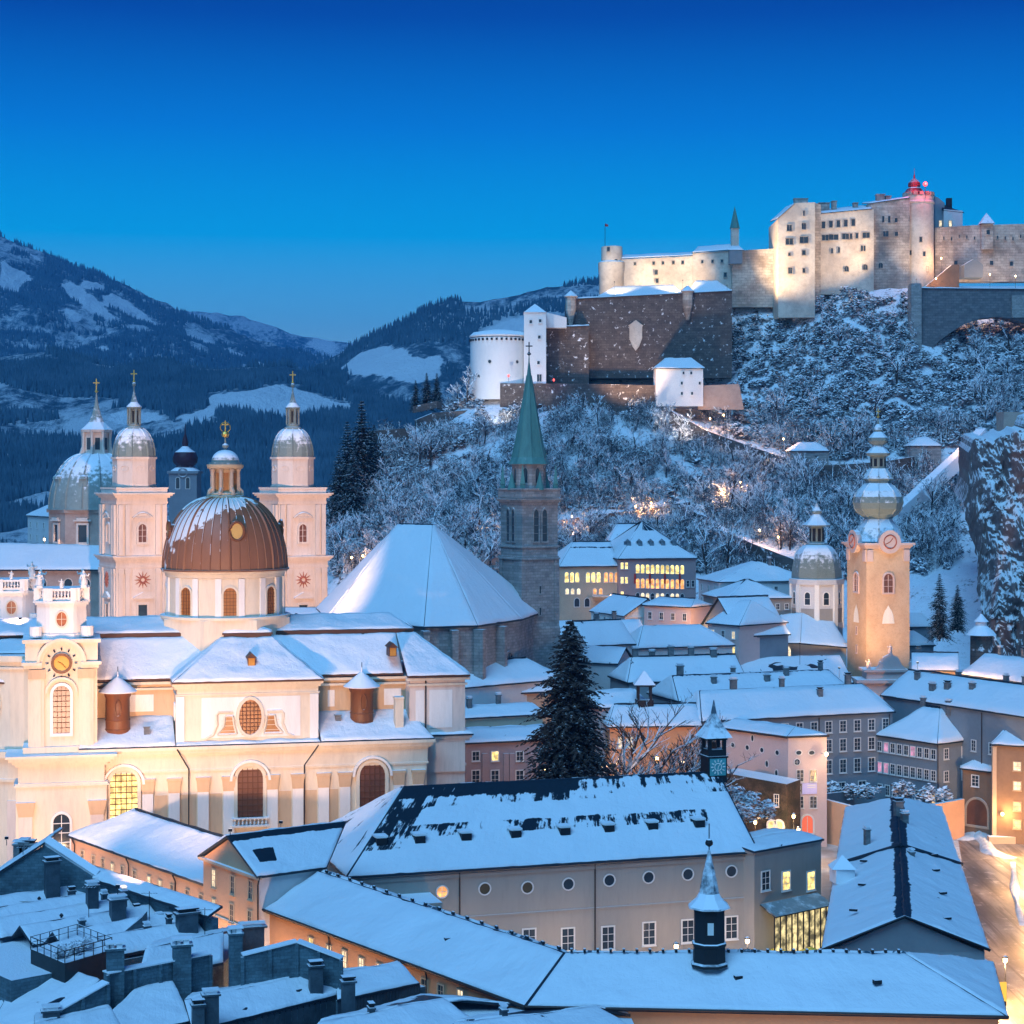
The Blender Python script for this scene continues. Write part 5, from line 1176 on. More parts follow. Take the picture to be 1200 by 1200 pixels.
# ================================================================ a little church far off with a dark onion tower
Y = 690; s_ = Y/F
def zs(py): return H + (HZ-py)*s_
SM = thing('village_church', 'small far grey church tower with a dark onion dome among the cathedral towers', 'church', ((217-600)*Y/F, Y, 0))
cx, cy = (217-600)*Y/F, Y
b = MB(); b.prism([(cx+x, cy+y) for x, y in sq(5.0)], 0, zs(553)); b.prism([(cx+x, cy+y) for x, y in sq(5.6)], zs(555), zs(552)); tw = b.build('tower', M_SLATE, SM)
for x in (-3, 3): window(SM, (cx+x*.6, cy-5.0, zs(566)), 0, 'arch', 1.3, 4.0, fw=.2, nx=1, ny=1)
b = MB(); b.tube([(cx+1.6*math.cos(t_), cy-5.2, zs(554)+1.6*math.sin(t_)) for t_ in [2*math.pi*k/14 for k in range(15)]], .3, 4); sub(b, 'clock', M_GREY, tw, SM)
b = MB(); b.lathe([(5.4, zs(552)), (3.6, zs(548)), (3.2, zs(546)), (4.4, zs(542)), (4.6, zs(536)), (3.8, zs(530)), (2.0, zs(526)), (1.0, zs(523)), (1.2, zs(519)), (.9, zs(515)), (.25, zs(508)), (.1, zs(497))], (cx, cy, 0), 12); b.build('onion_dome', mat('dark_red_tin', (.05, .02, .03), rough=.5, snow=(.5, .75)), SM, smooth=True)
house('town_house', 'white house with small windows at the far left behind the cathedral dome', (30, 604), (62, 606), 63-46*520/F if False else 52.5, 16, 4, (3, 3), M_OCT, 0, rows=[(50, 4, .9, 1.5), (46.5, 4, .9, 1.5)], lit=0)
house('church_nave', 'snow roofed hall beside the far dark onion tower', (0, 0), (0, 0), 44, 14, 6, (0, 2), M_SLATE, 0, pts=[((182-600)*695/F, 695, 52), ((242-600)*695/F, 700, 52)], cornice=False) if False else None
# ================================================================ town houses between the river side and the castle hill
def hs(name, label, L, R, width, rise, hip=(0, 0), wall=M_GREY, **kw):
    """L = (px, py, Y) of the left end of the front eave, R = (px, Y)"""
    a = P(*L); b = P(R[0], 0, R[1]); b.z = a.z
    base = kw.pop('base', 0.0)
    rows = kw.pop('rowz', ()); rr = [(a.z - dz, n, w_, h_) for dz, n, w_, h_ in rows]
    srz = kw.pop('srowz', ()); sr = [(sd, a.z - dz, n, w_, h_) for sd, dz, n, w_, h_ in srz]
    return house(name, label, None, None, a.z, width, rise, hip, wall, base, rows=rr, srows=sr, pts=[a, b], **kw)

# ---- monastery with lit arcades
MO = hs('monastery', 'large mauve monastery with two rows of glowing arched windows under the castle', (724, 655, 498), (818, 503), 26, 9.5, (11, 12), M_MAUVE, base=15, lit=0, cell=1.6, bare=lambda fi, u, v: .34 if (fi == 0 and v > .72 and .3 < u < .95) else (.2 if fi == 2 and v > .5 else -.05))
A_, B_ = MO['fa'], MO['fb']; rt = MO['root']
for i in range(10): win_at(rt, A_, B_, 747.2+i*5.8, 666.5+i*.12, 'arch', .95, 2.3, fw=.1, gmat=M_LITY, nx=1, ny=2)
for i in range(10): win_at(rt, A_, B_, 747.2+i*5.8, 683.5+i*.12, 'arch', .95, 2.5, fw=.1, gmat=M_LITO, nx=1, ny=2)
for i in range(10): win_at(rt, A_, B_, 747.2+i*5.8, 699+i*.12, 'arch', .95, 1.9, fw=.1, gmat=M_LITW if i % 3 else M_GL, nx=1, ny=2)
for px, py in ((729, 663), (734, 663), (729, 680), (734, 680), (729, 697), (806, 684), (812, 684)): win_at(rt, A_, B_, px, py, 'rect', .7, 1.6, fw=.1, gmat=M_LITY if px < 740 else M_GL, nx=1, ny=2)
for i in range(4):   # red banners between the arcades
    p = hit(744+i*17.5, 678, A_, B_); b = MB(); b.cbox((p.x, p.y-.35, p.z), (.5, .08, 2.6), wall_rz(A_, B_)); b.build('banner', mat('red_cloth', (.5, .05, .04), snow=None), rt)
for i in range(6):   # dormers on the front slope
    t = .12 + .13*i; p = MO['a'].lerp(MO['b'], t*1.1+.05) + MO['w']*4.5; z = MO['a'].z + 3.2
    b = MB(); b.cbox((p.x, p.y+1, z+.5), (1.1, 3, 1.3), wall_rz(A_, B_)); b.add([(p.x-.8, p.y-.7, z+1.15), (p.x+.8, p.y-.7, z+1.15), (p.x, p.y-.7, z+1.9), (p.x-.8, p.y+2.4, z+1.15), (p.x+.8, p.y+2.4, z+1.15), (p.x, p.y+2.4, z+1.9)], [(0,1,2),(3,5,4),(0,2,5,3),(1,4,5,2)]); b.build('dormer', M_SLATE, rt)
MW = hs('monastery_wing', 'pale long wing with triple lit windows left of the glowing arcades', (655, 664, 497), (726, 500), 20, 6, (6, 0), M_TAN, base=14, lit=0, bare=lambda fi, u, v: .36 if fi == 0 and (.42 < v < .5 or .72 < v < .78) else -.05)
A_, B_ = MW['fa'], MW['fb']; rt = MW['root']
for g0, gm in ((664, M_LITY), (689, M_LITY), (710, M_LITO)):
    for i in range(3): win_at(rt, A_, B_, g0+i*6.2, 676.5, 'arch', 1.0, 2.6, fw=.12, gmat=gm, nx=1, ny=3)
for px in (664.5, 671, 678, 697, 704): win_at(rt, A_, B_, px, 693, 'arch', .9, 1.5, fw=.1, gmat=M_LITW if px < 690 else M_LITO, nx=1, ny=1)
for px in (676, 688): win_at(rt, A_, B_, px, 706, 'arch', 1.3, 2.2, fw=.15, nx=1, ny=1)
b = MB(); p0, p1 = hit(694, 698, A_, B_), hit(722, 698, A_, B_); b.box((p0.x, p0.y-2.5, p0.z-.3), (p1.x, p0.y, p0.z)); o = b.build('canopy', M_TAN, rt)
hs('monastery_annex', 'small snow roofed annex behind the long pale wing', (713, 634, 522), (750, 522), 12, 4.5, (3, 0), M_TAN, base=20, lit=0, cell=2)
# ---- houses below it
hs('town_house', 'pale grey corner house with four storeys of small windows right of the arcades', (817, 678, 470), (860, 460), 16, 4, (5, 6), M_GREY, base=6, rowz=[(2, 5, .8, 1.4), (5, 5, .8, 1.4), (8, 5, .8, 1.4), (11, 5, .8, 1.4)], lit=.04) if False else None
H1 = hs('town_house', 'pale four storey house with a low hip roof right of the arcades', (816, 678, 478), (841, 462), 26, 4.5, (6, 8), M_OCT, base=5, lit=.03, rowz=[(2, 3, .8, 1.5), (5.3, 3, .8, 1.5), (8.6, 3, .8, 1.5), (12, 3, .8, 1.5)], srowz=[('R', 2, 6, .8, 1.4), ('R', 5.3, 6, .8, 1.4), ('R', 8.6, 6, .8, 1.4)], chims=[(.6, .6, 1.6)])
hs('town_house', 'low taupe pavilion with a broad snow roof beside the crossing dome', (852, 702, 448), (930, 452), 18, 4.2, (9, 9), M_TAUPE, base=5, lit=0, rowz=[(2, 7, .8, 1.2)])
hs('town_house', 'plain hall under a broad blue snow roof below the pavilion', (867, 746, 418), (927, 424), 18, 8, (0, 0), M_SLATE, lit=0, bare=lambda fi, u, v: -.1)
hs('town_house', 'small pinkish house with a curved gable and lit windows by the bright lane', (826, 730, 424), (866, 416), 16, 5, (4, 4), M_ROSE, lit=.3, rowz=[(2.2, 3, .9, 1.5), (5.5, 3, .9, 1.5)])
hs('town_house', 'white cottage with a snow covered gable roof below the monastery wing', (690, 716, 470), (731, 452), 13, 4, (0, 0), M_WHITE, base=4, lit=0, rowz=[(1.6, 6, .7, 1.3)], srowz=[('R', 1.4, 3, .8, 1.2)])
hs('town_house', 'plain pink block with a flat snow roof beside the bright lane', (752, 709, 452), (810, 444), 10, 1.6, (2, 2), M_ROSE, lit=0, rowz=[(2.4, 4, .9, 1.5), (7, 3, .9, 1.7)])
hs('town_house', 'long low white building with a hipped snow roof across mid town', (747, 760, 404), (862, 412), 12, 4.3, (4, 6), M_OCT, lit=0, rowz=[(2.2, 9, .8, 1.2)], bare=lambda fi, u, v: -.05)
hs('town_house', 'white gabled house just right of the big fir tree top', (688, 757, 400), (746, 405), 14, 4.6, (0, 0), M_OCT, lit=0, rowz=[(3, 3, .9, 1.5)], chims=[(.5, .5, 1.4)])
hs('town_house', 'long snow roofed range at the foot of the gothic tower', (655, 748, 425), (760, 430), 12, 3.4, (0, 0), M_ROSE, lit=0, chims=[(.7, .5, 1.5)])
hs('town_house', 'house with a lone pale gable wall behind the big fir', (675, 776, 384), (724, 380), 9, 3.0, (0, 0), M_OCT, lit=0)
b = MB(); pa, pb = P(742, 776, 372), P(797, 776, 376); b.prism([(pa.x, pa.y), (pb.x, pb.y), (pb.x, pb.y+1.2), (pa.x, pa.y+1.2)], 0, [pa.z, pa.z-1.5, pa.z-1.5, pa.z]); o = b.build('firewall', mat('teal_plaster', (.12, .27, .29), dirt=.2)); tag(o, 'bare teal firewall rising between snow roofs in mid town', 'wall')
CH_ = [(.15, .5, 1.6), (.3, .55, 1.3), (.45, .5, 1.8), (.62, .5, 1.5), (.8, .45, 1.5)]
hs('town_house', 'wide house with many chimneys below the long white building', (735, 800, 366), (876, 372), 13, 4.2, (3, 0), M_GREY, lit=0, chims=CH_)
hs('town_house', 'long house with a dark ridge in front of the abbey cloister', (795, 822, 350), (1004, 362), 15, 4.0, (2, 2), M_GREY, lit=0, chims=[(.1, .5, 1.6), (.25, .3, 1.2), (.42, .62, 1.6), (.55, .3, 1.2), (.68, .4, 1.4), (.9, .5, 1.3)], bare=lambda fi, u, v: .3 if fi == 0 and v > .86 else -.04)
hs('town_house', 'snow roofed house in front of the gothic choir', (556, 790, 322), (655, 330), 14, 3.2, (3, 3), M_OCT, lit=0, chims=[(.2, .5, 1.2)]) if False else None
GP = hs('palace', 'blue grey palace wall with rows of framed windows behind the museum', (822, 845.5, 336), (1050, 350), 14, 4.6, (3, 3), M_SLATE, lit=.05, litm=[M_LITP, M_LIT], rowz=[(2.2, 13, 1.2, 1.9), (5.6, 13, 1.2, 2.1), (9.4, 13, 1.2, 2.3), (13.5, 9, 1.4, 2.2)], chims=[(.25, .5, 1.6), (.5, .5, 1.4), (.66, .3, 1.3), (.85, .5, 1.6)], pipes=(.3, .6, .97))
HH = house('town_house', 'slate blue hip roofed house with close window rows and two chimneys', (1023, 861), (1098.5, 872), 16, 15, 5.2, (6, 6), M_SLATE, 0, rows=[(14, 9, .95, 1.6), (10.2, 9, .95, 1.7), (6.2, 8, .95, 1.7)], srows=[('R', 14, 3, 1.0, 1.7), ('R', 10, 3, 1.0, 1.7)], lit=.14, litm=[M_LITP, M_LIT], chims=[(.35, .5, 1.4), (.75, .5, 1.4)], pipes=(.99,))
house('town_house', 'long slate house with snow roof running off the right edge', (1031, 814.6), (1216, 842.5), 22, 14, 4.4, (0, 0), M_SLATE, 0, rows=[(15.5, 9, 1.0, 1.8), (11.5, 9, 1.0, 1.9)], lit=.3, litm=[M_LIT, M_LITW], chims=[(.12, .35, 1.3), (.28, .2, 1.2), (.36, .25, 1.2), (.5, .3, 1.2), (.3, .6, 1.4), (.62, .55, 1.5), (.75, .5, 1.4)], pipes=(.66,))
hs('town_house', 'tan lit house right of the abbey tower foot', (1068, 785, 398), (1124, 396), 10, 3.2, (0, 0), M_TAN, lit=.7, litm=[M_LITW], rowz=[(3, 5, 1.1, 1.9)], chims=[(.15, .6, 1.4), (.8, .7, 1.2)])
hs('town_house', 'tan gabled house at the end of the lit lane by the cliff', (1124, 790, 392), (1215, 372), 14, 4, (0, 0), M_TAN, lit=.2, litm=[M_LITW], rowz=[(3, 6, 1.0, 1.7)], chims=[(.2, .5, 1.4), (.5, .5, 1.6)])
hs('town_house', 'upper of two dim cottages beside the abbey tower below the cliff', (1054, 735, 448), (1097, 450), 8, 3, (0, 2), M_SLATE, base=5, lit=0)
hs('town_house', 'lower of two dim cottages beside the abbey tower below the cliff', (1054, 757, 434), (1097, 436), 8, 3.2, (0, 4), M_SLATE, base=2, lit=0)
# old round turret by the cliff
p = P(1150, 772, 416); t = thing('stone_turret', 'round dark stone turret with a snowy cone roof at the cliff foot', 'tower', (p.x, p.y, 0))
b = MB(); b.lathe([(2.6, 0), (2.4, P(0, 742, 416).z)], (p.x, p.y, 0), 14); b.build('shaft', M_DKST, t)
b = MB(); b.lathe([(3.3, 0), (2.6, .9), (1.2, 2.0), (1.2, 2.8), (1.6, 2.9), (.1, 4.6)], (p.x, p.y, P(0, 744, 416).z), 14); b.build('cone_roof', mat('cap_snow', (.8, .8, .8)), t)

# ---- the museum with its long wall and banner
rt = thing('museum_wing', 'rosy museum wing with a tall end wall, banner and arched doorway', 'museum', (G(923.5, 863.5, 19).x, G(923.5, 863.5, 19).y, 0))
A_, B_ = G(824.5, 850, 19), G(923.5, 863.5, 19); EA, EB = B_, G(969, 862, 19); bk4 = A_ + (EB-B_)*1.2; bk4.z = 19
b = MB(); b.prism(ccw([(v.x, v.y) for v in (A_, B_, EB, bk4)]), 0, 18.9); b.build('wall', M_ROSE, rt)
m1, m2 = A_.lerp(bk4, .5)+Vector((0, 0, 1.3)), B_.lerp(EB, .5)+(A_-B_)*.14+Vector((0, 0, 1.3))
ou = Vector((-.3, -.35, 0)); o2 = Vector((.35, -.3, 0))
roof(rt, [[A_+ou, B_+ou, m2, m1], [B_+ou, EB+o2, m2], [EB+o2, bk4, m1, m2]], cell=1, bare=lambda fi, u, v: .12)
b = MB(); b.tube([A_+ou, B_+ou, EB+o2], .16, 5); b.build('gutter', M_PIPE, rt)
for px, py in ((859, 873), (876, 876), (893, 879), (911, 882)): win_at(rt, A_, B_, px, py, 'round', .8, .8, fw=.15, nx=1, ny=1)
for px, py in ((882, 865), (899, 895), (910, 906)): win_at(rt, A_, B_, px, py, 'oval', .6, 1.1, fw=.15, nx=1, ny=1)
for px, py in ((936, 882), (951, 882)): win_at(rt, EA, EB, px, py, 'oval', 1.0, .7, fw=.15, nx=1, ny=1)
win_at(rt, EA, EB, 934, 893, 'round', 1.0, 1.0, fw=.12, nx=2, ny=2)
for px in (935.5, 939.5, 951, 955): 
    win_at(rt, EA, EB, px, 909, 'rect', .55, 1.9, fw=.1, nx=1, ny=3); win_at(rt, EA, EB, px, 940, 'rect', .55, 1.9, fw=.1, nx=1, ny=3)
# banner: a pale face picture to the left and violet writing field
p = hit(944.5, 924, EA, EB); rz = wall_rz(EA, EB); ca, sa = math.cos(rz), math.sin(rz)
def onb(x, z, out): return (p.x+ca*x+sa*out, p.y+sa*x-ca*out, p.z+z)
b = MB(); b.add([onb(-1.95, -.95, .14), onb(1.95, -.95, .14), onb(1.95, .95, .14), onb(-1.95, .95, .14), onb(-1.95, -.95, .04), onb(1.95, -.95, .04), onb(1.95, .95, .04), onb(-1.95, .95, .04)], [(0,1,2,3),(0,4,5,1),(1,5,6,2),(2,6,7,3),(3,7,4,0)]); bo = b.build('banner', mat('violet_banner', (.55, .52, .80), snow=None, bump=0, dirt=.05), rt)
b = MB(); b.add([onb(-1.9, -.9, .15), onb(-.75, -.9, .15), onb(-.75, .9, .15), onb(-1.9, .9, .15)], [(0,1,2,3)]); sub(b, 'picture_field', mat('olive_print', (.22, .18, .12), snow=None, bump=0), bo, rt)
b = MB(); n_ = 14; b.add([onb(-1.32+.36*math.cos(2*math.pi*k/n_), .12+.55*math.sin(2*math.pi*k/n_), .155) for k in range(n_)], [tuple(range(n_))]); b.add([onb(-1.8, -.88, .155), onb(-.85, -.88, .155), onb(-1.0, -.45, .155), onb(-1.65, -.45, .155)], [(0,1,2,3)]); sub(b, 'portrait_print', mat('pale_print', (.62, .58, .52), snow=None, bump=0), bo, rt)
b = MB()
for q in (.45, .1): b.add([onb(.2, q, .15), onb(1.7, q, .15), onb(1.7, q+.16, .15), onb(.2, q+.16, .15)], [(0,1,2,3)])
sub(b, 'lettering_bars', M_WHITE, bo, rt)['kind'] = 'stuff'
win_at(rt, EA, EB, 946, 966, 'arch', 2.0, 3.0, fw=.3, gmat=emit('red_doorway', (1.0, .12, .05), .9), nx=2, ny=1, name='doorway')
MO2 = house('museum_hall', 'orange lit museum wall behind the bare trees', (712, 852), (823, 850.5), 19.5, 11, 3.2, (2, 0), M_ORANGE, 0, cell=1.3)
for px in (728, 738): win_at(MO2['root'], MO2['fa'], MO2['fb'], px, 870, 'rect', .9, 1.7, gmat=M_LITW)
# garden wall with ivy below the museum wing
GW = thing('rock_garden_wall', 'dark ivy grown retaining wall with snow beside the museum door', 'wall', (A_.x, A_.y, 0))
q0, q1 = P(845, 905, 322), P(922, 912, 316); b = MB(); b.prism([(q0.x, q0.y), (q1.x, q1.y), (q1.x+3, q1.y+5), (q0.x+3, q0.y+5)], 0, [q0.z, q1.z-1, q1.z-1, q0.z]); b.build('wall', mat('ivy_wall', (.03, .03, .02), (.10, .07, .05), scale=.6, dirt=.5, snow=(.3, .6), snow_noise=.8, bump=.8), GW)
win_at(GW, q0, q1, 910, 938, 'rect', .7, 1.9, fw=.12)
for px in (905, 913): win_at(GW, q0, q1, px, 970, 'arch', 1.3, 2.2, fw=.35, gmat=M_LITY, nx=2, ny=2, name='archway')
# ---- brown house at the right edge and its gate annex
BH = house('brown_house', 'tall brown house with small lit windows at the right edge', (1161, 872), (1262, 878), 17, 12, 3.4, (3, 3), M_BROWN, 0, cell=1.2)
rt = BH['root']; A_, B_ = BH['fa'], BH['fb']
for py in (898, 921, 945, 966):
    for px in (1192, 1222): win_at(rt, A_, B_, px, py, 'rect', 1.2, 1.4, gmat=M_LITW if py < 930 else (M_LIT if px < 1200 else M_GL), fmat=M_FRAMET, nx=2, ny=2, fw=.12)
b = MB(); p = A_; b.box((p.x-.3, p.y-.25, 0), (p.x+.4, p.y+.4, 16.6)); b.build('corner_quoin', M_TAN, rt)
b = MB(); b.box((p.x-1.2, p.y-1.6, 0), (p.x+14, p.y, 1.2)); b.build('plinth', M_TAN, rt)
AN = hs('gate_annex', 'small brown gatehouse with an archway joined to the brown house', (1124, 900, 339), (1164, 334), 7, 2.2, (3, 0), M_BROWN, lit=0, cell=1)
win_at(AN['root'], AN['fa'], AN['fb'], 1143, 915, 'rect', 1.3, 1.8, fmat=M_WHITE); win_at(AN['root'], AN['fa'], AN['fb'], 1145, 952, 'arch', 4.2, 4.6, fw=.4, gmat=M_GLB, fmat=M_TAN, nx=1, ny=1, name='archway')
def wall_path(name, label, pts, h, th, m, cat='wall', down=None):
    b = MB(); pts = [P(*q) for q in pts]
    for p, q in zip(pts, pts[1:]):
        d = Vector((q.x-p.x, q.y-p.y, 0)).normalized(); n_ = Vector((-d.y, d.x, 0))*th/2; d = d*0.02
        z0, z1 = (p.z-h, q.z-h) if down is None else (down, down)
        b.add([(p.x-n_.x-d.x, p.y-n_.y-d.y, z0), (q.x-n_.x+d.x, q.y-n_.y+d.y, z1), (q.x+n_.x+d.x, q.y+n_.y+d.y, z1), (p.x+n_.x-d.x, p.y+n_.y-d.y, z0),
               (p.x-n_.x-d.x, p.y-n_.y-d.y, p.z), (q.x-n_.x+d.x, q.y-n_.y+d.y, q.z), (q.x+n_.x+d.x, q.y+n_.y+d.y, q.z), (p.x+n_.x-d.x, p.y+n_.y-d.y, p.z)],
              [(0,3,2,1),(4,5,6,7),(0,1,5,4),(1,2,6,5),(2,3,7,6),(3,0,4,7)])
    o = b.build(name, m); tag(o, label, cat); return o
wall_path('garden_wall', 'low peach garden wall with a snow cap between museum and gatehouse', [(966, 936, 330), (1020, 950, 322), (1085, 944, 328), (1128, 936, 335)], 5, .8, M_PEACH, down=0)
wall_path('garden_wall', 'pale garden wall running back along the snowy shrubs', [(968, 930, 338), (1000, 926, 346), (1040, 922, 348)], 5, .6, M_SLATE, down=0)
# ---- the little clock turret and palace round the fir
p = P(755, 830, 340); t = thing('roof_turret', 'small dark open bell turret with a snowy pyramid cap in mid town', 'turret', (p.x, p.y, 0))
zb0 = P(0, 842, 340).z; zt0 = P(0, 803, 340).z
b = MB(); b.cbox((p.x, p.y, (zb0+zt0)/2-2), (2.7, 2.7, zt0-zb0-1), .2); b.cbox((p.x, p.y, zt0+.05), (3.3, 3.3, .3), .2)
for x in (-1.1, 1.1):
    for y in (-1.1, 1.1): b.cbox((p.x+x, p.y+y, zt0-1.4), (.4, .4, 3.2), .0)
b.build('bell_stage', M_DARK, t)
b = MB(); b.prism([(p.x+x, p.y+y) for x, y in sq(1.9)], zt0+.2, zt0+2.6, top=[(p.x+x, p.y+y) for x, y in sq(.08)]); b.build('cap', mat('cap_snow', (.8, .8, .8)), t)
b = MB(); arch_ring(b, p.x, zb0+1.0, .7, .25, p.y-1.75, p.y-1.5, 14, 0, 2*math.pi); b.build('clock_ring', M_WHITE, t)
FP = hs('palace', 'mauve palace with pilasters and one yellow lit window left of the fir', (543, 871, 309), (700, 316), 14, 1.4, (2, 2), M_MAUVE, lit=0, pipes=())
rt = FP['root']; A_, B_ = FP['fa'], FP['fb']
for px, gm in ((557.5, M_GL), (580, M_LITY), (609, M_GL), (636, M_GL), (662, M_LIT), (688, M_GL)): win_at(rt, A_, B_, px, 886, 'rect', 1.1, 1.4, gmat=gm, nx=2, ny=2); win_at(rt, A_, B_, px, 911, 'rect', 1.2, 2.2, gmat=M_GL)
for px in (568, 593, 600, 622, 649, 675):
    p = hit(px, 890, A_, B_); b = MB(); b.cbox((p.x, p.y-.1, p.z/2-1), (.9, .4, p.z+4), wall_rz(A_, B_)); b.build('pilaster', M_MAUVE, rt)
hs('town_house', 'tan topped house with flat snow roof behind the mauve palace', (566, 814, 336), (668, 342), 12, 3.6, (3, 3), M_PEACH, lit=0, chims=[(.1, .4, 1.3)], cell=1.3)
hs('town_house', 'low house with lead chimneys between church choir and mauve palace', (541, 842, 320), (640, 326), 9, 1.5, (1, 1), M_TAN, lit=0, chims=[(.08, .4, 1.5), (.18, .4, 1.5), (.55, .5, 1.5)], cell=1.2)
hs('town_house', 'house with a broad plain roof at the foot of the gothic choir', (545, 806, 330), (665, 345), 14, 3.4, (4, 4), M_OCT, lit=0, cell=1.5, chims=[(.25, .3, 1.3)])
hs('town_house', 'house with a tan wall strip right behind the fir', (700, 830, 338), (765, 341), 10, 2.6, (2, 2), M_ROSE, lit=0, cell=1.3)
# lean-to roof against the church choir
LT = thing('sacristy', 'low sacristy with a pink lit snow roof against the church end', 'building', (G(545, 905, 14).x, G(545, 905, 14).y, 0))
q = [G(498, 924, 13), G(614, 918, 13), G(540, 893, 16.5), G(498, 891, 17)]
roof(LT, [q], cell=1.0, snow=M_SNOWB); b = MB(); b.prism([(v.x, v.y+.4) for v in (q[0], q[1], G(600, 912, 13.0))] + [(G(498, 905, 13).x, G(498, 905, 13).y)], 0, 12.9); b.build('wall', M_MARBLE, LT)
for px, py in ((523, 905), (563, 905)):
    p = G(px, py, 14.9); b = MB(); b.cbox((p.x, p.y, p.z+.2), (.8, 1.2, .9), .2); b.build('roof_vent', M_DARK, LT)
# ================================================================ the university hall in the middle
def hall_bare(fi, u, v):
    if fi == 0:
        if v > .84: return .40 if u < .55 else .30
        if v > .70: return .27 if u < .55 else .24
        if .38 < v < .56: return .30 if u < .88 else .24
        if u < .10 and .25 < v: return .3
        return -.06
    if fi == 2: return .22 if v > .15 else 0
    return .2 if v > .5 else -.05
M_SNOWH = snow_mat('snow_slid', under=(.010, .022, .034))
HA = house('university_hall', 'long taupe hall with round windows under a great half bare snow roof', (405, 1028), (890, 998), 15, 27, 8.4, (10.5, 0), M_TAUPE, 0, over=.6, cell=.8, bare=lambda fi, u, v: hall_bare(2 if fi == 2 else fi, u, v), snow=M_SNOWH, pipes=(.265, .59, 0.997), sn=.22)
rt = HA['root']; A_, B_ = HA['fa'], HA['fb']
for i, (px, py) in enumerate(((518, 1045), (568, 1041.5), (618, 1040), (666, 1036), (714, 1031.5), (760, 1028), (806, 1024.5), (857, 1021))):
    win_at(rt, A_, B_, px, py, 'round', 1.35, 1.35, fw=.16, gmat=M_LITO if i == 0 else (M_GL if i not in (1, 2) else glass('warm_dark_pane', (.06, .045, .025), .2)), nx=1 if i else 2, ny=1 if i else 2)
for px, py in ((620, 1102), (665.5, 1101), (712.5, 1099), (760.5, 1094), (806, 1091), (857, 1087)): win_at(rt, A_, B_, px, py, 'rect', 1.5, 2.7, fw=.18, nx=2, ny=3)
b = MB(); z_ = HA['fa'].z
for zz, h_, o_ in ((14.0, .5, .18), (8.9, .25, .1)):
    p0, p1 = A_.copy(), B_.copy(); n_ = Vector((HA['u'].y, -HA['u'].x, 0))
    b.add([(p.x+n_.x*q, p.y+n_.y*q, z) for z in (zz, zz+h_) for p, q in ((p0, o_), (p1, o_), (p1, -.05), (p0, -.05))], [(0,1,2,3),(4,7,6,5),(0,4,5,1),(1,5,6,2),(3,2,6,7),(0,3,7,4)])
b.build('wall_mouldings', M_TAUPE, rt)['kind'] = 'stuff'
def skylight(root, info, t, s, w_=1.3, name='roof_hatch'):
    p = info['a'] + info['u']*((info['b']-info['a']).length*t) + info['w']*(27*s); z = info['a'].z + 8.4*(s/.5)
    b = MB(); rz = math.atan2(info['u'].y, info['u'].x); b.cbox((p.x, p.y, z+.35), (w_, 1.1, .9), rz); o = b.build(name, M_DARK, root)
    b = MB(); q = p + info['w']*.5; b.cbox((q.x, q.y, z+.95), (w_*1.25, 1.9, .22), rz); sub(b, 'hatch_lid', mat('cap_snow', (.8, .8, .8)), o, root)
for t in (.10, .19, .30, .42, .54, .65, .76, .88): skylight(rt, HA, t, .17)
# a low flat-roofed stair block against its left part
p = hit(470, 1040, A_, B_); b = MB(); b.cbox((p.x, p.y-3, 6.2), (9, 6, 12.4), wall_rz(A_, B_)); b.build('stair_block', M_TAUPE, rt)
# clock turret on the ridge, a black lantern with a snowy cap
rc = HA['r2'] + Vector((-.6, -.2, 0)); z0 = HA['r2'].z
ct = thing('clock_turret', 'black clock turret with a teal dial and snowy pointed cap on the hall ridge', 'turret', (rc.x, rc.y, z0))
b = MB(); b.cbox((rc.x, rc.y, z0+.3), (2.7, 2.7, 3.4), .3); b.cbox((rc.x, rc.y, z0+2.05), (3.0, 3.0, .25), .3); b.build('clock_stage', M_DARK, ct)
b = MB()
for x, y in sq(1.05): b.cbox((rc.x+x*math.cos(.3)-y*math.sin(.3), rc.y+x*math.sin(.3)+y*math.cos(.3), z0+3.3), (.45, .45, 2.6), .3)
b.cbox((rc.x, rc.y, z0+4.5), (2.8, 2.8, .35), .3); b.cbox((rc.x, rc.y, z0+2.6), (2.5, 2.5, .9), .3); b.build('bell_stage', M_DARK, ct)
b = MB(); b.lathe([(.45, 0), (.42, .3), (.25, .8), (.06, .95)], (rc.x, rc.y, z0+3.1), 10); b.build('bell', M_BRONZE, ct)
b = MB(); R4 = lambda r: [(rc.x+x*math.cos(.3)-y*math.sin(.3), rc.y+x*math.sin(.3)+y*math.cos(.3)) for x, y in sq(r)]
b.prism(R4(1.95), z0+4.65, z0+6.0, top=R4(1.1)); b.prism(R4(1.1), z0+6.0, z0+7.8, top=R4(.3)); b.prism(R4(.3), z0+7.8, z0+9.6, top=R4(.04)); b.build('cap', mat('steep_snow_cap', (.10, .13, .16), snow=(.2, .55), snow_noise=.5), ct)
n_ = Vector((math.sin(.3), -math.cos(.3), 0)); q_ = Vector((math.cos(.3), math.sin(.3), 0)); c0 = rc + n_*1.4; c0.z = z0+.75
b = MB(); b.cbox((c0.x, c0.y, c0.z), (2.3, .12, 2.3), .3); dl = b.build('clock_dial', mat('teal_dial', (.10, .36, .36), snow=None, bump=0), ct)
b = MB()
for k in range(12):
    a = 2*math.pi*k/12; b.tube([c0 + q_*(.7*math.cos(a)) + Vector((0, 0, .7*math.sin(a))) + n_*.1, c0 + q_*(1.02*math.cos(a)) + Vector((0, 0, 1.02*math.sin(a))) + n_*.1], .08, 4)
b.tube([c0 + n_*.12, c0 + n_*.12 + q_*.3 + Vector((0, 0, .5))], .05, 4); b.tube([c0 + n_*.12, c0 + n_*.12 - q_*.1 + Vector((0, 0, -.75))], .05, 4)
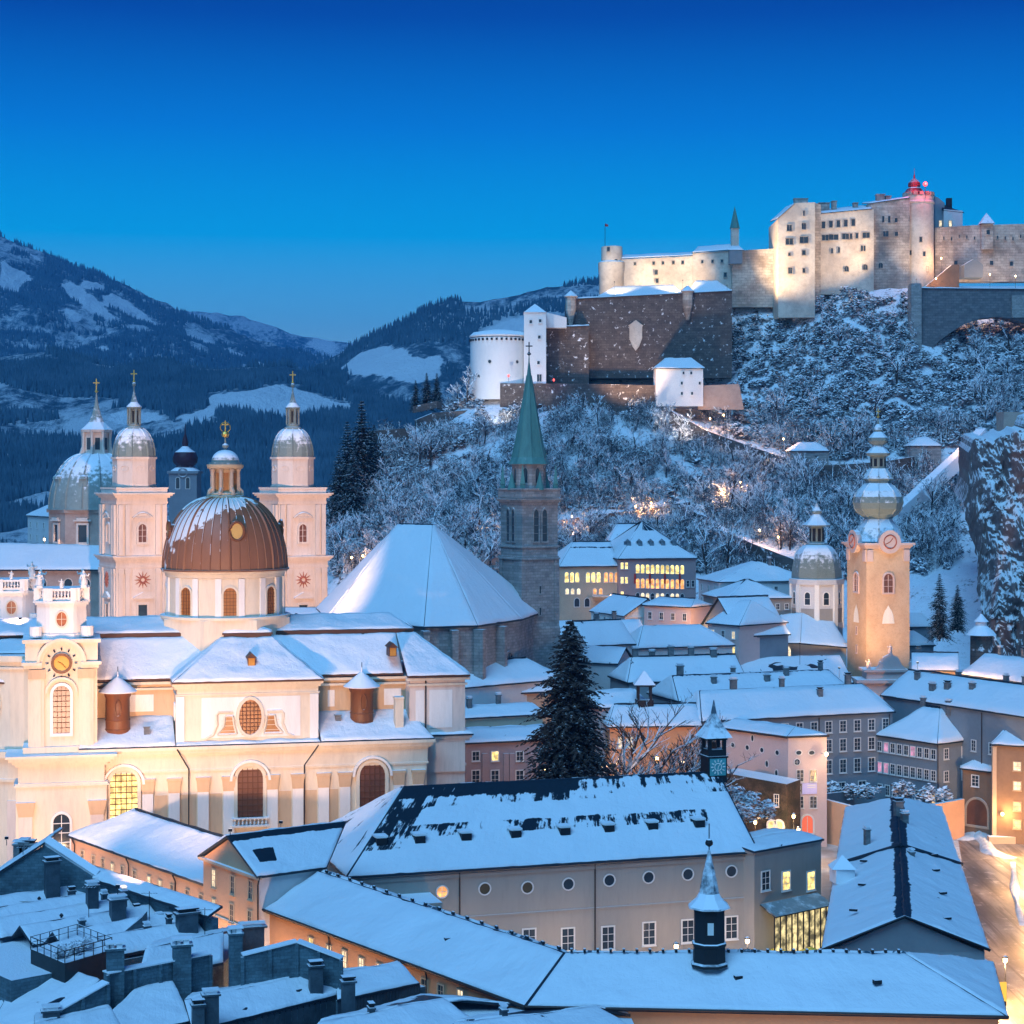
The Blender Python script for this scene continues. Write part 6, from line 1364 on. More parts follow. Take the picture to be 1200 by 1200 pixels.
b.tube([c0 + q_*(.5*math.cos(a)) + Vector((0, 0, .5*math.sin(a))) + n_*.1 for a in [2*math.pi*k/16 for k in range(17)]], .06, 4); sub(b, 'hour_marks', M_WHITE, dl, ct)['kind'] = 'stuff'

# connector with lit windows and the glazed canopy
CN = hs('connecting_wing', 'grey connecting wing with two lit windows and a glowing glazed porch', (884, 998, 243.5), (966, 252), 9, .5, (0, 0), M_TAUPE, lit=0, cell=1.0, over=.3)
rt = CN['root']; A_, B_ = CN['fa'], CN['fb']
for px, gm in ((897, M_GL), (921, M_LITY), (950, M_LITY)): win_at(rt, A_, B_, px, 1032, 'rect', 1.4, 2.3, fw=.16, gmat=gm, nx=2, ny=3)
g0, g1 = hit(890, 1062, A_, B_), hit(957, 1060, A_, B_); rz = wall_rz(A_, B_); n_ = Vector((math.sin(rz), -math.cos(rz), 0)); d_ = (g1-g0); d_.z = 0; L_ = d_.length; d_.normalize()
p0 = Vector((g0.x, g0.y, 0)) + n_*2.6; zt1 = g0.z
gl = thing('glazed_porch', 'glowing glass porch with dark upright bars beside the hall', 'porch', (p0.x, p0.y, 0))
for i in range(11):
    q = p0 + d_*(L_*i/10); b = MB(); b.cbox((q.x, q.y, (zt1-.9)/2), (.12, .14, zt1-.9), rz); b.tube([(q.x, q.y, zt1-.9), (q.x-n_.x*2.5, q.y-n_.y*2.5, zt1+.2)], .07, 4); b.build('upright_bar', M_DARK, gl)
    if i < 10:
        q2 = p0 + d_*(L_*(i+.5)/10) - n_*.12; b = MB(); b.cbox((q2.x, q2.y, (zt1-.9)/2), (L_/10-.1, .04, zt1-1.0), rz); b.build('glass_panel', emit('porch_glow', (1.0, .80, .38), .75, .85), gl)
for zz in (1.7, zt1-1.0):
    q = p0 + d_*(L_/2); b = MB(); b.cbox((q.x, q.y, zz), (L_, .16, .14), rz); b.build('cross_bar', M_DARK, gl)
b = MB(); q0, q1 = p0, p0+d_*L_; b.add([(q0.x+n_.x*.3, q0.y+n_.y*.3, zt1-.85), (q1.x+n_.x*.3, q1.y+n_.y*.3, zt1-.85), (q1.x-n_.x*2.5, q1.y-n_.y*2.5, zt1+.3), (q0.x-n_.x*2.5, q0.y-n_.y*2.5, zt1+.3)], [(0,1,2,3)]); b.build('glass_roof', mat('snowy_glass', (.25, .28, .28), snow=(.9, 1.1)), gl)
for px in (912, 950):   # yellow parasols in the yard
    p = G(px, 1116, 2.4); b = MB(); b.lathe([(1.7, 0), (1.6, .12), (.1, .8)], (p.x, p.y, 2.3), 12); um = thing('parasol', ('left' if px < 930 else 'right') + ' of two closed-in yellow parasols in the yard by the glazed porch', 'parasol', (p.x, p.y, 0)); b.build('canopy', mat('yellow_cloth', (.7, .48, .06), snow=None), um)
    b = MB(); b.tube([(p.x, p.y, 0), (p.x, p.y, 2.6)], .05, 6); b.build('pole', M_DARK, um)

# ================================================================ the low angled wing in front (two arms meeting in a valley line)
LW = thing('angled_wing', 'low angled building with a long unbroken blue snow roof and orange wall in front', 'building', (G(620, 1150, 15.8).x, G(620, 1150, 15.8).y, 0))
e0, e1, e2 = G(308, 1066, 15.8), G(615, 1180, 15.8), G(1182, 1192, 15.8)
k0, k1, k2 = G(374, 1021, 19.2), G(662, 1116, 19.2), G(1060, 1117, 19.2)
ba1 = Vector((k1.x+3.5, k1.y+8, 15.8))
e3 = G(1165, 1128, 15.8)
M_SNOWW = snow_mat('snow_deep', under=(.05, .10, .14), big=.1)
roof(LW, [[e0, e1, k1, k0], [e1, e2, k2, k1], [e2, e3, k2], [ba1, Vector((k0.x+3, k0.y+6, 16.8)), k0, k1], [e3, ba1, k1, k2]], cell=.8, snow=M_SNOWW, sn=.3, bare=lambda fi, u, v: (.16 if v > .97 else .06))
b = MB(); po = [Vector((p.x, p.y)) for p in (e0, e1, e2, e3)] + [Vector((ba1.x+30, ba1.y+2)), Vector((ba1.x, ba1.y)), Vector((k0.x+3, k0.y+6))]
b.prism([(e0.x+.6, e0.y+.5), (e1.x+.1, e1.y+.7), (ba1.x, ba1.y-.5), (k0.x+2, k0.y+5)], 0, 15.55); b.build('wall', M_ORANGE, LW)
b = MB(); b.prism([(e1.x+.1, e1.y+.7), (e2.x-.7, e2.y+.7), (e3.x-.7, e3.y-.3), (ba1.x, ba1.y-.52)], 0, 15.54); b.build('wall', M_ORANGE, LW)
b = MB()
for s_, e_ in ((e0, e1), (e1, e2)):
    b.tube([(s_.x, s_.y-.15, 15.85), (e_.x, e_.y-.15, 15.85)], .13, 6)
b.build('gutter', M_PIPE, LW)
A_, B_ = Vector((e0.x+.6, e0.y+.5, 0)), Vector((e1.x+.1, e1.y+.7, 0))
for px, py, gm in ((365, 1108, M_LITY), (386, 1117, M_LITW), (404, 1123, M_LITW), (424, 1132, M_LITW), (445, 1139, M_LITW), (470, 1146, M_LIT), (498, 1157, M_GL), (517, 1164, M_GL), (540, 1170, M_LITW)): win_at(LW, A_, B_, px, py+1, 'rect', .9, 1.7, gmat=gm, fmat=M_FRAMET)
for px, py in ((386, 1100), (500, 1140)):
    p = hit(px, py, A_, B_); b = MB(); b.tube([(p.x-.1, p.y-.5, 15.7), (p.x, p.y-.15, 14.6), (p.x, p.y-.15, 0)], .1, 6); b.build('rain_pipe', M_PIPE, LW)
for px, py in ((1028, 1155), (865, 1150), (735, 1130), (525, 1105), (610, 1130), (460, 1080), (440, 1068)):
    t_ = 0; p = G(px, py, 17.5); b = MB(); b.cbox((p.x, p.y, p.z+.35), (.7, .5, .35), .3); b.build('roof_vent', M_DARK, LW)
b = MB()
for i in range(26):
    p = k1.lerp(k2, (i+.5)/26); b.cbox((p.x, p.y-.3, p.z+.28), (.22, .5, .3), 0)
for i in range(18):
    p = k0.lerp(k1, (i+.5)/18); b.cbox((p.x+.2, p.y-.3, p.z+.26), (.22, .5, .28), .4)
b.build('snow_guards', M_DARK, LW)['kind'] = 'stuff'
# spired turret on its ridge
p = G(831, 1125, 19.0); tu = thing('spired_turret', 'dark octagonal roof turret with flared snow skirt and thin spire in front', 'turret', (p.x, p.y, 18.6))
def zz_(py): return H + (HZ-py)*p.y/F
b = MB(); b.lathe([(1.75, zz_(1131)), (1.75, zz_(1128)), (1.55, zz_(1126)), (1.5, zz_(1108)), (1.62, zz_(1107)), (1.62, zz_(1104)), (1.45, zz_(1103)), (1.45, zz_(1066)), (1.75, zz_(1063))], (p.x, p.y, 0), 8, ph=.39); sh = b.build('shaft', M_DARK, tu)
b = MB(); b.cbox((p.x, p.y-1.36, zz_(1085)), (.55, .06, 1.1)); sub(b, 'louvre', M_FRAME, sh, tu)
b = MB(); b.lathe([(2.0, zz_(1063)), (1.95, zz_(1061)), (1.25, zz_(1053)), (.95, zz_(1046)), (.62, zz_(1025)), (.3, zz_(1008)), (.1, zz_(996))], (p.x, p.y, 0), 8, ph=.39); sp_ = b.build('spire', mat('spire_tin_snow', (.02, .03, .04), snow=(.05, .35), snow_noise=.35, rough=.5), tu)
b = MB(); b.tube([(p.x, p.y, zz_(998)), (p.x, p.y, zz_(965))], .05, 6); b.lathe([(.05, -.35), (.33, -.15), (.36, .05), (.25, .3), (.04, .42)], (p.x, p.y, zz_(988)), 12); sub(b, 'ball_finial', M_DARK, sp_, tu)

# ================================================================ the cross ridged building at the right
RB = thing('right_wing', 'long gabled building with a dark split ridge beside the lit street', 'building', (G(1060, 1030, 13).x, G(1060, 1030, 13).y, 0))
n_l, n_r, n_a = G(962, 1113, 13), G(1160, 1113, 13), G(1060, 1074, 16.7)
f_l, f_r, f_a = G(990, 947, 13), G(1104, 946, 13), G(1052, 934, 16.7)
m_l, m_r, m_a = n_l.lerp(f_l, .5), n_r.lerp(f_r, .5), n_a.lerp(f_a, .5)
m_a2 = n_a.lerp(f_a, .47)
def rw_bare(fi, u, v): return .5 if v > .94 else (.3 if v > .88 else .05)
roof(RB, [[n_r, m_r, m_a, n_a], [m_l, n_l, n_a, m_a], [m_r, f_r, f_a, m_a], [f_l, m_l, m_a, f_a]], cell=.8, bare=rw_bare, sn=.25, seed=3)
b = MB(); cen = (n_l+n_r+f_l+f_r)/4
po = inset([n_l, n_r, f_r, f_l], .5); b.prism(po, 0, 12.7)
b.add([(n_l.x+.5, n_l.y+.5, 12.6), (n_r.x-.5, n_r.y+.5, 12.6), (n_a.x, n_a.y+.5, 16.4), (n_l.x+.5, n_l.y+1, 12.6), (n_r.x-.5, n_r.y+1, 12.6), (n_a.x, n_a.y+1, 16.4)], [(0,1,2),(5,4,3),(0,2,5,3),(1,4,5,2)]); b.build('wall', M_GREY, RB)
b = MB(); b.tube([n_l+Vector((0,-.1,0)), n_a+Vector((0,-.1,0)), n_r+Vector((0,-.1,0))], .16, 6); b.build('verge_board', M_DARK, RB)
for a_, b_ in ((m_r, m_a), (m_l, m_a)):
    b = MB(); b.tube([a_+Vector((0,0,.2)), b_+Vector((0,0,.3))], .28, 6); b.build('fire_ridge', M_TIN, RB)
for px, py, w_, h_ in ((1053, 962, 1.6, 3.2), (1060, 968, 1.2, 2.2), (1068, 1005, .8, 1.2), (1016, 980, .9, 1.4)):
    p = G(px, py, 16.0); chimney(RB, (p.x, p.y, 15.4), w_*.7, .9, h_, .2)
for px, py in ((1080, 990), (1097, 1023), (1105, 1050), (1095, 1005), (1010, 1040), (1000, 1070), (1012, 1012), (1110, 1080)):
    t_ = 0; side = 1 if px > 1060 else -1
    p = G(px, py, 14.8); b = MB(); b.cbox((p.x, p.y, p.z+.35), (.9, .35, .25), .3*side); b.build('roof_vent', M_DARK, RB)
p = G(987, 1026, 14.5); b = MB(); b.cbox((p.x, p.y, 14.6), (2.4, 2.4, 1.8), .17); b.prism([(p.x+x, p.y+y) for x, y in sq(1.5)], 15.5, 17.0, top=[(p.x+x, p.y+y) for x, y in sq(.05)]); b.build('roof_dormer', mat('cap_snow', (.8, .8, .8)), RB)
# shop lights and awnings along its street side
for i, py in enumerate((1000, 1020, 1042, 1066, 1090, 1108)):
    t_ = (i+.5)/6; q = n_r.lerp(f_r, .75-t_*.7); b = MB(); b.cbox((q.x+.9, q.y, 6.5), (.9, 1.6, .9), .16); b.build('shop_sign', mat('sign_tin', (.06, .05, .05)), RB)
q = n_r.lerp(f_r, .02); b = MB(); b.cbox((q.x+1.0, q.y-.5, 8.2), (1.6, .3, 2.0), .2); b.build('yellow_sign', emit('lit_yellow_sign', (1.0, .55, .05), 1.2), RB)

# ================================================================ left: pink hip roofed range and the gabled house
LE = house('courtyard_range', 'long peach range with a smooth hip roof of snow before the church', (78, 979), (243, 1038), 16, 13, 3.6, (7, 3), M_PEACH, 0, cell=.9, bare=lambda fi, u, v: -.2, lit=0, fmat=M_FRAMET)
rt = LE['root']; A_, B_ = LE['fa'], LE['fb']
for i, (px, py) in enumerate(((97, 1001), (110, 1007), (121, 1011), (132, 1017), (144, 1020), (158, 1025), (175, 1032), (188, 1037), (202, 1042), (220, 1048), (236, 1054))): win_at(rt, A_, B_, px, py+3, 'rect', .8, 1.6, gmat=M_LITW if i in (3, 6, 7) else M_GL, fmat=M_FRAMET)
for t_ in (.03, .45, .78):
    p = A_.lerp(B_, t_); b = MB(); n_ = Vector((HA['u'].y, -1, 0)); b.tube([(p.x-.2, p.y-.9, 15.9), (p.x, p.y-.25, 15.0), (p.x, p.y-.25, 0)], .1, 6); b.build('rain_pipe', M_PIPE, rt)
# gabled house
GH = thing('gabled_house', 'peach house with a bare pediment gable and part cleared dark roof', 'house', (G(270, 1030, 12).x, G(270, 1030, 12).y, 0))
gl_, gr_, ga = G(236, 1002, 19.6), G(306, 1027, 19.6), G(269, 974, 23.0)
md = (gl_+gr_)/2; ga = Vector((md.x, md.y, 23.0)); dr_ = Vector((gr_.x-gl_.x, gr_.y-gl_.y, 0)).normalized(); bk = Vector((-dr_.y, dr_.x, 0))
le = 7.8
roof(GH, [[gr_-bk*.5, gr_+bk*(le+.4), ga+bk*15, ga-bk*.5], [gl_+bk*15, gl_-bk*.5, ga-bk*.5, ga+bk*15]], cell=.7, snow=M_SNOWH, bare=lambda fi, u, v: (.46 if v > .8 else (.42 if .12 < u < .32 and .25 < v < .6 else -.02)) if fi == 0 else 0)
b = MB(); i0, i1 = gl_+dr_*.5, gr_-dr_*.5; b.prism([(i0.x, i0.y), (i1.x, i1.y), (i1.x+bk.x*le, i1.y+bk.y*le), (i0.x+bk.x*le, i0.y+bk.y*le)], 0, 19.5)
b.add([(i0.x, i0.y, 19.4), (i1.x, i1.y, 19.4), (ga.x, ga.y, 22.7), (i0.x+bk.x, i0.y+bk.y, 19.4), (i1.x+bk.x, i1.y+bk.y, 19.4), (ga.x+bk.x, ga.y+bk.y, 22.7)], [(0,1,2),(5,4,3),(0,2,5,3),(1,4,5,2)]); b.build('wall', M_PEACH, GH)
b = MB(); q0, q1 = i1+dr_*.03, i1+dr_*.03+bk*le; b.add([(q0.x, q0.y, 0), (q1.x, q1.y, 0), (q1.x, q1.y, 19.48), (q0.x, q0.y, 19.48), (q0.x-dr_.x*.2, q0.y-dr_.y*.2, 0), (q1.x-dr_.x*.2, q1.y-dr_.y*.2, 0), (q1.x-dr_.x*.2, q1.y-dr_.y*.2, 19.48), (q0.x-dr_.x*.2, q0.y-dr_.y*.2, 19.48)], [(0,1,2,3),(4,7,6,5),(0,4,5,1),(1,5,6,2),(2,6,7,3),(3,7,4,0)]); tag(b.build('side_wall', M_OCT, GH), 'pale grey side wall of the peach house', None)
for z_, h_, o_ in ((19.2, .3, .45), (13.2, .2, .15)):
    b = MB(); b.add([(q.x-bk.x*o, q.y-bk.y*o, z) for z in (z_, z_+h_) for q, o in ((gl_, o_), (gr_, o_), (gr_, -.1), (gl_, -.1))], [(0,1,2,3),(4,7,6,5),(0,4,5,1),(1,5,6,2),(3,2,6,7),(0,3,7,4)]); b.build('moulding', M_TAN, GH)
for px, py, gm in ((251, 1029, M_LITW), (273, 1037, M_GL), (294, 1043, M_GL), (251, 1064, M_LITW), (272, 1070, M_GL), (293, 1078, M_GL)): win_at(GH, i0, i1, px, py, 'rect', .8, 1.9, gmat=gm, fmat=M_FRAMET)
b = MB(); q = gr_ - bk*.2; b.tube([(q.x, q.y, 19.5), (q.x-.2, q.y+.2, 18.6), (q.x-.2, q.y+.2, 0)], .1, 6); b.build('rain_pipe', M_PIPE, GH)

# ================================================================ old roofs at the lower left
M_BLUEP = mat('bluish_render', (.10, .17, .20), (.055, .09, .11), scale=.5, dirt=.6, bump=.5, courses=(.8, .3))
M_LEAD = mat('lead_sheet', (.04, .06, .075), (.08, .11, .13), scale=.6, dirt=.4, rough=.5)
def gable_front(name, label, ap, lf, rg, Y, dep, wall, base=0, low=None, back=9.0, **kw):
    A, L_, R_ = P(ap[0], ap[1], Y), P(lf[0], lf[1], Y), P(rg[0], rg[1], Y)
    t = thing(name, label, 'house', (A.x, Y, base))
    b = MB(); b.slab([(L_.x, base), (R_.x, base), (R_.x, R_.z-.2), (A.x, A.z-.3), (L_.x, L_.z-.2)], Y, dep); b.build('wall', wall, t)
    o = Vector((0, dep, 0)); f = Vector((0, -.35, 0)); e = .5
    Lo = L_ + (L_-A).normalized()*e; Ro = R_ + (R_-A).normalized()*e
    o9 = Vector((0, back, 0)); roof(t, [[Lo+o9, Lo+f, A+f, A+o9]], cell=.7, **kw)
    b = MB(); b.tube([A+Vector((0, dep/2, .1)), Ro+Vector((0, dep/2, .1))], dep*.62, 4); b.build('coping', mat('cap_snow', (.8, .8, .8)), t)
    return t
q1 = gable_front('old_house', 'old house with a stained bluish gable wall at the left edge', (52, 987), (-30, 1040), (108, 1024), 205, 1.0, M_BLUEP, sn=.22)
for px, py in ((22, 992), (29, 990), (36, 992)): p = P(px, py, 214); chimney(q1, (p.x, p.y, p.z-2.0), 1.0, 1.0, 2.2)
# trench roofs behind a parapet
TR = thing('trench_roofs', 'row of narrow parallel snow ridges behind a long sloping parapet', 'building', (G(140, 1070, 18).x, G(140, 1070, 18).y, 0))
pa, pb = G(101, 1021, 20), G(256, 1071, 20); d_ = (pb-pa).normalized(); n_ = Vector((d_.y, -d_.x, 0)); n_ = n_ if n_.x < 0 else -n_
wl = MB(); w4 = [pa, pb, pb+n_*.8, pa+n_*.8]; wl.prism([(v.x, v.y) for v in w4], 0, 19.6); wl.build('parapet', M_BLUEP, TR)
roof(TR, [[pa+n_*1.4-d_*.3, pb+n_*1.4+d_*.3, pb-n_*.3+d_*.3+Vector((0,0,.8)), pa-n_*.3-d_*.3+Vector((0,0,.8))]], cell=.7, sn=.2)
ln = (pb-pa).length; fl = pa + n_*20; fr = pb + n_*20
b = MB(); b.prism([(v.x, v.y) for v in (pa+n_*.8, pb+n_*.8, pb+n_*22, pa+n_*22)], 0, 17.2); b.build('attic_block', M_BLUEP, TR)
nr_ = 6
for i in range(nr_):
    s0 = ln*i/nr_; s1 = ln*(i+1)/nr_; st = n_*.9; en = n_*(19 - 1.2*i)
    z0, z1 = Vector((0, 0, -2.3)), Vector((0, 0, -.9))
    a0, a1 = pa+d_*s0, pa+d_*s1; m_ = pa+d_*(s0*.62+s1*.38)
    roof(TR, [[a0+en+z0, a0+st+z0, m_+st+z1, m_+en+z1], [a1+st+z0, a1+en+z0, m_+en+z1, m_+st+z1]], cell=.7, sn=.22, name='ridge_roof', seed=i)
for px, py, w_, h_ in ((61, 1052, 1.5, 4.6), (108, 1068, 1.1, 3.4), (138, 1078, 1.5, 2.8), (144, 1070, .6, 3.0), (219, 1092, 2.0, 2.6)):
    p = G(px, py, 18.4); chimney(TR, (p.x, p.y, 17.6), w_, 1.0, h_, .5, M_LEAD)
p = G(52, 1068, 17.4); b = MB(); b.cbox((p.x, p.y, 17.5), (7, .3, 2.2), .25); yw = b.build('yard_wall', M_TAUPE, TR)
b = MB(); arch_ring(b, p.x+.4, 17.6, .42, .16, p.y-.45, p.y-.2, 14, 0, 2*math.pi); sub(b, 'round_opening', M_WHITE, yw, TR)
p = G(150, 1086, 18.6); b = MB(); b.prism([(p.x-1.6, p.y-1.2), (p.x+1.6, p.y-1.2), (p.x+1.6, p.y+1.6), (p.x-1.6, p.y+1.6)], 17, [17.2, 19.8, 19.8, 17.2]); b.build('skylight_wedge', M_LEAD, TR)
# roof terrace with rails and snowy planting
TE = thing('roof_terrace', 'dark clad roof terrace with thin rails above the lower left roofs', 'terrace', (G(80, 1120, 19).x, G(80, 1120, 19).y, 14))
t0, t1, t2 = G(36, 1107, 19), G(76, 1124, 19), G(131, 1108, 19); t3 = t0 + (t2-t1)
b = MB(); b.prism(ccw([(v.x, v.y) for v in (t0, t1, t2, t3)]), 14, 18.6); b.build('clad_box', mat('slate_cladding', (.035, .045, .05), dirt=.3, snow=(.6, .8)), TE)
b = MB(); po = [t0, t1, t2, t3, t0]
for s_, e_ in zip(po, po[1:]):
    b.tube([s_+Vector((0,0,.75)), e_+Vector((0,0,.75))], .05, 5); b.tube([s_+Vector((0,0,.2)), e_+Vector((0,0,.2))], .04, 5)
    for k in range(6): q = s_.lerp(e_, k/5); b.tube([q+Vector((0,0,-.5)), q+Vector((0,0,.78))], .045, 5)
b.build('railing', M_DARK, TE)
TERR = (t0, t1, t2, t3)
# thin television aerials
for px, py, z_, h_, o_ in ((27, 1040, 19, 4.5, TR), (104, 1075, 19, 3.2, TR), (175, 1085, 19, 3.4, TR), (240, 1100, 18.5, 3.0, TR)):
    p = G(px, py, z_); b = MB(); b.tube([(p.x, p.y, z_-2), (p.x, p.y, z_+h_)], .035, 4); b.tube([(p.x-.8, p.y, z_+h_-.2), (p.x+.8, p.y, z_+h_-.2)], .025, 4)
    for k in range(5): b.tube([(p.x-.6+.3*k, p.y-.35, z_+h_-.2), (p.x-.6+.3*k, p.y+.35, z_+h_-.2)], .02, 3)
    b.build('aerial', M_DARK, o_)
# clutter on the old roofs: small chimneys, vents and roof lights
rnc = random.Random(21)
for px, py in ((84, 1056), (122, 1062), (128, 1092), (160, 1072), (172, 1098), (186, 1082), (198, 1094), (206, 1078), (46, 1060), (72, 1080), (96, 1090), (232, 1084), (150, 1058), (115, 1048)):
    p = G(px, py, 18.2)
    if rnc.random() < .55: chimney(TR, (p.x, p.y, 17.6), rnc.uniform(.45, .8), .6, rnc.uniform(.9, 2.0), .5, M_LEAD)
    else:
        b = MB(); b.tube([(p.x, p.y, 17.2), (p.x, p.y, 18.8)], .11, 6); b.lathe([(.2, 0), (.2, .12), (.05, .3)], (p.x, p.y, 18.75), 8); b.build('vent_pipe', M_DARK, TR)
# broad snow slope in the lower left corner
def free_roof(name, label, faces, base, wall=M_BLUEP, cat='building', **kw):
    c = sum((Vector(p) for f in faces for p in f), Vector())/sum(len(f) for f in faces)
    t = thing(name, label, cat, (c.x, c.y, base)); roof(t, faces, **kw); return t
LS = free_roof('corner_house', 'house with a broad plain snow slope in the lower left corner', [[G(-20, 1215, 13.5), G(60, 1196, 15), G(118, 1148, 17.5), G(38, 1120, 17)], [G(-40, 1160, 12.5), G(-20, 1215, 13.5), G(38, 1120, 17), G(-20, 1098, 16.5)]], 0, cell=.7, sn=.25)
b = MB(); vv = [G(-38, 1165, 12), G(58, 1194, 12), G(110, 1150, 12), G(0, 1110, 12)]; b.prism(ccw([(v.x, v.y) for v in vv]), 0, 12.5); b.build('wall', M_ORANGE, LS)
# panelled firewalls with tall chimneys
def panel_wall(label, p0, p1, p2, zb, th=.7, nrib=5, drop=3.2):
    pts_ = [q for q in (p0, p1, p2) if q is not None]
    t = thing('panelled_firewall', label, 'wall', (pts_[0].x, pts_[0].y, zb))
    for s_, e_ in zip(pts_, pts_[1:]):
        d = Vector((e_.x-s_.x, e_.y-s_.y, 0)).normalized(); n = Vector((-d.y, d.x, 0))*th
        b = MB(); b.prism([(s_.x, s_.y), (e_.x, e_.y), (e_.x+n.x, e_.y+n.y), (s_.x+n.x, s_.y+n.y)], zb, [s_.z, e_.z, e_.z, s_.z]); b.build('wall', M_BLUEP, t)
        b = MB(); up = Vector((0, 0, .12)); b.add([s_-n*.4, e_-n*.4, e_+n*1.3, s_+n*1.3, s_-n*.4+up, e_-n*.4+up, e_+n*1.3+up, s_+n*1.3+up], [(0,3,2,1),(4,5,6,7),(0,1,5,4),(1,2,6,5),(2,3,7,6),(3,0,4,7)]); b.build('coping', mat('cap_snow', (.8, .8, .8)), t)
        L2 = (e_-s_).length; k = max(2, int(L2/2.4))
        for i in range(k+1):
            q = s_.lerp(e_, i/k); b = MB(); b.cbox((q.x-n.x*.12, q.y-n.y*.12, q.z-drop/2-.1), (.32, .25, drop), math.atan2(d.y, d.x)); b.build('rib', M_LEAD if False else M_BLUEP, t)
    return t
W1 = panel_wall('left panelled firewall stepping up to the tall chimneys', G(66, 1186, 17.0), G(126, 1152, 18.6), None, 10)
W2 = panel_wall('long middle panelled firewall behind the tall chimneys', G(126, 1141, 18.9), G(246, 1118, 18.9), None, 10)
W3 = panel_wall('right panelled firewall with a low peak', G(284, 1120, 18.9), G(348, 1104, 19.8), G(400, 1124, 18.4), 10)
for px, py, w_, h_, lb in ((135, 1186, 1.55, 5.6, 'tall pale chimney stack left of the panelled walls'), (213, 1172, 1.65, 5.0, 'tall twin flue chimney stack in the middle of the panelled walls'), (276, 1160, 1.2, 5.2, 'slim tall chimney stack at the right panelled wall')):
    p = G(px, py, 15.2); t = thing('chimney_stack', lb, 'chimney', (p.x, p.y, 12))
    b = MB(); b.cbox((p.x, p.y, 12+(15.2+h_-12)/2), (w_, 1.1, 3.2+h_), .25); b.cbox((p.x, p.y, 15.2+h_+.1), (w_*1.2, 1.35, .2), .25); b.cbox((p.x-w_*.25, p.y-.58, 15.5+h_/2), (.12, .08, h_+.5), .25); b.build('stack', M_BLUEP, t)
    b = MB()
    for dx in (-.4, .4): b.cbox((p.x+dx*w_*.6, p.y, 15.2+h_+.4), (.5, .8, .4), .25)
    b.cbox((p.x, p.y, 15.2+h_+.66), (w_*1.15, 1.2, .12), .25); b.build('flue_caps', mat('cap_snow', (.8, .8, .8)), t)['kind'] = 'stuff'
# roofs among and before the walls
def rfl(lbl, pts_, z, ridge, rz_, **kw):
    f = [G(*q, z) for q in pts_]
    r_ = [G(*q, rz_) for q in ridge]
    return free_roof('old_house', lbl, [[f[0], f[1], r_[1], r_[0]]] + ([[f[2], f[3], r_[0], r_[1]]] if len(f) > 3 else []), 0, cell=.6, **kw)
o1 = rfl('snow roof behind the terrace reaching to the courtyard range', [(160, 1150), (262, 1128), (300, 1085), (200, 1095)], 17.2, [(170, 1112), (262, 1092)], 19)
o2 = rfl('small snow roof right below the tall left chimney', [(92, 1222), (228, 1196), (210, 1160), (150, 1170)], 15.5, [(158, 1160), (200, 1148)], 17)
o3 = rfl('long snow roof with a boarded eave along the bottom edge', [(225, 1208), (408, 1163), (400, 1130), (230, 1165)], 15.2, [(215, 1172), (395, 1136)], 16.5)
o4 = rfl('snow roof strip ending in a boarded eave near the orange wall', [(395, 1172), (492, 1152), (470, 1130), (400, 1138)], 15.2, [(392, 1140), (468, 1128)], 16.2)
o5 = rfl('low front roof with small snow ridges left at the bottom edge', [(380, 1240), (560, 1200), (640, 1180), (492, 1165)], 15.2, [(370, 1200), (520, 1170)], 16.3)
o6 = rfl('low front roof with small snow ridges right at the bottom edge', [(540, 1240), (760, 1215), (745, 1190), (600, 1182)], 15.0, [(530, 1200), (700, 1180)], 16.1)
o7 = rfl('small dormer roof at the bottom left under the firewall', [(20, 1240), (150, 1215), (120, 1175), (40, 1190)], 15.5, [(40, 1200), (130, 1180)], 16.6)
for (a_, b_, z_, lb, o_) in (((225, 1209), (408, 1164), 15.2, '', o3), ((395, 1173), (492, 1153), 15.2, '', o4)):
    p, q = G(*a_, z_), G(*b_, z_); d = (q-p).normalized(); k = 26
    for i in range(k):
        m_ = p.lerp(q, (i+.5)/k); b = MB(); b.cbox((m_.x, m_.y+.5, z_-1.2), ((q-p).length/k*.86, .12, 1.9), math.atan2(d.y, d.x)); b.build('board', M_LEAD, o_)
    b = MB(); m_ = p.lerp(q, .5); b.cbox((m_.x, m_.y+1.6, z_/2-.2), ((q-p).length, 1.6, z_-.6), math.atan2(d.y, d.x)); b.build('wall', M_BLUEP, o_)
for o_, pts_ in ((o1, [(165, 1150), (262, 1128), (295, 1090), (200, 1098)]), (o2, [(100, 1220), (225, 1197), (208, 1162), (152, 1172)]), (o5, [(390, 1238), (555, 1202), (630, 1182), (495, 1168)]), (o6, [(550, 1238), (750, 1214), (740, 1192), (605, 1185)])):
    b = MB(); b.prism(ccw([(G(*q, 15).x, G(*q, 15).y) for q in pts_]), 0, 14.9); b.build('wall', M_BLUEP, o_)
for o_, px, py, w_, h_ in ((o3, 370, 1158, 1.2, 2.4), (o4, 408, 1180, 1.1, 2.6), (o2, 247, 1196, 1.3, 2.6), (o2, 232, 1200, 1.0, 2.0), (o1, 295, 1108, 2.4, 2.2), (o5, 435, 1190, .5, 1.0), (o6, 590, 1192, .5, 1.0), (o7, 60, 1200, 1.4, 1.5)):
    p = G(px, py, 16); chimney(o_, (p.x, p.y, 15.6), w_, .9, h_, .3, M_LEAD)
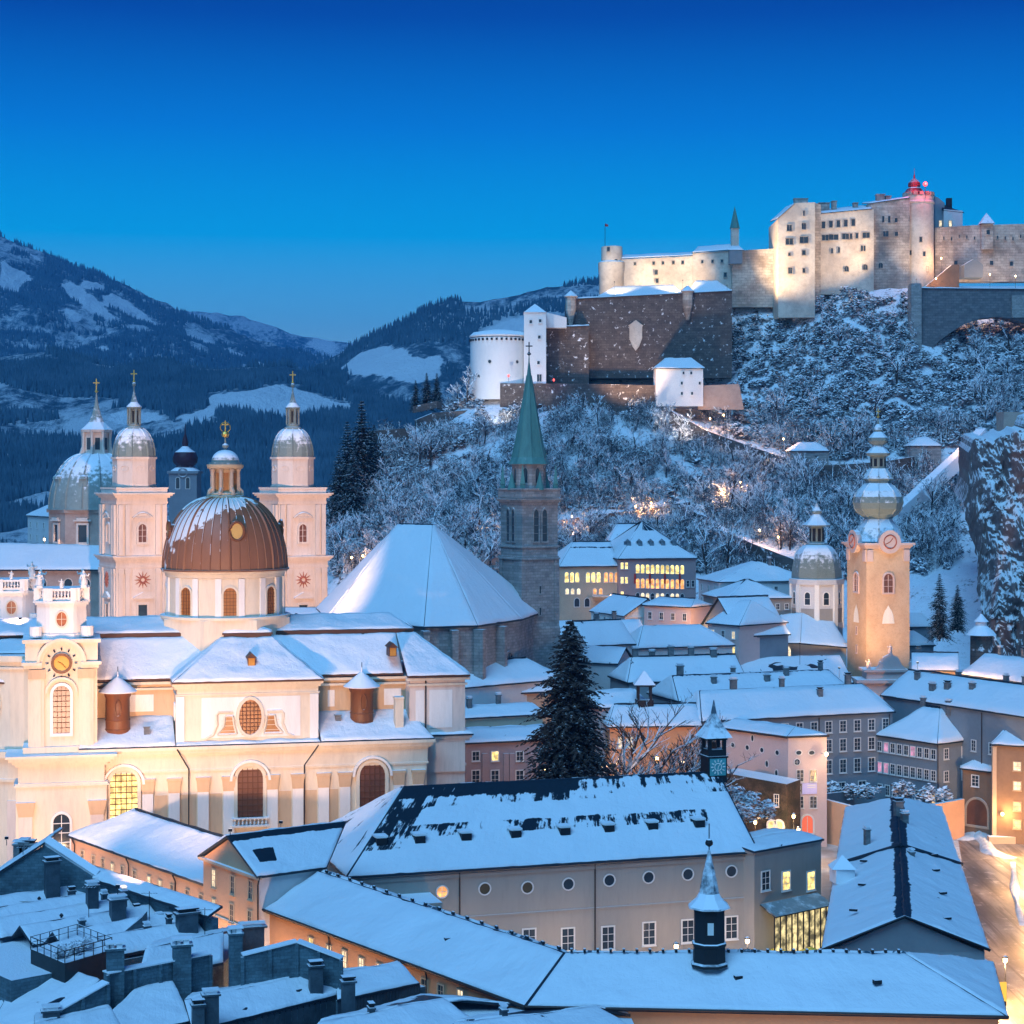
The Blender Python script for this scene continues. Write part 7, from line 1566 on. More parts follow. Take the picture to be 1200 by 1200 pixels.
# ================================================================ the fortress on the hill
def xz(pts, Y): return [(P(a, b, Y).x, P(a, b, Y).z) for a, b in pts]
FO = thing('fortress', 'pale floodlit hilltop fortress with a red lit round tower', 'fortress', (P(1000, 340, 712).x, 712, 120))
def block(pts, Y, dep, m, name='block', root=FO):
    b = MB(); b.slab(xz(pts, Y), Y, dep); return b.build(name, m, root)
def fwin(px, py, Y, w_, h_, kind='rect', gm=None, root=FO, fm=None):
    p = P(px, py, Y); window(root, (p.x, p.y, p.z), 0, kind, w_, h_, fw=.22, gmat=gm or M_GL, fmat=fm or M_FORT2, nx=1 if w_ < 1.4 else 2, ny=1, proud=.2)
def croof(pts_front, Y, dep, rise, root=FO, setback=.5, **kw):
    """snow roof sloping back from a wall top"""
    (a, b) = pts_front; A, B_ = P(*a, Y), P(*b, Y); o = Vector((0, dep, rise))
    roof(root, [[A+Vector((0, -.3, 0)), B_+Vector((0, -.3, 0)), B_+o, A+o]], cell=2.0, sn=.4, **kw)
# keep block at the left of the palace, with its shadowed return
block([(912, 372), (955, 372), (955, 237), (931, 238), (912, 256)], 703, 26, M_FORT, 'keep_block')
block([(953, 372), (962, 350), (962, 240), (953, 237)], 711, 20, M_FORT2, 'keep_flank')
croof(((911, 256), (931, 238.5)), 703, 20, 1.5)
# hall range and bower range
block([(957, 345), (1024, 345), (1024, 245), (957, 251)], 712, 24, M_FORT, 'hall_range')
croof(((957, 250.5), (1022, 244.5)), 712, 14, 3.0)
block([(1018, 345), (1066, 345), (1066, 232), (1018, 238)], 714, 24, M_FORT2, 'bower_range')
croof(((1018, 238.5), (1066, 231.5)), 714, 14, 2.0)
# battlement-like snow heaps and chimneys on the roofs
for px, py, w_ in ((938, 233, 5), (968, 238, 2), (977, 236, 1.6), (1002, 238, 1.6), (1031, 228, 3), (1040, 230, 2), (962, 238, 2)):
    p = P(px, py+6, 720); b = MB(); b.box((p.x-w_/2, 718, p.z-3), (p.x+w_/2, 721, p.z+1.6)); b.box((p.x-w_/2-.2, 717.8, p.z+1.6), (p.x+w_/2+.2, 721.2, p.z+1.9)); b.build('roof_chimney', M_FORT2, FO)
# round tower
rc = P(1079, 300, 716); r_ = 17.8*716/F; zb, zt = P(0, 345, 716).z, P(0, 238, 716).z
b = MB(); b.lathe([(r_*1.08, zb-4), (r_*1.02, zb+8), (r_, zb+14), (r_, zt), (r_*1.04, zt+.2), (r_*1.04, zt+.8), (r_, zt+1.0), (r_, zt+3.0)], (rc.x, 720, 0), 32); b.build('round_tower', M_FORT, FO, smooth=True)
for k in range(16):
    a = 2*math.pi*k/16; b = MB(); b.cbox((rc.x+r_*.96*math.cos(a), 720+r_*.96*math.sin(a), zt+3.6), (.9, 1.5, 1.4), a); b.build('merlon', M_FORT2, FO)
b = MB(); b.lathe([(3.6, 0), (3.6, 1.6), (3.9, 1.8), (2.6, 3.4), (2.0, 3.8), (2.4, 4.4), (2.2, 5.6), (1.0, 6.8), (.35, 7.4), (.3, 8.4), (.1, 9.0), (.06, 11)], (rc.x-1.6, 720, zt+2.6), 12); b.build('red_cupola', mat('red_tin', (.35, .03, .03), rough=.5, snow=(.6, .85)), FO, smooth=True)
# upper buildings right of the tower
block([(1096, 270), (1107, 270), (1107, 238), (1100, 232), (1096, 230)], 735, 14, M_SLATE, 'upper_house'); block([(1106, 272), (1128, 272), (1128, 247), (1106, 245)], 733, 14, M_OCT, 'upper_house')
p0, p1 = P(1104, 246, 733), P(1130, 249, 733); roof(FO, [[p0, p1, p1+Vector((-3, 8, 2.5)), p0+Vector((1, 8, 4))]], cell=2.0, snow=snow_mat('dark_fort_roof', under=(.02, .02, .03)), bare=lambda fi, u, v: .5)
b = MB(); p = P(1112, 240, 738); b.box((p.x-1, 737, p.z-4), (p.x+1, 739, p.z+2.5)); b.build('roof_chimney', M_DARK, FO)
for px, py in ((1102, 262), (1113.5, 262)): fwin(px, py, 732.9 if px > 1106 else 734.9, 1.0, 2.2, gm=M_LITW)
# east curtain wall
block([(1096, 330), (1215, 330), (1215, 262), (1140, 264), (1096, 267)], 722, 6, M_FORT2, 'curtain_wall')
block([(1150, 292), (1164, 292), (1164, 262), (1150, 263)], 720.5, 3, M_FORT2, 'wall_turret'); p = P(1157, 262, 720); b = MB(); b.prism([(p.x+x, 721.5+y) for x, y in sq(2.6)], p.z, p.z+4.2, top=[(p.x+x, 721.5+y) for x, y in sq(.05)]); b.build('turret_cap', mat('steep_snow_cap', (.10, .13, .16)), FO)
for px in range(1106, 1200, 9): fwin(px, 277+(px % 4), 721.9, .5, 1.2)
for px, py in ((1120, 308), (1162, 308), (1185, 309), (1158, 272)): fwin(px, py, 721.9 if px != 1158 else 720.4, 1.3, 1.6)
block([(1130, 325), (1152, 325), (1152, 310), (1142, 303), (1130, 310)], 712, 8, M_SLATE, 'gate_house')
block([(1082, 338), (1124, 338), (1124, 310), (1116, 310)], 706, 4, M_BROWN, 'ramp_wall')
# west wing: low round tower, long wall, chapel roof with spirelet
b = MB(); c_ = P(718, 300, 716); rr = 12.5*716/F; b.lathe([(rr*1.25, P(0, 350, 716).z), (rr*1.2, P(0, 325, 716).z), (rr*1.3, P(0, 312, 716).z), (rr*1.3, P(0, 306, 716).z), (rr, P(0, 304, 716).z), (rr, P(0, 288, 716).z), (rr*.95, P(0, 287, 716).z)], (c_.x, 722, 0), 24); b.build('west_tower', M_FORT, FO, smooth=True)
block([(728, 350), (815, 350), (815, 300), (728, 304)], 720, 12, M_FORT, 'west_wall'); croof(((728, 303), (815, 299)), 720, 8, 2.0)
block([(812, 350), (860, 350), (860, 293), (812, 297)], 719, 14, M_FORT, 'chapel_wall'); p0, p1 = P(811, 296, 718.5), P(862, 292, 718.5); roof(FO, [[p0, p1, p1+Vector((-1, 9, 3.0)), p0+Vector((3, 9, 3.2))]], cell=2)
block([(858, 360), (913, 360), (913, 291), (858, 294)], 716, 14, M_FORT2, 'link_wall')
block([(855, 309), (870, 309), (870, 293), (855, 293)], 714, 4, M_SLATE, 'oriel'); p0 = P(853, 293, 714); p1 = P(872, 293, 714); roof(FO, [[p0, p1, p1+Vector((-1.5, 5, 2.2)), p0+Vector((2, 5, 2.2))]], cell=1.5)
p = P(861, 285, 724); zz0, zz1, zz2 = P(0, 288, 724).z, P(0, 268, 724).z, P(0, 242, 724).z
b = MB(); b.cbox((p.x, 724, (zz0+zz1)/2-1), (2.8, 2.8, zz1-zz0+2)); b.build('bell_cote', M_FORT, FO)
b = MB(); b.prism([(p.x+x, 724+y) for x, y in octo(2.0)], zz1, zz2, top=[(p.x+x, 724+y) for x, y in octo(.05)]); b.build('spirelet', M_COPPER, FO)
for px in (744, 766, 777, 789, 800, 823, 835, 846): fwin(px, 309-(px-744)*.03, 719.9 if px < 812 else 718.9, .8, 1.1)
for px, py in ((769, 319), (770, 329), (850, 322), (713, 292), (722, 306)): fwin(px, py, 718.9 if px > 730 else 718, 1.0, 1.6)
for i in range(5): fwin(965+i*8.7, 263.6-i*.7, 711.9, 1.3, 2.5)
for px, w_ in ((967, 2.4), (977, 3.4), (991, 2.6), (997, 1.0), (1004, 1.0), (1015, 2.6)): fwin(px, 278.5-(px-967)*.06, 711.9, w_, 2.0)
for px, py in ((975, 294), (983, 293), (1010, 291), (1013, 291)): fwin(px, py, 711.9, .7, 2.0)
for px, py in ((992, 315), (1014, 313)): fwin(px, py, 711.9, 1.6, 1.9, 'arch')
fwin(1032, 311, 713.9, 1.6, 1.9, 'arch')
for px, py, w_, h_ in ((1035, 257, .9, 2.4), (1042, 257, .9, 2.4), (1050, 258, 1.1, 1.6), (1038, 274, 2, 2), (1050.5, 274, 1.2, 1.5)): fwin(px, py, 713.9, w_, h_)
for px, py, w_, h_ in ((925, 267, 1.8, 2.2), (942, 265, 1.5, 2.2), (925, 283, 2.6, 2.2), (942, 281, 3.0, 2.2), (942, 296, 1.2, 1.6), (925, 298, .7, .9), (926, 317, 1.5, 2.2), (942, 317, .8, 1.6), (942, 250, .5, 1.8)): fwin(px, py, 702.9, w_, h_)
for px, py in ((1065.5, 255), (1060, 284), (1067, 295), (1078, 280), (1082, 297), (1086, 315), (1065, 244)):
    dx = (P(px, 0, 716).x-rc.x); a = math.asin(max(-.98, min(.98, dx/r_))); q = (rc.x+dx, 720-r_*math.cos(a), P(px, py, 713).z); window(FO, q, a, 'rect', .9, 1.7, fw=.2, gmat=M_GL, fmat=M_FORT2, nx=1, ny=1)
b = MB(); p = P(709, 287, 722); b.tube([(p.x, 722, p.z-3), (p.x, 722, p.z+8)], .1, 5); b.build('flag_pole', M_DARK, FO)
b = MB(); b.add([(p.x, 722, p.z+8), (p.x+1.2, 722, p.z+7.7), (p.x+1.2, 722, p.z+6.9), (p.x, 722, p.z+7)], [(0,1,2,3)]); b.build('flag', mat('red_cloth', (.5, .05, .04)), FO)

# the dark fire bastion below the west wing
BA = thing('bastion', 'broad dark stone bastion wall with sentry turrets under the west wing', 'wall', (P(750, 400, 690).x, 690, 95))
block([(664, 443), (858, 443), (858, 341), (798, 344), (664, 351)], 690, 26, M_DKST, 'bastion_wall', BA)
block([(640, 452), (690, 452), (690, 382), (640, 384)], 684, 14, M_DKST, 'lower_bastion', BA)
p0, p1 = P(663, 350.5, 689.5), P(859, 340.5, 689.5); roof(BA, [[p0, p1, p1+Vector((0, 5, .4)), p0+Vector((0, 5, .4))]], cell=2, sn=.5, name='wall_coping')
p0, p1 = P(639, 383.5, 683.5), P(691, 381.5, 683.5); roof(BA, [[p0, p1, p1+Vector((0, 5, .4)), p0+Vector((0, 5, .4))]], cell=2, sn=.5, name='wall_coping')
roof(BA, [[P(700, 347, 700), P(800, 343, 700), P(790, 334, 712), P(720, 336, 712)], [P(806, 343, 700), P(857, 340, 700), P(840, 329, 712), P(815, 329, 712)]], cell=2, sn=.3)
for px, py in ((669, 352), (806, 346)):
    q = P(px, py, 689); b = MB(); b.lathe([(.6, -9), (1.9, -3.5), (1.9, 1.0), (2.3, 1.1), (2.4, 1.4)], (q.x, q.y, q.z), 8); so = b.build('sentry_turret', M_FORT2, BA); b = MB(); b.lathe([(2.6, 0), (1.2, 1.3), (.1, 2.2)], (q.x, q.y, q.z+1.4), 8); sub(b, 'turret_roof', mat('cap_snow', (.8, .8, .8)), so, BA)
q = P(745, 390, 689.6); b = MB(); b.slab([(q.x-2.3, q.z-2), (q.x-1.2, q.z-5), (q.x, q.z-6.5), (q.x+1.2, q.z-5), (q.x+2.3, q.z-2), (q.x+2.3, q.z+2.2), (q.x+2.7, q.z+2.6), (q.x, q.z+4.6), (q.x-2.7, q.z+2.6), (q.x-2.3, q.z+2.2)], 689.2, .7); b.build('stone_shield', M_FORT, BA)
# lower curtain wall
CW = block([(586, 486), (789, 486), (789, 452), (700, 450), (586, 449)], 672, 5, M_DKST, 'x', None); CW.name = 'lower_curtain_wall'; tag(CW, 'dark lower curtain wall in front of the white round bastion and bastion', 'wall')
CW2 = block([(818, 480), (872, 480), (866, 450), (818, 452)], 668, 4, M_BRICK, 'x', None); CW2.name = 'red_wall'; tag(CW2, 'short reddish wall right of the small white gatehouse', 'wall')
# white round bastion and its tower
WB = thing('white_bastion', 'white round bastion with a snow cap and square tower at the hill shoulder', 'tower', (P(585, 430, 676).x, 676, 85))
q = P(585, 462, 676); rr = 34.5*676/F; b = MB(); b.lathe([(rr*1.06, P(0, 468, 676).z), (rr*1.0, P(0, 440, 676).z), (rr, P(0, 395, 676).z)], (q.x, 684, 0), 32); b.build('round_body', M_WHST, WB, smooth=True)
b = MB(); b.lathe([(rr*1.02, 0), (rr*1.04, .5), (rr*.9, 1.8), (rr*.3, 2.8), (.1, 3)], (q.x, 684, P(0, 394, 676).z), 32); b.build('snow_cap', mat('cap_snow', (.8, .8, .8)), WB, smooth=True)
for k in range(20):
    a = math.pi + math.pi*k/19; b = MB(); b.cbox((q.x+rr*math.cos(a), 684+rr*math.sin(a), P(0, 397.5, 676).z), (.7, .7, .8), a); b.build('corbel', M_DARK, WB)
block([(614, 470), (640, 470), (640, 366), (614, 366)], 674, 10, M_WHST, 'square_tower', WB)
c_ = P(627, 366, 674); b = MB(); hw_ = 13.4*674/F; b.prism([(c_.x-hw_, 673.5), (c_.x+hw_, 673.5), (c_.x+hw_, 684.5), (c_.x-hw_, 684.5)], c_.z, c_.z+3.4, top=[(c_.x-.1, 678.9), (c_.x+.1, 678.9), (c_.x+.1, 679.1), (c_.x-.1, 679.1)]); b.build('tower_roof', mat('cap_snow', (.8, .8, .8)), WB)
block([(638, 384), (664, 384), (664, 372), (640, 366)], 680, 8, M_WHST, 'link_house', WB)
for px, py in ((574, 424), (606, 424), (561, 441)):
    dx = P(px, 0, 676).x-q.x; a = math.asin(dx/rr); window(WB, (q.x+dx, 684-rr*math.cos(a), P(px, py, 676).z), a, 'round', 1.2, 1.2, fw=.2, nx=1, ny=1)
for px, py in ((622, 377), (633, 376), (632, 395), (631, 425), (632, 443)): fwin(px, py, 673.9, .9 if py < 440 else 1.6, 1.1 if py < 440 else 2.6, root=WB, fm=M_WHST)
# small white gatehouse
GA = thing('white_gatehouse', 'small white hip roofed gatehouse at the top of the lit path', 'house', (P(797, 460, 666).x, 668, 80))
block([(769, 476), (824, 476), (824, 431), (769, 431)], 666, 13, M_WHST, 'wall', GA)
a, b_ = P(767, 431.5, 665.5), P(826, 431.5, 665.5); ri = Vector((0, 7, 4.0)); bk_ = Vector((0, 14, 0)); roof(GA, [[a, b_, b_+ri-Vector((4.5, 0, 0)), a+ri+Vector((4.5, 0, 0))], [b_, b_+bk_, b_+ri-Vector((4.5, 0, 0))], [a+bk_, a, a+ri+Vector((4.5, 0, 0))]], cell=1.2, sn=.3, bare=lambda fi, u, v: -.2)
for px, py in ((801, 437), (810, 437), (799, 449), (820, 449), (799, 461), (811, 461)): fwin(px, py, 665.9, .7, 1.0, root=GA, fm=M_WHST)
# great wall with the arch at the right
AR = thing('arched_wall', 'huge grey retaining wall with a wide arch below the east curtain', 'wall', (P(1140, 390, 690).x, 690, 90))
o_ = [(1070, 412), (1070, 338), (1215, 339), (1215, 378)]
arc = [(1205 - 12*k - 0, 0) for k in range(1)]
arch_pts = [(1200, 378), (1185, 373), (1168, 371), (1150, 373), (1130, 380), (1112, 391), (1098, 402), (1090, 411)]
b = MB(); b.slab(xz(o_ + arch_pts, 690), 690, 9); b.build('wall', mat('grey_fort_stone', (.16, .165, .17), (.11, .11, .12), scale=.5, dirt=.5, bump=.4, courses=(1.9, .9)), AR)
block([(1068, 412), (1080, 412), (1080, 332), (1068, 332)], 688.5, 6, M_GREYST, 'pier', AR); block([(1186, 372), (1215, 372), (1215, 346), (1186, 346)], 688.5, 3, M_GREYST, 'bay', AR)
p0, p1 = P(1080, 337.5, 689.5), P(1216, 338.5, 689.5); roof(AR, [[p0, p1, p1+Vector((0, 8, .3)), p0+Vector((0, 8, .3))]], cell=2, sn=.4, name='wall_coping')
# rocky west spur walls
wall_path('spur_wall', 'low dark ruined wall on the rocky west spur', [(424, 512, 668), (436, 505, 664), (487, 501, 664)], 4.0, 2, M_DKST)
wall_path('spur_wall', 'dark battlemented wall between spur and white bastion', [(487, 492, 670), (506, 484, 672), (560, 480, 674)], 5.5, 2, M_DKST)
wall_path('spur_wall', 'upper short wall on the spur below the far slope', [(484, 476, 690), (512, 470, 692), (520, 474, 694)], 2.5, 1.5, M_DKST)
# path walls climbing the slope
wall_path('path_wall', 'dark wall of the upper path falling right from the gatehouse', [(785, 480, 660), (830, 505, 652), (880, 523, 646), (925, 538, 640), (960, 545, 638)], 6, 2, M_DKST)
wall_path('path_wall', 'level dark wall between the two stone sheds', [(948, 546, 630), (1010, 543, 628), (1040, 540, 628), (1070, 535, 632)], 6, 1.5, M_DKST)
wall_path('path_wall', 'snow topped lower path wall above the monastery', [(640, 612, 592), (700, 603, 596), (760, 596, 600), (808, 588, 604)], 5, 1.5, M_DKST)
wall_path('funicular_wall', 'dark sloping cog railway wall falling from the path toward the abbey', [(806, 592, 598), (850, 622, 580), (893, 640, 566), (940, 658, 556)], 5, 2.5, M_DKST)
wall_path('path_wall', 'brown lit wall over the glowing lane left of the gothic spire', [(520, 662, 560), (590, 652, 565), (640, 648, 570)], 2, 1.5, M_BRICK)
for nm, lb, x0, x1, y0, y1, Y in (('stone_shed', 'stone shed with snowy hip roof beside the upper path', 925, 972, 528, 548, 636), ('stone_shed', 'long stone shed with snowy roof right of the abbey onion', 1066, 1104, 522, 552, 632)):
    t = thing(nm, lb, 'shed', (P(x0, y1, Y).x, Y, 50)); block([(x0+1, y1+8), (x1-1, y1+8), (x1-1, y0), (x0+1, y0)], Y, 9, M_GREYST, 'wall', t)
    a, b_ = P(x0, y0+.5, Y-.4), P(x1, y0+.5, Y-.4); ri = Vector((0, 5, 3.0)); bk_ = Vector((0, 10, 0)); w5 = Vector((4, 0, 0)); roof(t, [[a, b_, b_+ri-w5, a+ri+w5], [b_, b_+bk_, b_+ri-w5], [a+bk_, a, a+ri+w5]], cell=1.5)
o = wall_path('stairway', 'bright snowy stair climbing the slope between abbey and cliff', [(1046, 600, 588), (1072, 577, 598), (1094, 556, 606), (1126, 527, 616), (1150, 502, 626)], 5, 3.4, mat('cap_snow', (.8, .8, .8)), 'stairs')
wall_path('red_tower_stub', 'red brick tower stub at the right edge above the cliff', [(1172, 483, 520), (1215, 484, 520)], 12, 8, M_BRICK, 'tower')
# ================================================================ trees
def mesh_np(name, V, Fq, m, smooth=False):
    me = bpy.data.meshes.new(name); me.from_pydata([tuple(v) for v in V], [], Fq); me.materials.append(m)
    if smooth: me.polygons.foreach_set('use_smooth', [True]*len(me.polygons))
    me.update(); return me
def bare_tree(seed, h=11.0, lean=.1, dens=1.0, tw=.07, crown=None):
    """a leafless crown: trunk mesh and branch mesh"""
    rnd = random.Random(seed); tr = MB(); br = MB()
    def grow(p, d, L, r, lv):
        n = 3 if lv == 0 else 2; pts = [p]
        for i in range(n):
            d = (d + Vector((rnd.uniform(-1, 1), rnd.uniform(-1, 1), rnd.uniform(-.3, .7)))*(.10 if lv == 0 else .22)).normalized(); p = p + d*(L/n); pts.append(p)
        (tr if lv == 0 else br).tube(pts, r, 5 if lv == 0 else (4 if lv == 1 else 3), r2=r*.55)
        if lv >= 4: return
        k = [7, 5, 4, 3][lv] if lv < 4 else 0
        k = max(2, int(k*dens))
        for i in range(k):
            t = rnd.uniform(.35, 1.0) if lv else rnd.uniform(.3, 1.0); q = pts[0].lerp(pts[-1], t) if n < 3 else (pts[0].lerp(pts[1], t*3) if t < .333 else pts[1].lerp(pts[2], t*3-1) if t < .667 else pts[2].lerp(pts[3], t*3-2))
            a = rnd.uniform(0, 6.28); s = rnd.uniform(.5, 1.1); side = Vector((math.cos(a), math.sin(a), rnd.uniform(.0, .5)))
            grow(q, (d*(.75) + side*s).normalized(), L*rnd.uniform(.42, .62), max(tw*.45, r*.5), lv+1)
    grow(Vector((0, 0, -.6)), Vector((rnd.uniform(-lean, lean), rnd.uniform(-lean, lean), 1)).normalized(), h*.55, h*.018+.05, 0)
    return tr.mesh('trunk', M_BARK), br.mesh('crown', crown or M_BARK)
M_LADEN = mat('snow_laden_twigs', (.05, .05, .06), (.25, .27, .30), scale=.3, snow=(-.7, -.38), snow_noise=1.4, snow_scale=.2, bump=0)
M_NEEDLE = mat('fir_needles', (.045, .028, .022), (.07, .042, .03), scale=1.5, snow=(.88, 1.1), snow_noise=.45, bump=0, rough=.9)
M_NEEDLED = mat('dark_fir_needles', (.006, .014, .014), (.012, .022, .02), scale=1.2, snow=(.78, 1.0), snow_noise=.4, bump=0, rough=.9)
def bush(seed, r=2.2, n=260, h=1.0, m=None, leaf=.5):
    """snow laden scrub: many small bent leaf-clump plates through an uneven volume, dark gaps between"""
    rnd = random.Random(seed); V, Fq = [], []
    lob = [(Vector((rnd.uniform(-.6, .6), rnd.uniform(-.6, .6), rnd.uniform(.2, .9)*h))*r, rnd.uniform(.35, .65)*r) for _ in range(6)]
    for i in range(n):
        c, q = rnd.choice(lob); d = Vector((rnd.gauss(0, 1), rnd.gauss(0, 1), rnd.gauss(0, 1))).normalized()
        p = c + d*q*rnd.uniform(.55, 1.0)
        if p.z < -.3: p.z = -.2
        s = leaf*rnd.uniform(.5, 1.3); a = rnd.uniform(0, 6.28); tl = rnd.uniform(-.9, .9); u = Vector((math.cos(a), math.sin(a), tl*.5)); w = Vector((-math.sin(a), math.cos(a), rnd.uniform(-.6, .6)))
        b = len(V); V += [p-u*s-w*s*.5, p+u*s-w*s*.4, p+u*s*.8+w*s*.5+Vector((0, 0, -.25*s)), p-u*s*.7+w*s*.6+Vector((0, 0, -.2*s)), p+Vector((0, 0, .22*s))]
        Fq += [(b, b+1, b+4), (b+1, b+2, b+4), (b+2, b+3, b+4), (b+3, b, b+4)]
    return mesh_np('scrub', V, Fq, m or M_LADEN)
def conifer(seed, h, r, m, tiers=26, per=13, droop=.35, twig=5, ex=.85):
    """tapered trunk and whorls of drooping boughs, each carrying small hanging sprays"""
    rnd = random.Random(seed); tr = MB(); tr.tube([(0, 0, -.5), (0, 0, h*.5), (0, 0, h)], h*.014+.05, 7, r2=.03)
    V, Fq = [], []
    for t in range(tiers):
        f = (t+.5)/tiers; z = h*(.06+.94*f); R = r*(1-f)**ex*rnd.uniform(.78, 1.12)+.12
        k = max(4, int(per*(1-f*.6)))
        for i in range(k):
            a = rnd.uniform(0, 6.28); L = R*rnd.uniform(.6, 1.12); el = .25*(f*2-.6)
            for j in range(twig+int(L)):
                s = (j+rnd.random())/(twig+int(L)); p = Vector((math.cos(a)*L*s, math.sin(a)*L*s, z + el*L*s - droop*L*s*s + rnd.uniform(-.15, .15)))
                ln = (.30+.55*(1-s))*min(1.5, .42+L*.2)*rnd.uniform(.7, 1.3); b2 = a + rnd.choice((-1, 1))*rnd.uniform(.35, 1.1)
                dv = Vector((math.cos(b2), math.sin(b2), rnd.uniform(-.75, .05))); sd = Vector((-dv.y, dv.x, rnd.uniform(-.3, .3)))*(.30*ln+.05)
                b = len(V); q = p + dv*ln*1.25
                V += [p-sd*.4, p+sd*.4, p+dv*ln*.6+sd+Vector((0,0,-.12*ln)), q, p+dv*ln*.6-sd+Vector((0,0,-.12*ln)), p+dv*ln*.55+Vector((0,0,.14*ln))]
                Fq += [(b, b+1, b+5), (b+1, b+2, b+5), (b+2, b+3, b+5), (b+3, b+4, b+5), (b+4, b, b+5)]
    return tr.mesh('trunk', M_BARK), mesh_np('crown', V, Fq, m)
def plant(name, label, cat, meshes, loc, rz=0.0, sc=1.0, group=None):
    t = thing(name, label, cat, loc, rz, group); t.scale = (sc, sc, sc*random.uniform(.92, 1.08))
    for nm, me in zip(('trunk', 'crown'), meshes):
        o = bpy.data.objects.new(nm, me); COL.objects.link(o); o.parent = t
    return t
# the big fir
p = P(668, 915, 276); zt = P(668, 724, 276).z
plant('fir_tree', 'tall dark brown fir flecked with snow behind the hall ridge', 'tree', conifer(3, zt-2, 11.6, M_NEEDLE, 54, 44, .36, 10, .68), (p.x, p.y, 2))
# dark conifers at the hill's left shoulder
cf = [conifer(20+i, 27+2*i, 8.0, M_NEEDLED, 34, 20, .3, 7, .7) for i in range(3)]
for i, (px, py, Y, s, lb) in enumerate(((424, 590, 640, 1.25, 'tallest dark conifer at the left shoulder of the castle hill'), (407, 600, 632, 1.0, 'dark conifer left of the tallest one on the castle hill'), (397, 612, 626, .8, 'lowest leftmost dark conifer at the castle hill edge'), (438, 575, 650, .85, 'dark conifer right of the tallest one at the hill shoulder'), (414, 612, 622, .9, 'front dark conifer below the tallest one at the hill edge'))):
    q = P(px, py, Y); plant('conifer', lb, 'tree', cf[i % 3], (q.x, q.y, q.z-1), i*1.3, s)
for i, (px, py, Y, s, lb) in enumerate(((500, 478, 700, .5, 'small conifer on the spur wall top'), (487, 480, 704, .4, 'left small conifer behind the spur wall'), (1101, 745, 430, .45, 'dark young conifer under the cliff by the cottages'), (1122, 735, 440, .38, 'second young conifer close to the cliff'), (512, 474, 702, .45, 'conifer just left of the white bastion'))):
    q = P(px, py, Y); plant('conifer', lb, 'tree', cf[i % 3], (q.x, q.y, q.z-1), i*1.7, s)
# bare trees near the museum
bt = [bare_tree(40+i, 24, .12, 1.15, .05) for i in range(3)]
for i, (px, py, Y, s, lb) in enumerate(((737, 905, 296, 1.15, 'tall bare tree right of the fir'), (762, 910, 300, .92, 'bare tree lit orange before the museum hall'), (800, 912, 304, .95, 'spreading bare tree with snowy twigs left of the clock turret'), (724, 912, 292, .8, 'small bare tree at the fir foot'), (842, 915, 306, .8, 'bare tree right of the clock turret'), (822, 905, 312, .95, 'bare reddish tree behind the clock turret'))):
    q = P(px, py, Y); plant('bare_tree', lb, 'tree', bt[i % 3], (q.x, q.y, 4.0), i*2.1, s)
sb = [bush(60+i, 2.2, 240, 1.0, None, .34) for i in range(4)]
for i, (px, py, Y, s, lb) in enumerate(((862, 935, 309, 1.2, 'left snow laden shrub on the slope below the museum wing'), (880, 938, 308, 1.0, 'middle snow laden shrub on the slope below the museum wing'), (872, 955, 305, 1.1, 'lower snow laden shrub beside the hall gable'), (895, 950, 307, .9, 'right snow laden shrub near the ivy wall'), (975, 925, 345, 1.0, 'snowy shrub at the museum corner'), (1000, 928, 342, 1.0, 'first snowy shrub in the walled garden'), (1020, 930, 341, 1.0, 'second snowy shrub in the walled garden'), (1062, 932, 336, 1.2, 'large snowy shrub under the hip roofed house'), (1085, 934, 334, 1.2, 'round snowy shrub left of the gatehouse'), (1106, 934, 335, 1.1, 'snowy shrub touching the gatehouse'))):
    q = P(px, py, Y); o = bpy.data.objects.new('snowy_shrub', sb[i % 4]); COL.objects.link(o); o.location = (q.x, q.y, q.z-1.0); o.scale = (s, s, s); o.rotation_euler = (0, 0, i); tag(o, lb, 'shrub')
# plants on the roof terrace
for i in range(9):
    a = TERR[1].lerp(TERR[2], .1+.085*i) + (TERR[0]-TERR[1])*(.25+.3*(i % 3)/3); o = bpy.data.objects.new('terrace_plant', sb[i % 4]); COL.objects.link(o); o.location = (a.x, a.y, 18.6); o.scale = (.34, .34, .36); o.rotation_euler = (0, 0, i*1.1); tag(o, 'small snow capped potted shrub among the row on the roof terrace', 'plant', 'potted shrubs on the roof terrace')
# woods on the castle hill: bare trees one can tell apart, and the scrub between them
M_FROST = mat('frosted_twigs', (.06, .065, .075), (.26, .29, .33), scale=.2, snow=(-.32, .02), snow_noise=1.3, snow_scale=.16, bump=0)
bts = [bare_tree(80+i, 9.5+i*.8, .15, .85, .16, M_FROST) for i in range(6)]
rnd = random.Random(5)
NOW = [0]
PATHS = [[(785, 480), (830, 505), (880, 523), (925, 538), (960, 545)], [(948, 546), (1010, 543), (1070, 535)], [(640, 612), (700, 603), (760, 596), (808, 588)], [(806, 592), (850, 622), (893, 640), (940, 658)], [(1046, 600), (1094, 556), (1150, 502)], [(424, 510), (487, 500), (560, 481)]]
FLD = [(P(a, 0, b).x, b) for a, b in ((585, 640), (800, 636), (740, 650))]
def near_path(px, py, up=6, dn=30):
    if any(math.hypot((px-600)*NOW[0]/F-a, NOW[0]-b) < 6 for a, b in FLD): return True
    for pl in PATHS:
        if pl[0][0] < px < pl[-1][0] and -up < py - interp(px, pl) < dn: return True
    return False
WALLS_OK = lambda px, py: not (545 < px < 860 and py < 452) and not (765 < px < 830 and py < 480) and not (855 < px < 1215 and py < 348)
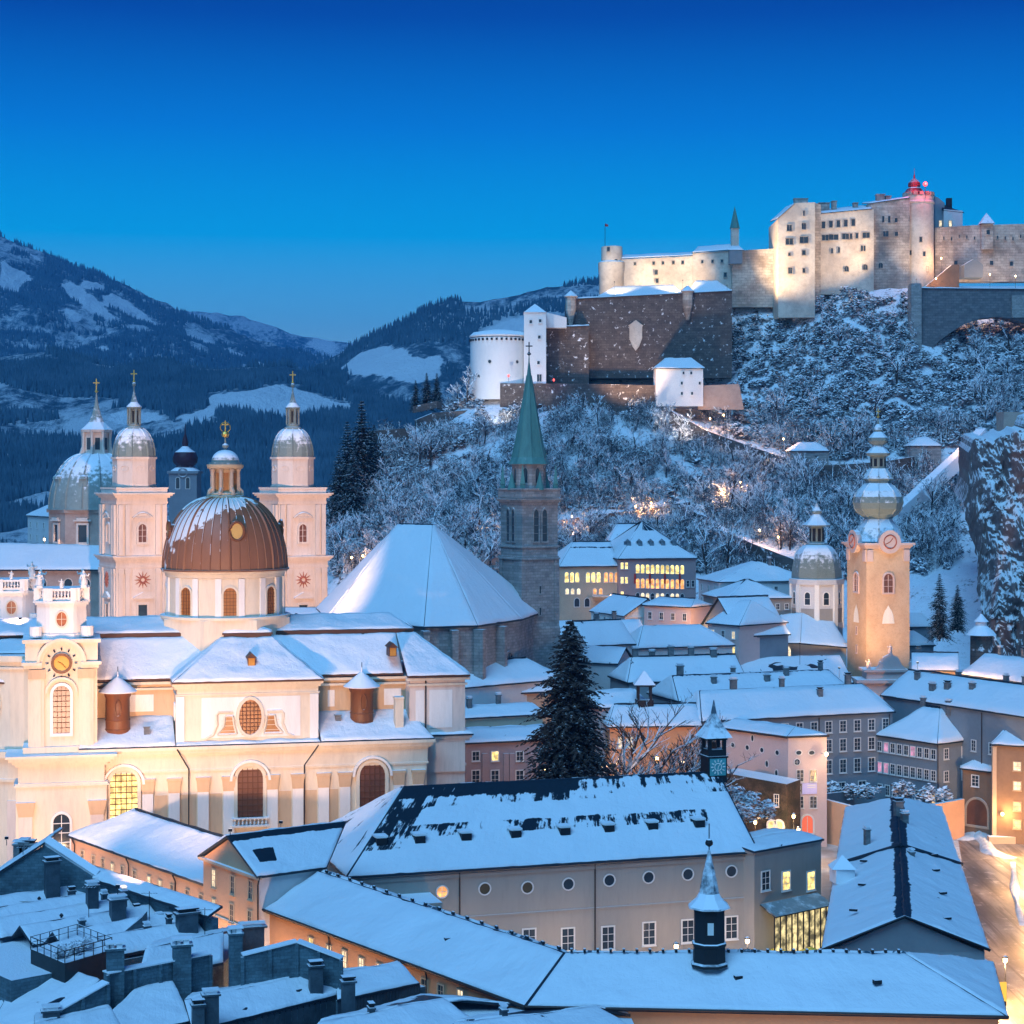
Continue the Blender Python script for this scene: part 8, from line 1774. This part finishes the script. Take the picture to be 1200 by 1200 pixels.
def wood_place(px, py):
    if px < 560: return 'on the rocky west spur left of the gothic spire' if py < 590 else 'low on the spur above the cathedral roofs'
    if px < 700: return 'under the white bastion beside the gothic spire'
    if px < 860: return 'in the wood below the dark bastion' if py < 580 else 'just above the monastery roof'
    if px < 1000: return 'on the slope below the palace' if py < 545 else 'beside the cog railway wall'
    return 'on the slope under the arched wall' if py < 520 else 'in the dim hollow between abbey tower and cliff'
cnt = 0; tries = 0
LIT = []
while cnt < 290 and tries < 20000:
    tries += 1
    Y = rnd.uniform(560, 690); px = rnd.uniform(392, 1190); X = (px-600)*Y/F; z = hill_pt(X, Y); py = HZ-(z-H)*F/Y; NOW[0] = Y
    if not WALLS_OK(px, py-14) or py > 690: continue
    if 850 < px < 1140 and py < 520: 
        if rnd.random() < .8: continue
    if px > 1120 and py > 520: continue
    if near_path(px, py, 2, 34) or (578 < px < 800 and py < 506): continue
    if z > 62 + 40 and px < 800: continue
    t = plant('bare_tree', 'frosted bare tree %s' % wood_place(px, py), 'tree', bts[cnt % 6], (X, Y, z-.4), rnd.uniform(0, 6), rnd.uniform(.95, 1.55), 'bare trees %s' % wood_place(px, py)); cnt += 1
# scrub: uncountable, one mesh made of many bushes
def scrub_mass(name, label, n, box, seed, sc, test, m, protos):
    rnd = random.Random(seed); Vs, Fs, b = [], [], 0
    pv = []
    for me in protos:
        v = np.empty(len(me.vertices)*3, dtype=np.float32); me.vertices.foreach_get('co', v); f = np.array([p.vertices[:] for p in me.polygons]); pv.append((v.reshape(-1, 3), f))
    k = 0; tr = 0
    while k < n and tr < n*60:
        tr += 1
        px = rnd.uniform(box[0], box[1]); Y = rnd.uniform(box[2], box[3]); X = (px-600)*Y/F; z = hill_pt(X, Y); py = HZ-(z-H)*F/Y; NOW[0] = Y
        if not test(px, py, Y) or near_path(px, py, 4, 16): continue
        v, f = pv[k % len(pv)]; a = rnd.uniform(0, 6.28); s = sc*rnd.uniform(.6, 1.3); c, q = math.cos(a)*s, math.sin(a)*s
        w = np.stack([v[:, 0]*c-v[:, 1]*q+X, v[:, 0]*q+v[:, 1]*c+Y, v[:, 2]*s*rnd.uniform(.8, 1.3)+z-.4], 1); Vs.append(w); Fs.append(f+b); b += len(w); k += 1
    V = np.concatenate(Vs); Fq = np.concatenate(Fs); me = bpy.data.meshes.new(name); me.vertices.add(len(V)); me.vertices.foreach_set('co', V.ravel())
    me.loops.add(Fq.size); me.loops.foreach_set('vertex_index', Fq.ravel().astype(np.int32)); me.polygons.add(len(Fq)); me.polygons.foreach_set('loop_start', np.arange(0, Fq.size, 3, dtype=np.int32)); me.polygons.foreach_set('loop_total', np.full(len(Fq), 3, dtype=np.int32))
    me.materials.append(m); me.update(calc_edges=True); me.validate()
    o = bpy.data.objects.new(name, me); COL.objects.link(o); tag(o, label, 'scrub', kind='stuff'); return o
pb_ = [bush(70+i, 2.4, 170, 1.2, None, .5) for i in range(5)]
def sapling(seed, n=70, h=5.0):
    rnd = random.Random(seed); V, Fq = [], []
    for i in range(n):
        x, y = rnd.gauss(0, 1.3), rnd.gauss(0, 1.3); L = h*rnd.uniform(.3, 1.0); p = Vector((x, y, 0 if rnd.random() < .4 else rnd.uniform(.2, .7)*h)); d = Vector((rnd.gauss(0, .35), rnd.gauss(0, .35), 1)).normalized()*L*(1 if p.z == 0 else .55); w = Vector((rnd.uniform(-1, 1), rnd.uniform(-1, 1), 0)).normalized()*(.05+.08*rnd.random()); o_ = Vector((-w.y, w.x, 0))
        b = len(V); V += [p-w, p+w, p+o_*1.4, p+d]; Fq += [(b, b+1, b+3), (b+1, b+2, b+3), (b+2, b, b+3)]
        for k in range(3):
            q = p+d*rnd.uniform(.3, .9); a = rnd.uniform(0, 6.28); e = Vector((math.cos(a), math.sin(a), rnd.uniform(.1, .7)))*rnd.uniform(.5, 1.4); s = Vector((-e.y, e.x, 0)).normalized()*.09
            b = len(V); V += [q-s, q+s, q+e, q+Vector((0, 0, -.16))]; Fq += [(b, b+1, b+2), (b, b+3, b+2), (b+1, b+3, b+2)]
    return mesh_np('saplings', V, Fq, M_LADEN)
ps_ = [sapling(90+i) for i in range(6)]
scrub_mass('snowy_scrub', 'snow laden scrub covering the rocks below the palace', 1150, (840, 1215, 640, 716), 11, 1.0, lambda px, py, Y: 345 < py < 545 and not (1068 < px and py < 415 and Y < 700 and px < 1092) and not (925 < px < 972 and py > 520), M_LADEN, pb_)
M_LADEN2 = mat('snow_dusted_scrub', (.05, .055, .065), (.22, .25, .28), scale=.25, snow=(-.35, .0), snow_noise=1.3, snow_scale=.16, bump=0)
scrub_mass('woodland_scrub', 'dark snow dusted undergrowth of the castle slope wood', 560, (388, 1200, 556, 690), 12, .95, lambda px, py, Y: 455 < py < 680 and not (578 < px < 800 and py < 478) and not (850 < px < 1140 and py < 535) and not (px > 1120 and py > 520), M_LADEN2, pb_)
scrub_mass('spur_scrub', 'snow laden bushes on the rocks of the west spur', 150, (386, 520, 585, 660), 13, 1.1, lambda px, py, Y: 520 < py < 668, M_LADEN, pb_)
scrub_mass('sapling_wood', 'thin bare saplings and twigs filling the castle slope wood', 900, (388, 1200, 560, 690), 14, 1.25, lambda px, py, Y: 450 < py < 680 and not (860 < px < 1140 and py < 500) and not (px > 1120 and py > 520) and not (560 < px < 860 and py < 488), M_LADEN2, ps_)
# far woods on the hills: thousands of small spruces
def far_wood(name, label, seed, n, src, hmin, hmax, m):
    rnd = np.random.default_rng(seed); me0 = bpy.data.objects[src].data
    v = np.empty(len(me0.vertices)*3, dtype=np.float32); me0.vertices.foreach_get('co', v); v = v.reshape(-1, 3)
    f = np.array([p.vertices[:] for p in me0.polygons]); at = np.empty(len(v), dtype=np.float32); me0.attributes['meadow'].data.foreach_get('value', at)
    fi = rnd.integers(0, len(f), n*3); a, b, c, d = (v[f[fi, k]] for k in range(4)); s, t = rnd.random((n*3, 1)), rnd.random((n*3, 1))
    p = (a*(1-s)+b*s)*(1-t)+(d*(1-s)+c*s)*t; ok = at[f[fi]].max(1) < .5
    px = 600+p[:, 0]*F/p[:, 1]; ok &= (px > -30) & (px < 1230)
    p = p[ok]; cl = np.array([noise.noise(Vector((q[0]/260, q[1]/260, q[2]/120))) + .6*noise.noise(Vector((q[0]/90, q[1]/120, q[2]/50))) for q in p[:n*2]]); p = p[:n*2][cl > -.12][:n]; k = len(p); h = rnd.uniform(hmin, hmax, (k, 1)); r = h*rnd.uniform(.16, .26, (k, 1)); ang = rnd.random((k, 1))*6.28
    V = []
    for j in range(4):
        q = ang + j*math.pi/2; V.append(np.concatenate([p[:, :1]+r*np.cos(q), p[:, 1:2]+r*np.sin(q), p[:, 2:]-1], 1))
    V.append(np.concatenate([p[:, :2], p[:, 2:]+h], 1)); V = np.stack(V, 1).reshape(-1, 3)
    base = (np.arange(k)*5)[:, None]; T = np.concatenate([base+np.array([[j, (j+1) % 4, 4]]) for j in range(4)], 1).reshape(-1, 3)
    me = bpy.data.meshes.new(name); me.vertices.add(len(V)); me.vertices.foreach_set('co', V.astype(np.float32).ravel()); me.loops.add(T.size); me.loops.foreach_set('vertex_index', T.ravel().astype(np.int32))
    me.polygons.add(len(T)); me.polygons.foreach_set('loop_start', np.arange(0, T.size, 3, dtype=np.int32)); me.polygons.foreach_set('loop_total', np.full(len(T), 3, dtype=np.int32)); me.materials.append(m); me.update(calc_edges=True)
    o = bpy.data.objects.new(name, me); COL.objects.link(o); tag(o, label, 'forest', kind='stuff')
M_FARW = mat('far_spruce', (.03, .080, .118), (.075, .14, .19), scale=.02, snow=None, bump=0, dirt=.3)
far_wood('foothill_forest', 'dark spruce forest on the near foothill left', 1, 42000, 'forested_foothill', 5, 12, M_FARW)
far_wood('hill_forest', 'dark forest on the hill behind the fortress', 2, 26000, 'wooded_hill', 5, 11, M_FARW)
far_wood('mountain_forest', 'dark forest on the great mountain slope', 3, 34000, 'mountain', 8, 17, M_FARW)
# ================================================================ lamps
def spot(root, loc, target, power, col, deg, blend=.6, size=.6):
    d = bpy.data.lights.new('flood_beam', 'SPOT'); d.energy = power; d.color = col; d.spot_size = math.radians(deg); d.spot_blend = blend; d.shadow_soft_size = size
    o = bpy.data.objects.new('flood_beam', d); COL.objects.link(o); o.parent = root
    v = Vector(target)-Vector(loc); o.location = Vector(loc)-Vector(root.location); o.rotation_euler = v.to_track_quat('-Z', 'Y').to_euler()
def floodlight(label, loc, target, power, col=(1, .70, .42), deg=70, size=.6, foot=None):
    """a floodlight on a short mast: housing, glowing glass, bracket, beam"""
    t = thing('floodlight', label, 'floodlight', loc); v = (Vector(target)-Vector(loc)); a = math.atan2(v.y, v.x)
    d = v.normalized(); u = Vector((-math.sin(a), math.cos(a), 0)); l = Vector(loc)
    b = MB(); c = l - d*.35; b.cbox(c, (.2, .42, .3), a); b.build('housing', M_DARK, t)
    b = MB(); b.cbox(l - d*.22, (.05, .36, .24), a); b.build('lamp_glass', emit('flood_glass', (1.0, .8, .55), 3.0), t)
    b = MB(); b.tube([(l.x, l.y, l.z-.25)-d*.35 if False else (c.x, c.y, c.z-.2), (c.x, c.y, foot if foot is not None else l.z-.9)], .04, 5); b.build('mast', M_DARK, t)
    spot(t, l + d*.2, target, power, col, deg, .7, size)
def point(root, loc, power, col, r=.3):
    d = bpy.data.lights.new('lamp_light', 'POINT'); d.energy = power; d.color = col; d.shadow_soft_size = r
    o = bpy.data.objects.new('lamp_light', d); COL.objects.link(o); o.parent = root; o.location = Vector(loc)-Vector(root.location)
WARM = (1.0, .50, .20)
def street_lamp(label, foot, h=5.0, power=1500, col=WARM, group=None):
    t = thing('street_lamp', label, 'street lamp', foot, 0, group); f = Vector(foot)
    b = MB(); b.tube([f, f+Vector((0, 0, h))], .07, 6, r2=.05); b.lathe([(.16, 0), (.12, .5), (.07, .6)], f, 8); b.build('post', M_DARK, t)
    b = MB(); b.lathe([(.12, 0), (.24, .1), (.26, .45), (.1, .6)], f+Vector((0, 0, h-.1)), 8); b.build('lantern', emit('street_lantern', (1.0, .62, .25), 14.0), t)
    b = MB(); b.lathe([(.36, 0), (.3, .12), (.05, .3)], f+Vector((0, 0, h+.48)), 8); b.build('hood', M_DARK, t)
    point(t, f+Vector((0, 0, h-.25)), power, col, .35)
# floodlights on the roofs facing the collegiate church
CW_ = (1.0, .62, .40)
floodlight('floodlight on the gable tip of the peach house aimed at the church transept', (ga.x, ga.y, ga.z+.7), (P(300, 0, 272).x, 276, 40), 30000, CW_, 62)
floodlight('floodlight on the gabled house ridge aimed at the church choir', G(330, 962, 22.4), (P(455, 0, 284).x, 288, 36), 20000, CW_, 64)
floodlight('floodlight on a chimney of the trench roofs aimed at the church', (G(138, 1078, 18.4).x, G(138, 1078, 18.4).y+.3, 21.9), (P(275, 0, 275).x, 275, 42), 205000, (1, .54, .32), 50)
wx, wy = K.w(tu0-1.5, 15); w2 = K.w(tu0-3.5, 26); floodlight('floodlight on the bowed front roof aimed at the rear facade tower', (wx, wy, 42.6), (w2[0], w2[1], 43), 5200, (1, .58, .38), 95)
for px, tz in ((60, 15), (100, 15), (165, 15), (222, 15), (252, 16), (300, 14), (335, 16), (364, 15), (392, 16), (480, 15)):
    p = G(px, 1040, 2.0); q = (P(px, 0, 268).x, K.w(K.U(px), 0)[1]-(4.5 if px > 120 else 7.5), 1.2)
    floodlight('ground floodlight under the church wall near the %s' % {60: 'left of the clock tower', 100: 'right of the clock tower', 165: 'glowing window', 222: 'left pilaster', 252: 'second pilaster', 300: 'middle window', 335: 'right pilaster', 364: 'downpipe', 392: 'far pilaster', 480: 'end'}[px], q, (q[0]+.6, q[1]+5, 20), 1900, (1, .60, .36), 100, .3, foot=0)
# cathedral towers
for px, lb, tp_ in ((150, 'left', 157), (335, 'right', 343)):
    uu = K.U(px+12, 22); wx, wy = K.w(uu, 22); floodlight('floodlight on the rear church roof aimed at the %s cathedral tower' % lb, (wx, wy, 42.1), (P(tp_, 0, 398).x, 398, 52), 520000, (1.0, .58, .38), 34)
p = P(80, 0, 436); floodlight('floodlight on the cathedral nave roof aimed at the great dome', (p.x, 434, 43), (P(100, 0, 450).x, 450, 60), 9000, (1, .64, .46), 90)
q = P(8, 0, 214); floodlight('floodlight on the old house roof aimed at the church front', (q.x, 214, 22.8), (P(40, 0, 262).x, 262, 32), 110000, (1, .58, .38), 72)
# abbey tower
p = P(1030, 0, 396); floodlight('floodlight on the cloister roof aimed up the abbey tower', (P(984, 0, 402).x, 402, 23.2), (P(1028, 0, 424).x, 425, 38), 62000, (1, .54, .22), 80, foot=18)
p = P(940, 0, 415); floodlight('floodlight aimed at the abbey crossing dome', (p.x, 418, 27), (P(957, 0, 446).x, 446, 40), 6500, (1, .72, .5), 80, foot=20)
p = P(1075, 0, 385); floodlight('second floodlight aimed at the abbey onion domes', (p.x, 385, 26), (P(1028, 0, 430).x, 430, 64), 30000, (1, .78, .52), 45, foot=0)
# fortress
for px, Y, z, tx, tY, tz, pw, lb in ((800, 691, 133, 790, 720, 138, 36000, 'west wing'), (720, 692, 132.5, 725, 720, 138, 18000, 'west tower'), (1150, 700, 124, 1155, 722, 142, 12000, 'east curtain'), ):
    p = P(px, 0, Y); gz = hill_pt(p.x, Y); q = P(tx, 0, tY); Y = Y-14 if px not in (800, 720, 1150) else Y; p = P(px, 0, Y); gz = hill_pt(p.x, Y); zz = z+1.5 if px in (800, 720) else gz+6; pw *= 2.2; floodlight('floodlight on the hill aimed at the %s of the fortress' % lb, (p.x, Y, zz), (q.x, tY, tz), pw, (1.0, .70, .42), 66, 1.0, foot=gz-1)
for px, Y, tx, tz, pw, lb in ((585, 640, 585, 100, 38000, 'white round bastion'), (800, 636, 800, 96, 20000, 'small white gatehouse'), (740, 650, 740, 108, 60000, 'dark bastion wall')):
    p = P(px, 0, Y); gz = hill_pt(p.x, Y); q = P(tx, 0, 676); floodlight('floodlight on the slope aimed at the %s' % lb, (p.x, Y, gz+12), (q.x, 676, tz), pw, (1.0, .84, .72) if px != 740 else (1, .62, .38), 80, 1.0, foot=gz-1)
for (px, py, Y), tg, pw, lb in (((853, 337, 695), (970, 285, 712), 150000, 'bastion corner aimed at the palace and keep'), ((1073, 330, 691), (975, 275, 706), 100000, 'arched wall pier aimed at the palace hall'), ((1090, 334, 694), (1082, 270, 716), 30000, 'arched wall aimed at the round tower'), ((900, 372, 690), (930, 290, 703), 14000, 'rock edge below the keep')):
    p = P(px, py, Y); q = P(*tg); floodlight('floodlight on the ' + lb, (p.x, p.y, p.z+1.0), (q.x, q.y, q.z), pw, (1.0, .68, .40), 74, 1.0, foot=p.z-2)
# red aircraft light on the round tower
rl = thing('beacon', 'bright red beacon light on the fortress round tower', 'lamp', (rc.x+2.8, 715, zt+5)) if False else None
bz = P(1085, 216, 712); rl = thing('beacon', 'bright red beacon light on top of the fortress round tower', 'lamp', (bz.x, 713, bz.z-3))
b = MB(); b.lathe([(.3, 0), (.8, .4), (.9, 1.0), (.5, 1.6), (.1, 1.8)], (bz.x, 713, bz.z-.6), 12); b.build('beacon_glass', emit('red_beacon', (1.0, .06, .07), 2.2), rl, smooth=True)
b = MB(); b.tube([(bz.x, 713, bz.z-5), (bz.x, 713, bz.z-.5)], .1, 5); b.build('mast', M_DARK, rl)
point(rl, (bz.x, 711.5, bz.z+.6), 6500, (1.0, .05, .08), .6)
for px, py, Y, lb in ((596, 441, 666, 'white bastion foot'), (649, 446, 670, 'lower curtain wall')):
    p = P(px, py, Y); t = thing('warning_lamp', 'small red warning lamp at the %s' % lb, 'lamp', (p.x, p.y, p.z-2)); b = MB(); b.lathe([(.1, -.3), (.35, 0), (.35, .5), (.1, .7)], p, 8); b.build('lamp_glass', emit('red_beacon', (1, .25, .2), 30), t); b = MB(); b.tube([(p.x, p.y, p.z-2), (p.x, p.y, p.z-.2)], .07, 5); b.build('post', M_DARK, t); point(t, (p.x, p.y-.6, p.z+.3), 300, (1, .1, .08), .3)
# lamps up the castle paths
for px, py, Y, pw, lb in ((848, 487, 655, 2600, 'at the top of the path by the white gatehouse'), (918, 515, 640, 3200, 'left of the stone shed on the upper path'), (832, 491, 652, 2000, 'beside the upper path below the gatehouse'), (868, 566, 614, 2200, 'in the wood right of the railway wall top'), (845, 574, 606, 1600, 'in the wood above the railway wall'), (763, 590, 598, 3200, 'at the bend of the lower path above the monastery'), (745, 594, 596, 2000, 'left of the bend of the lower path'), (670, 606, 590, 2200, 'on the lower path right of the gothic spire'), (650, 608, 588, 1800, 'on the lower path close to the gothic tower'), (578, 622, 585, 1800, 'left of the gothic tower on the hill lane'), (890, 622, 575, 2800, 'beside the railway wall where the snow glows'), (912, 630, 566, 2000, 'lower down beside the railway wall'), (425, 652, 565, 3000, 'among the bushes right of the cathedral'), (412, 654, 563, 1800, 'close to the right cathedral tower'), (1097, 327, 700, 2400, 'below the fortress round tower'), (1103, 303, 712, 2200, 'on the ramp beside the round tower'), (1160, 322, 702, 2600, 'behind the arched wall'), (1190, 324, 702, 2600, 'right end behind the arched wall'), (1132, 512, 612, 3400, 'on the stair right of the long stone shed'), (605, 678, 520, 3000, 'in the glowing lane left of the gothic tower'), (590, 660, 545, 1500, 'above the glowing lane by the gothic tower'), (648, 678, 515, 2600, 'just right of the gothic tower')):
    p = P(px, py, Y); gz = hill_pt(p.x, Y); top = max(p.z, gz+3.0); street_lamp('path lamp ' + lb, (p.x, p.y, min(gz, top-4)-.2), top-min(gz, top-4)+.2, pw*1.5, (1, .48, .20))
# monastery yard, lane and town lamps
for px, py, Y, pw, lb in ((716, 699, 490, 1800, 'in the yard of the monastery wing'), (823, 738, 436, 9000, 'in the bright lane below the arcades'), (816, 748, 428, 5200, 'at the lower end of the bright lane'), (1110, 800, 388, 6000, 'before the tan lit house'), (1136, 802, 380, 4500, 'in the lit lane by the cliff'), (640, 905, 288, 2200, 'left foot of the big fir'), (705, 900, 295, 3000, 'right of the fir before the museum hall'), (770, 890, 316, 5200, 'before the orange museum wall'), (800, 895, 318, 3600, 'behind the clock turret'), (52, 633, 470, 1200, 'far left below the cathedral dome'), (930, 958, 312, 2600, 'left of the museum doorway'), (885, 965, 306, 1800, 'in the yard below the ivy wall')):
    p = P(px, py, Y); gz = hill_pt(p.x, Y) if Y > 430 else 0; street_lamp('street lamp ' + lb, (p.x, p.y, max(gz, p.z-7)), p.z-max(gz, p.z-7) if p.z-max(gz, p.z-7) > 1 else 3, pw, WARM)
q = P(968.5, 884, 323); t = thing('wall_lamp', 'star bright lamp on the museum corner', 'lamp', q); b = MB(); b.lathe([(.1, -.3), (.28, -.1), (.28, .2), (.1, .35)], q, 8); b.build('lamp_glass', emit('street_lantern', (1, .62, .25), 14), t); b = MB(); b.tube([q, q+Vector((-.8, .8, .1))], .05, 5); b.build('bracket', M_DARK, t); point(t, q+Vector((.3, -.6, 0)), 1500, (1, .66, .36), .3)
q = P(936, 952, 314); street_lamp('lamp flooding the museum end wall beside the red doorway', (q.x-.5, q.y-3, 0), 5.5, 3200, (1, .7, .38))
# street at the right
for px, py, lb in ((1172, 975, 'against the brown house wall'), (1150, 962, 'under the gatehouse arch'), (1224, 1050, 'on the far pavement off the right edge, upper'), (1240, 1120, 'on the far pavement off the right edge, lower'), (1210, 1008, 'at the right edge beside the brown house'), (1178, 1178, 'by the signs at the street end')):
    g = G(px, py, 0); street_lamp('street lamp ' + lb, (g.x, g.y, 0), 5.2 if py > 980 else 4.2, 20000, (1, .52, .20))
# lamps in the lane before the peach and orange walls
def lane_lamps(a, b, n, lbl, out, pw):
    d = Vector((b.x-a.x, b.y-a.y, 0)); L = d.length; d.normalize(); nn = Vector((d.y, -d.x, 0))
    if nn.y > 0: nn = -nn
    for i in range(n):
        q = Vector((a.x, a.y, 0)) + d*(L*(i+.5)/n) + nn*out
        street_lamp('lane lamp before the %s, %s along it' % (lbl, ('nearest the far end', 'second', 'third', 'fourth', 'nearest the close end')[i if i < n-1 else 4]), (q.x, q.y, 0), 9.0, pw, (1, .58, .34))
lane_lamps(LE['fa'], LE['fb'], 4, 'peach courtyard range', 3.6, 3000)
lane_lamps(gl_+dr_*.5, gr_-dr_*.5, 2, 'gabled house', 3.4, 3000)
lane_lamps(Vector((e0.x+.6, e0.y+.5, 0)), Vector((e1.x, e1.y+.7, 0)), 5, 'orange wing', 3.4, 2600)
lane_lamps(Vector((e1.x, e1.y+.7, 0)), Vector((e2.x, e2.y+.7, 0)), 4, 'orange front under the long eave', 3.0, 2000)
for i, t_ in enumerate((.25, .5, .75, .93)):
    q = HA['fa'].lerp(HA['fb'], t_) - HA['w']*6.5; street_lamp('yard lamp between the hall and the low wing, %s' % ('left', 'middle left', 'middle right', 'right')[i], (q.x, q.y, 0), 5.0, 1500, (1, .66, .45))
q = hit(1173, 953, BH['fa'], BH['fb']); t = thing('wall_lamp', 'warm lamp glowing on the brown house wall', 'lamp', q); b = MB(); c0 = q + Vector((0, -1.0, 0)); b.lathe([(.1, -.3), (.28, -.1), (.28, .2), (.1, .35)], c0, 8); b.build('lamp_glass', emit('street_lantern', (1, .62, .25), 14), t); b = MB(); b.tube([c0, q], .05, 5); b.build('bracket', M_DARK, t); point(t, c0+Vector((0, -.5, 0)), 1600, (1, .55, .22), .3)
# ================================================================ cold winter air
def haze_box():
    b = MB(); b.box((-6000, -200, -1.5), (6000, 11200, 960)); o = b.build('haze', bpy.data.materials.new('cold_air')); o['kind'] = 'stuff'; o['label'] = 'thin blue winter air over the whole valley'; o['category'] = 'haze'
    m = o.data.materials[0]; m.use_nodes = True; t = m.node_tree; t.nodes.remove(t.nodes['Principled BSDF']); v = t.nodes.new('ShaderNodeVolumePrincipled')
    v.inputs['Color'].default_value = (.10, .48, 1.0, 1); v.inputs['Density'].default_value = 0.00008; v.inputs['Anisotropy'].default_value = 0.0
    t.links.new(v.outputs[0], t.nodes['Material Output'].inputs['Volume'])
    o.display_type = 'WIRE'
HAZE = True
if HAZE: haze_box()
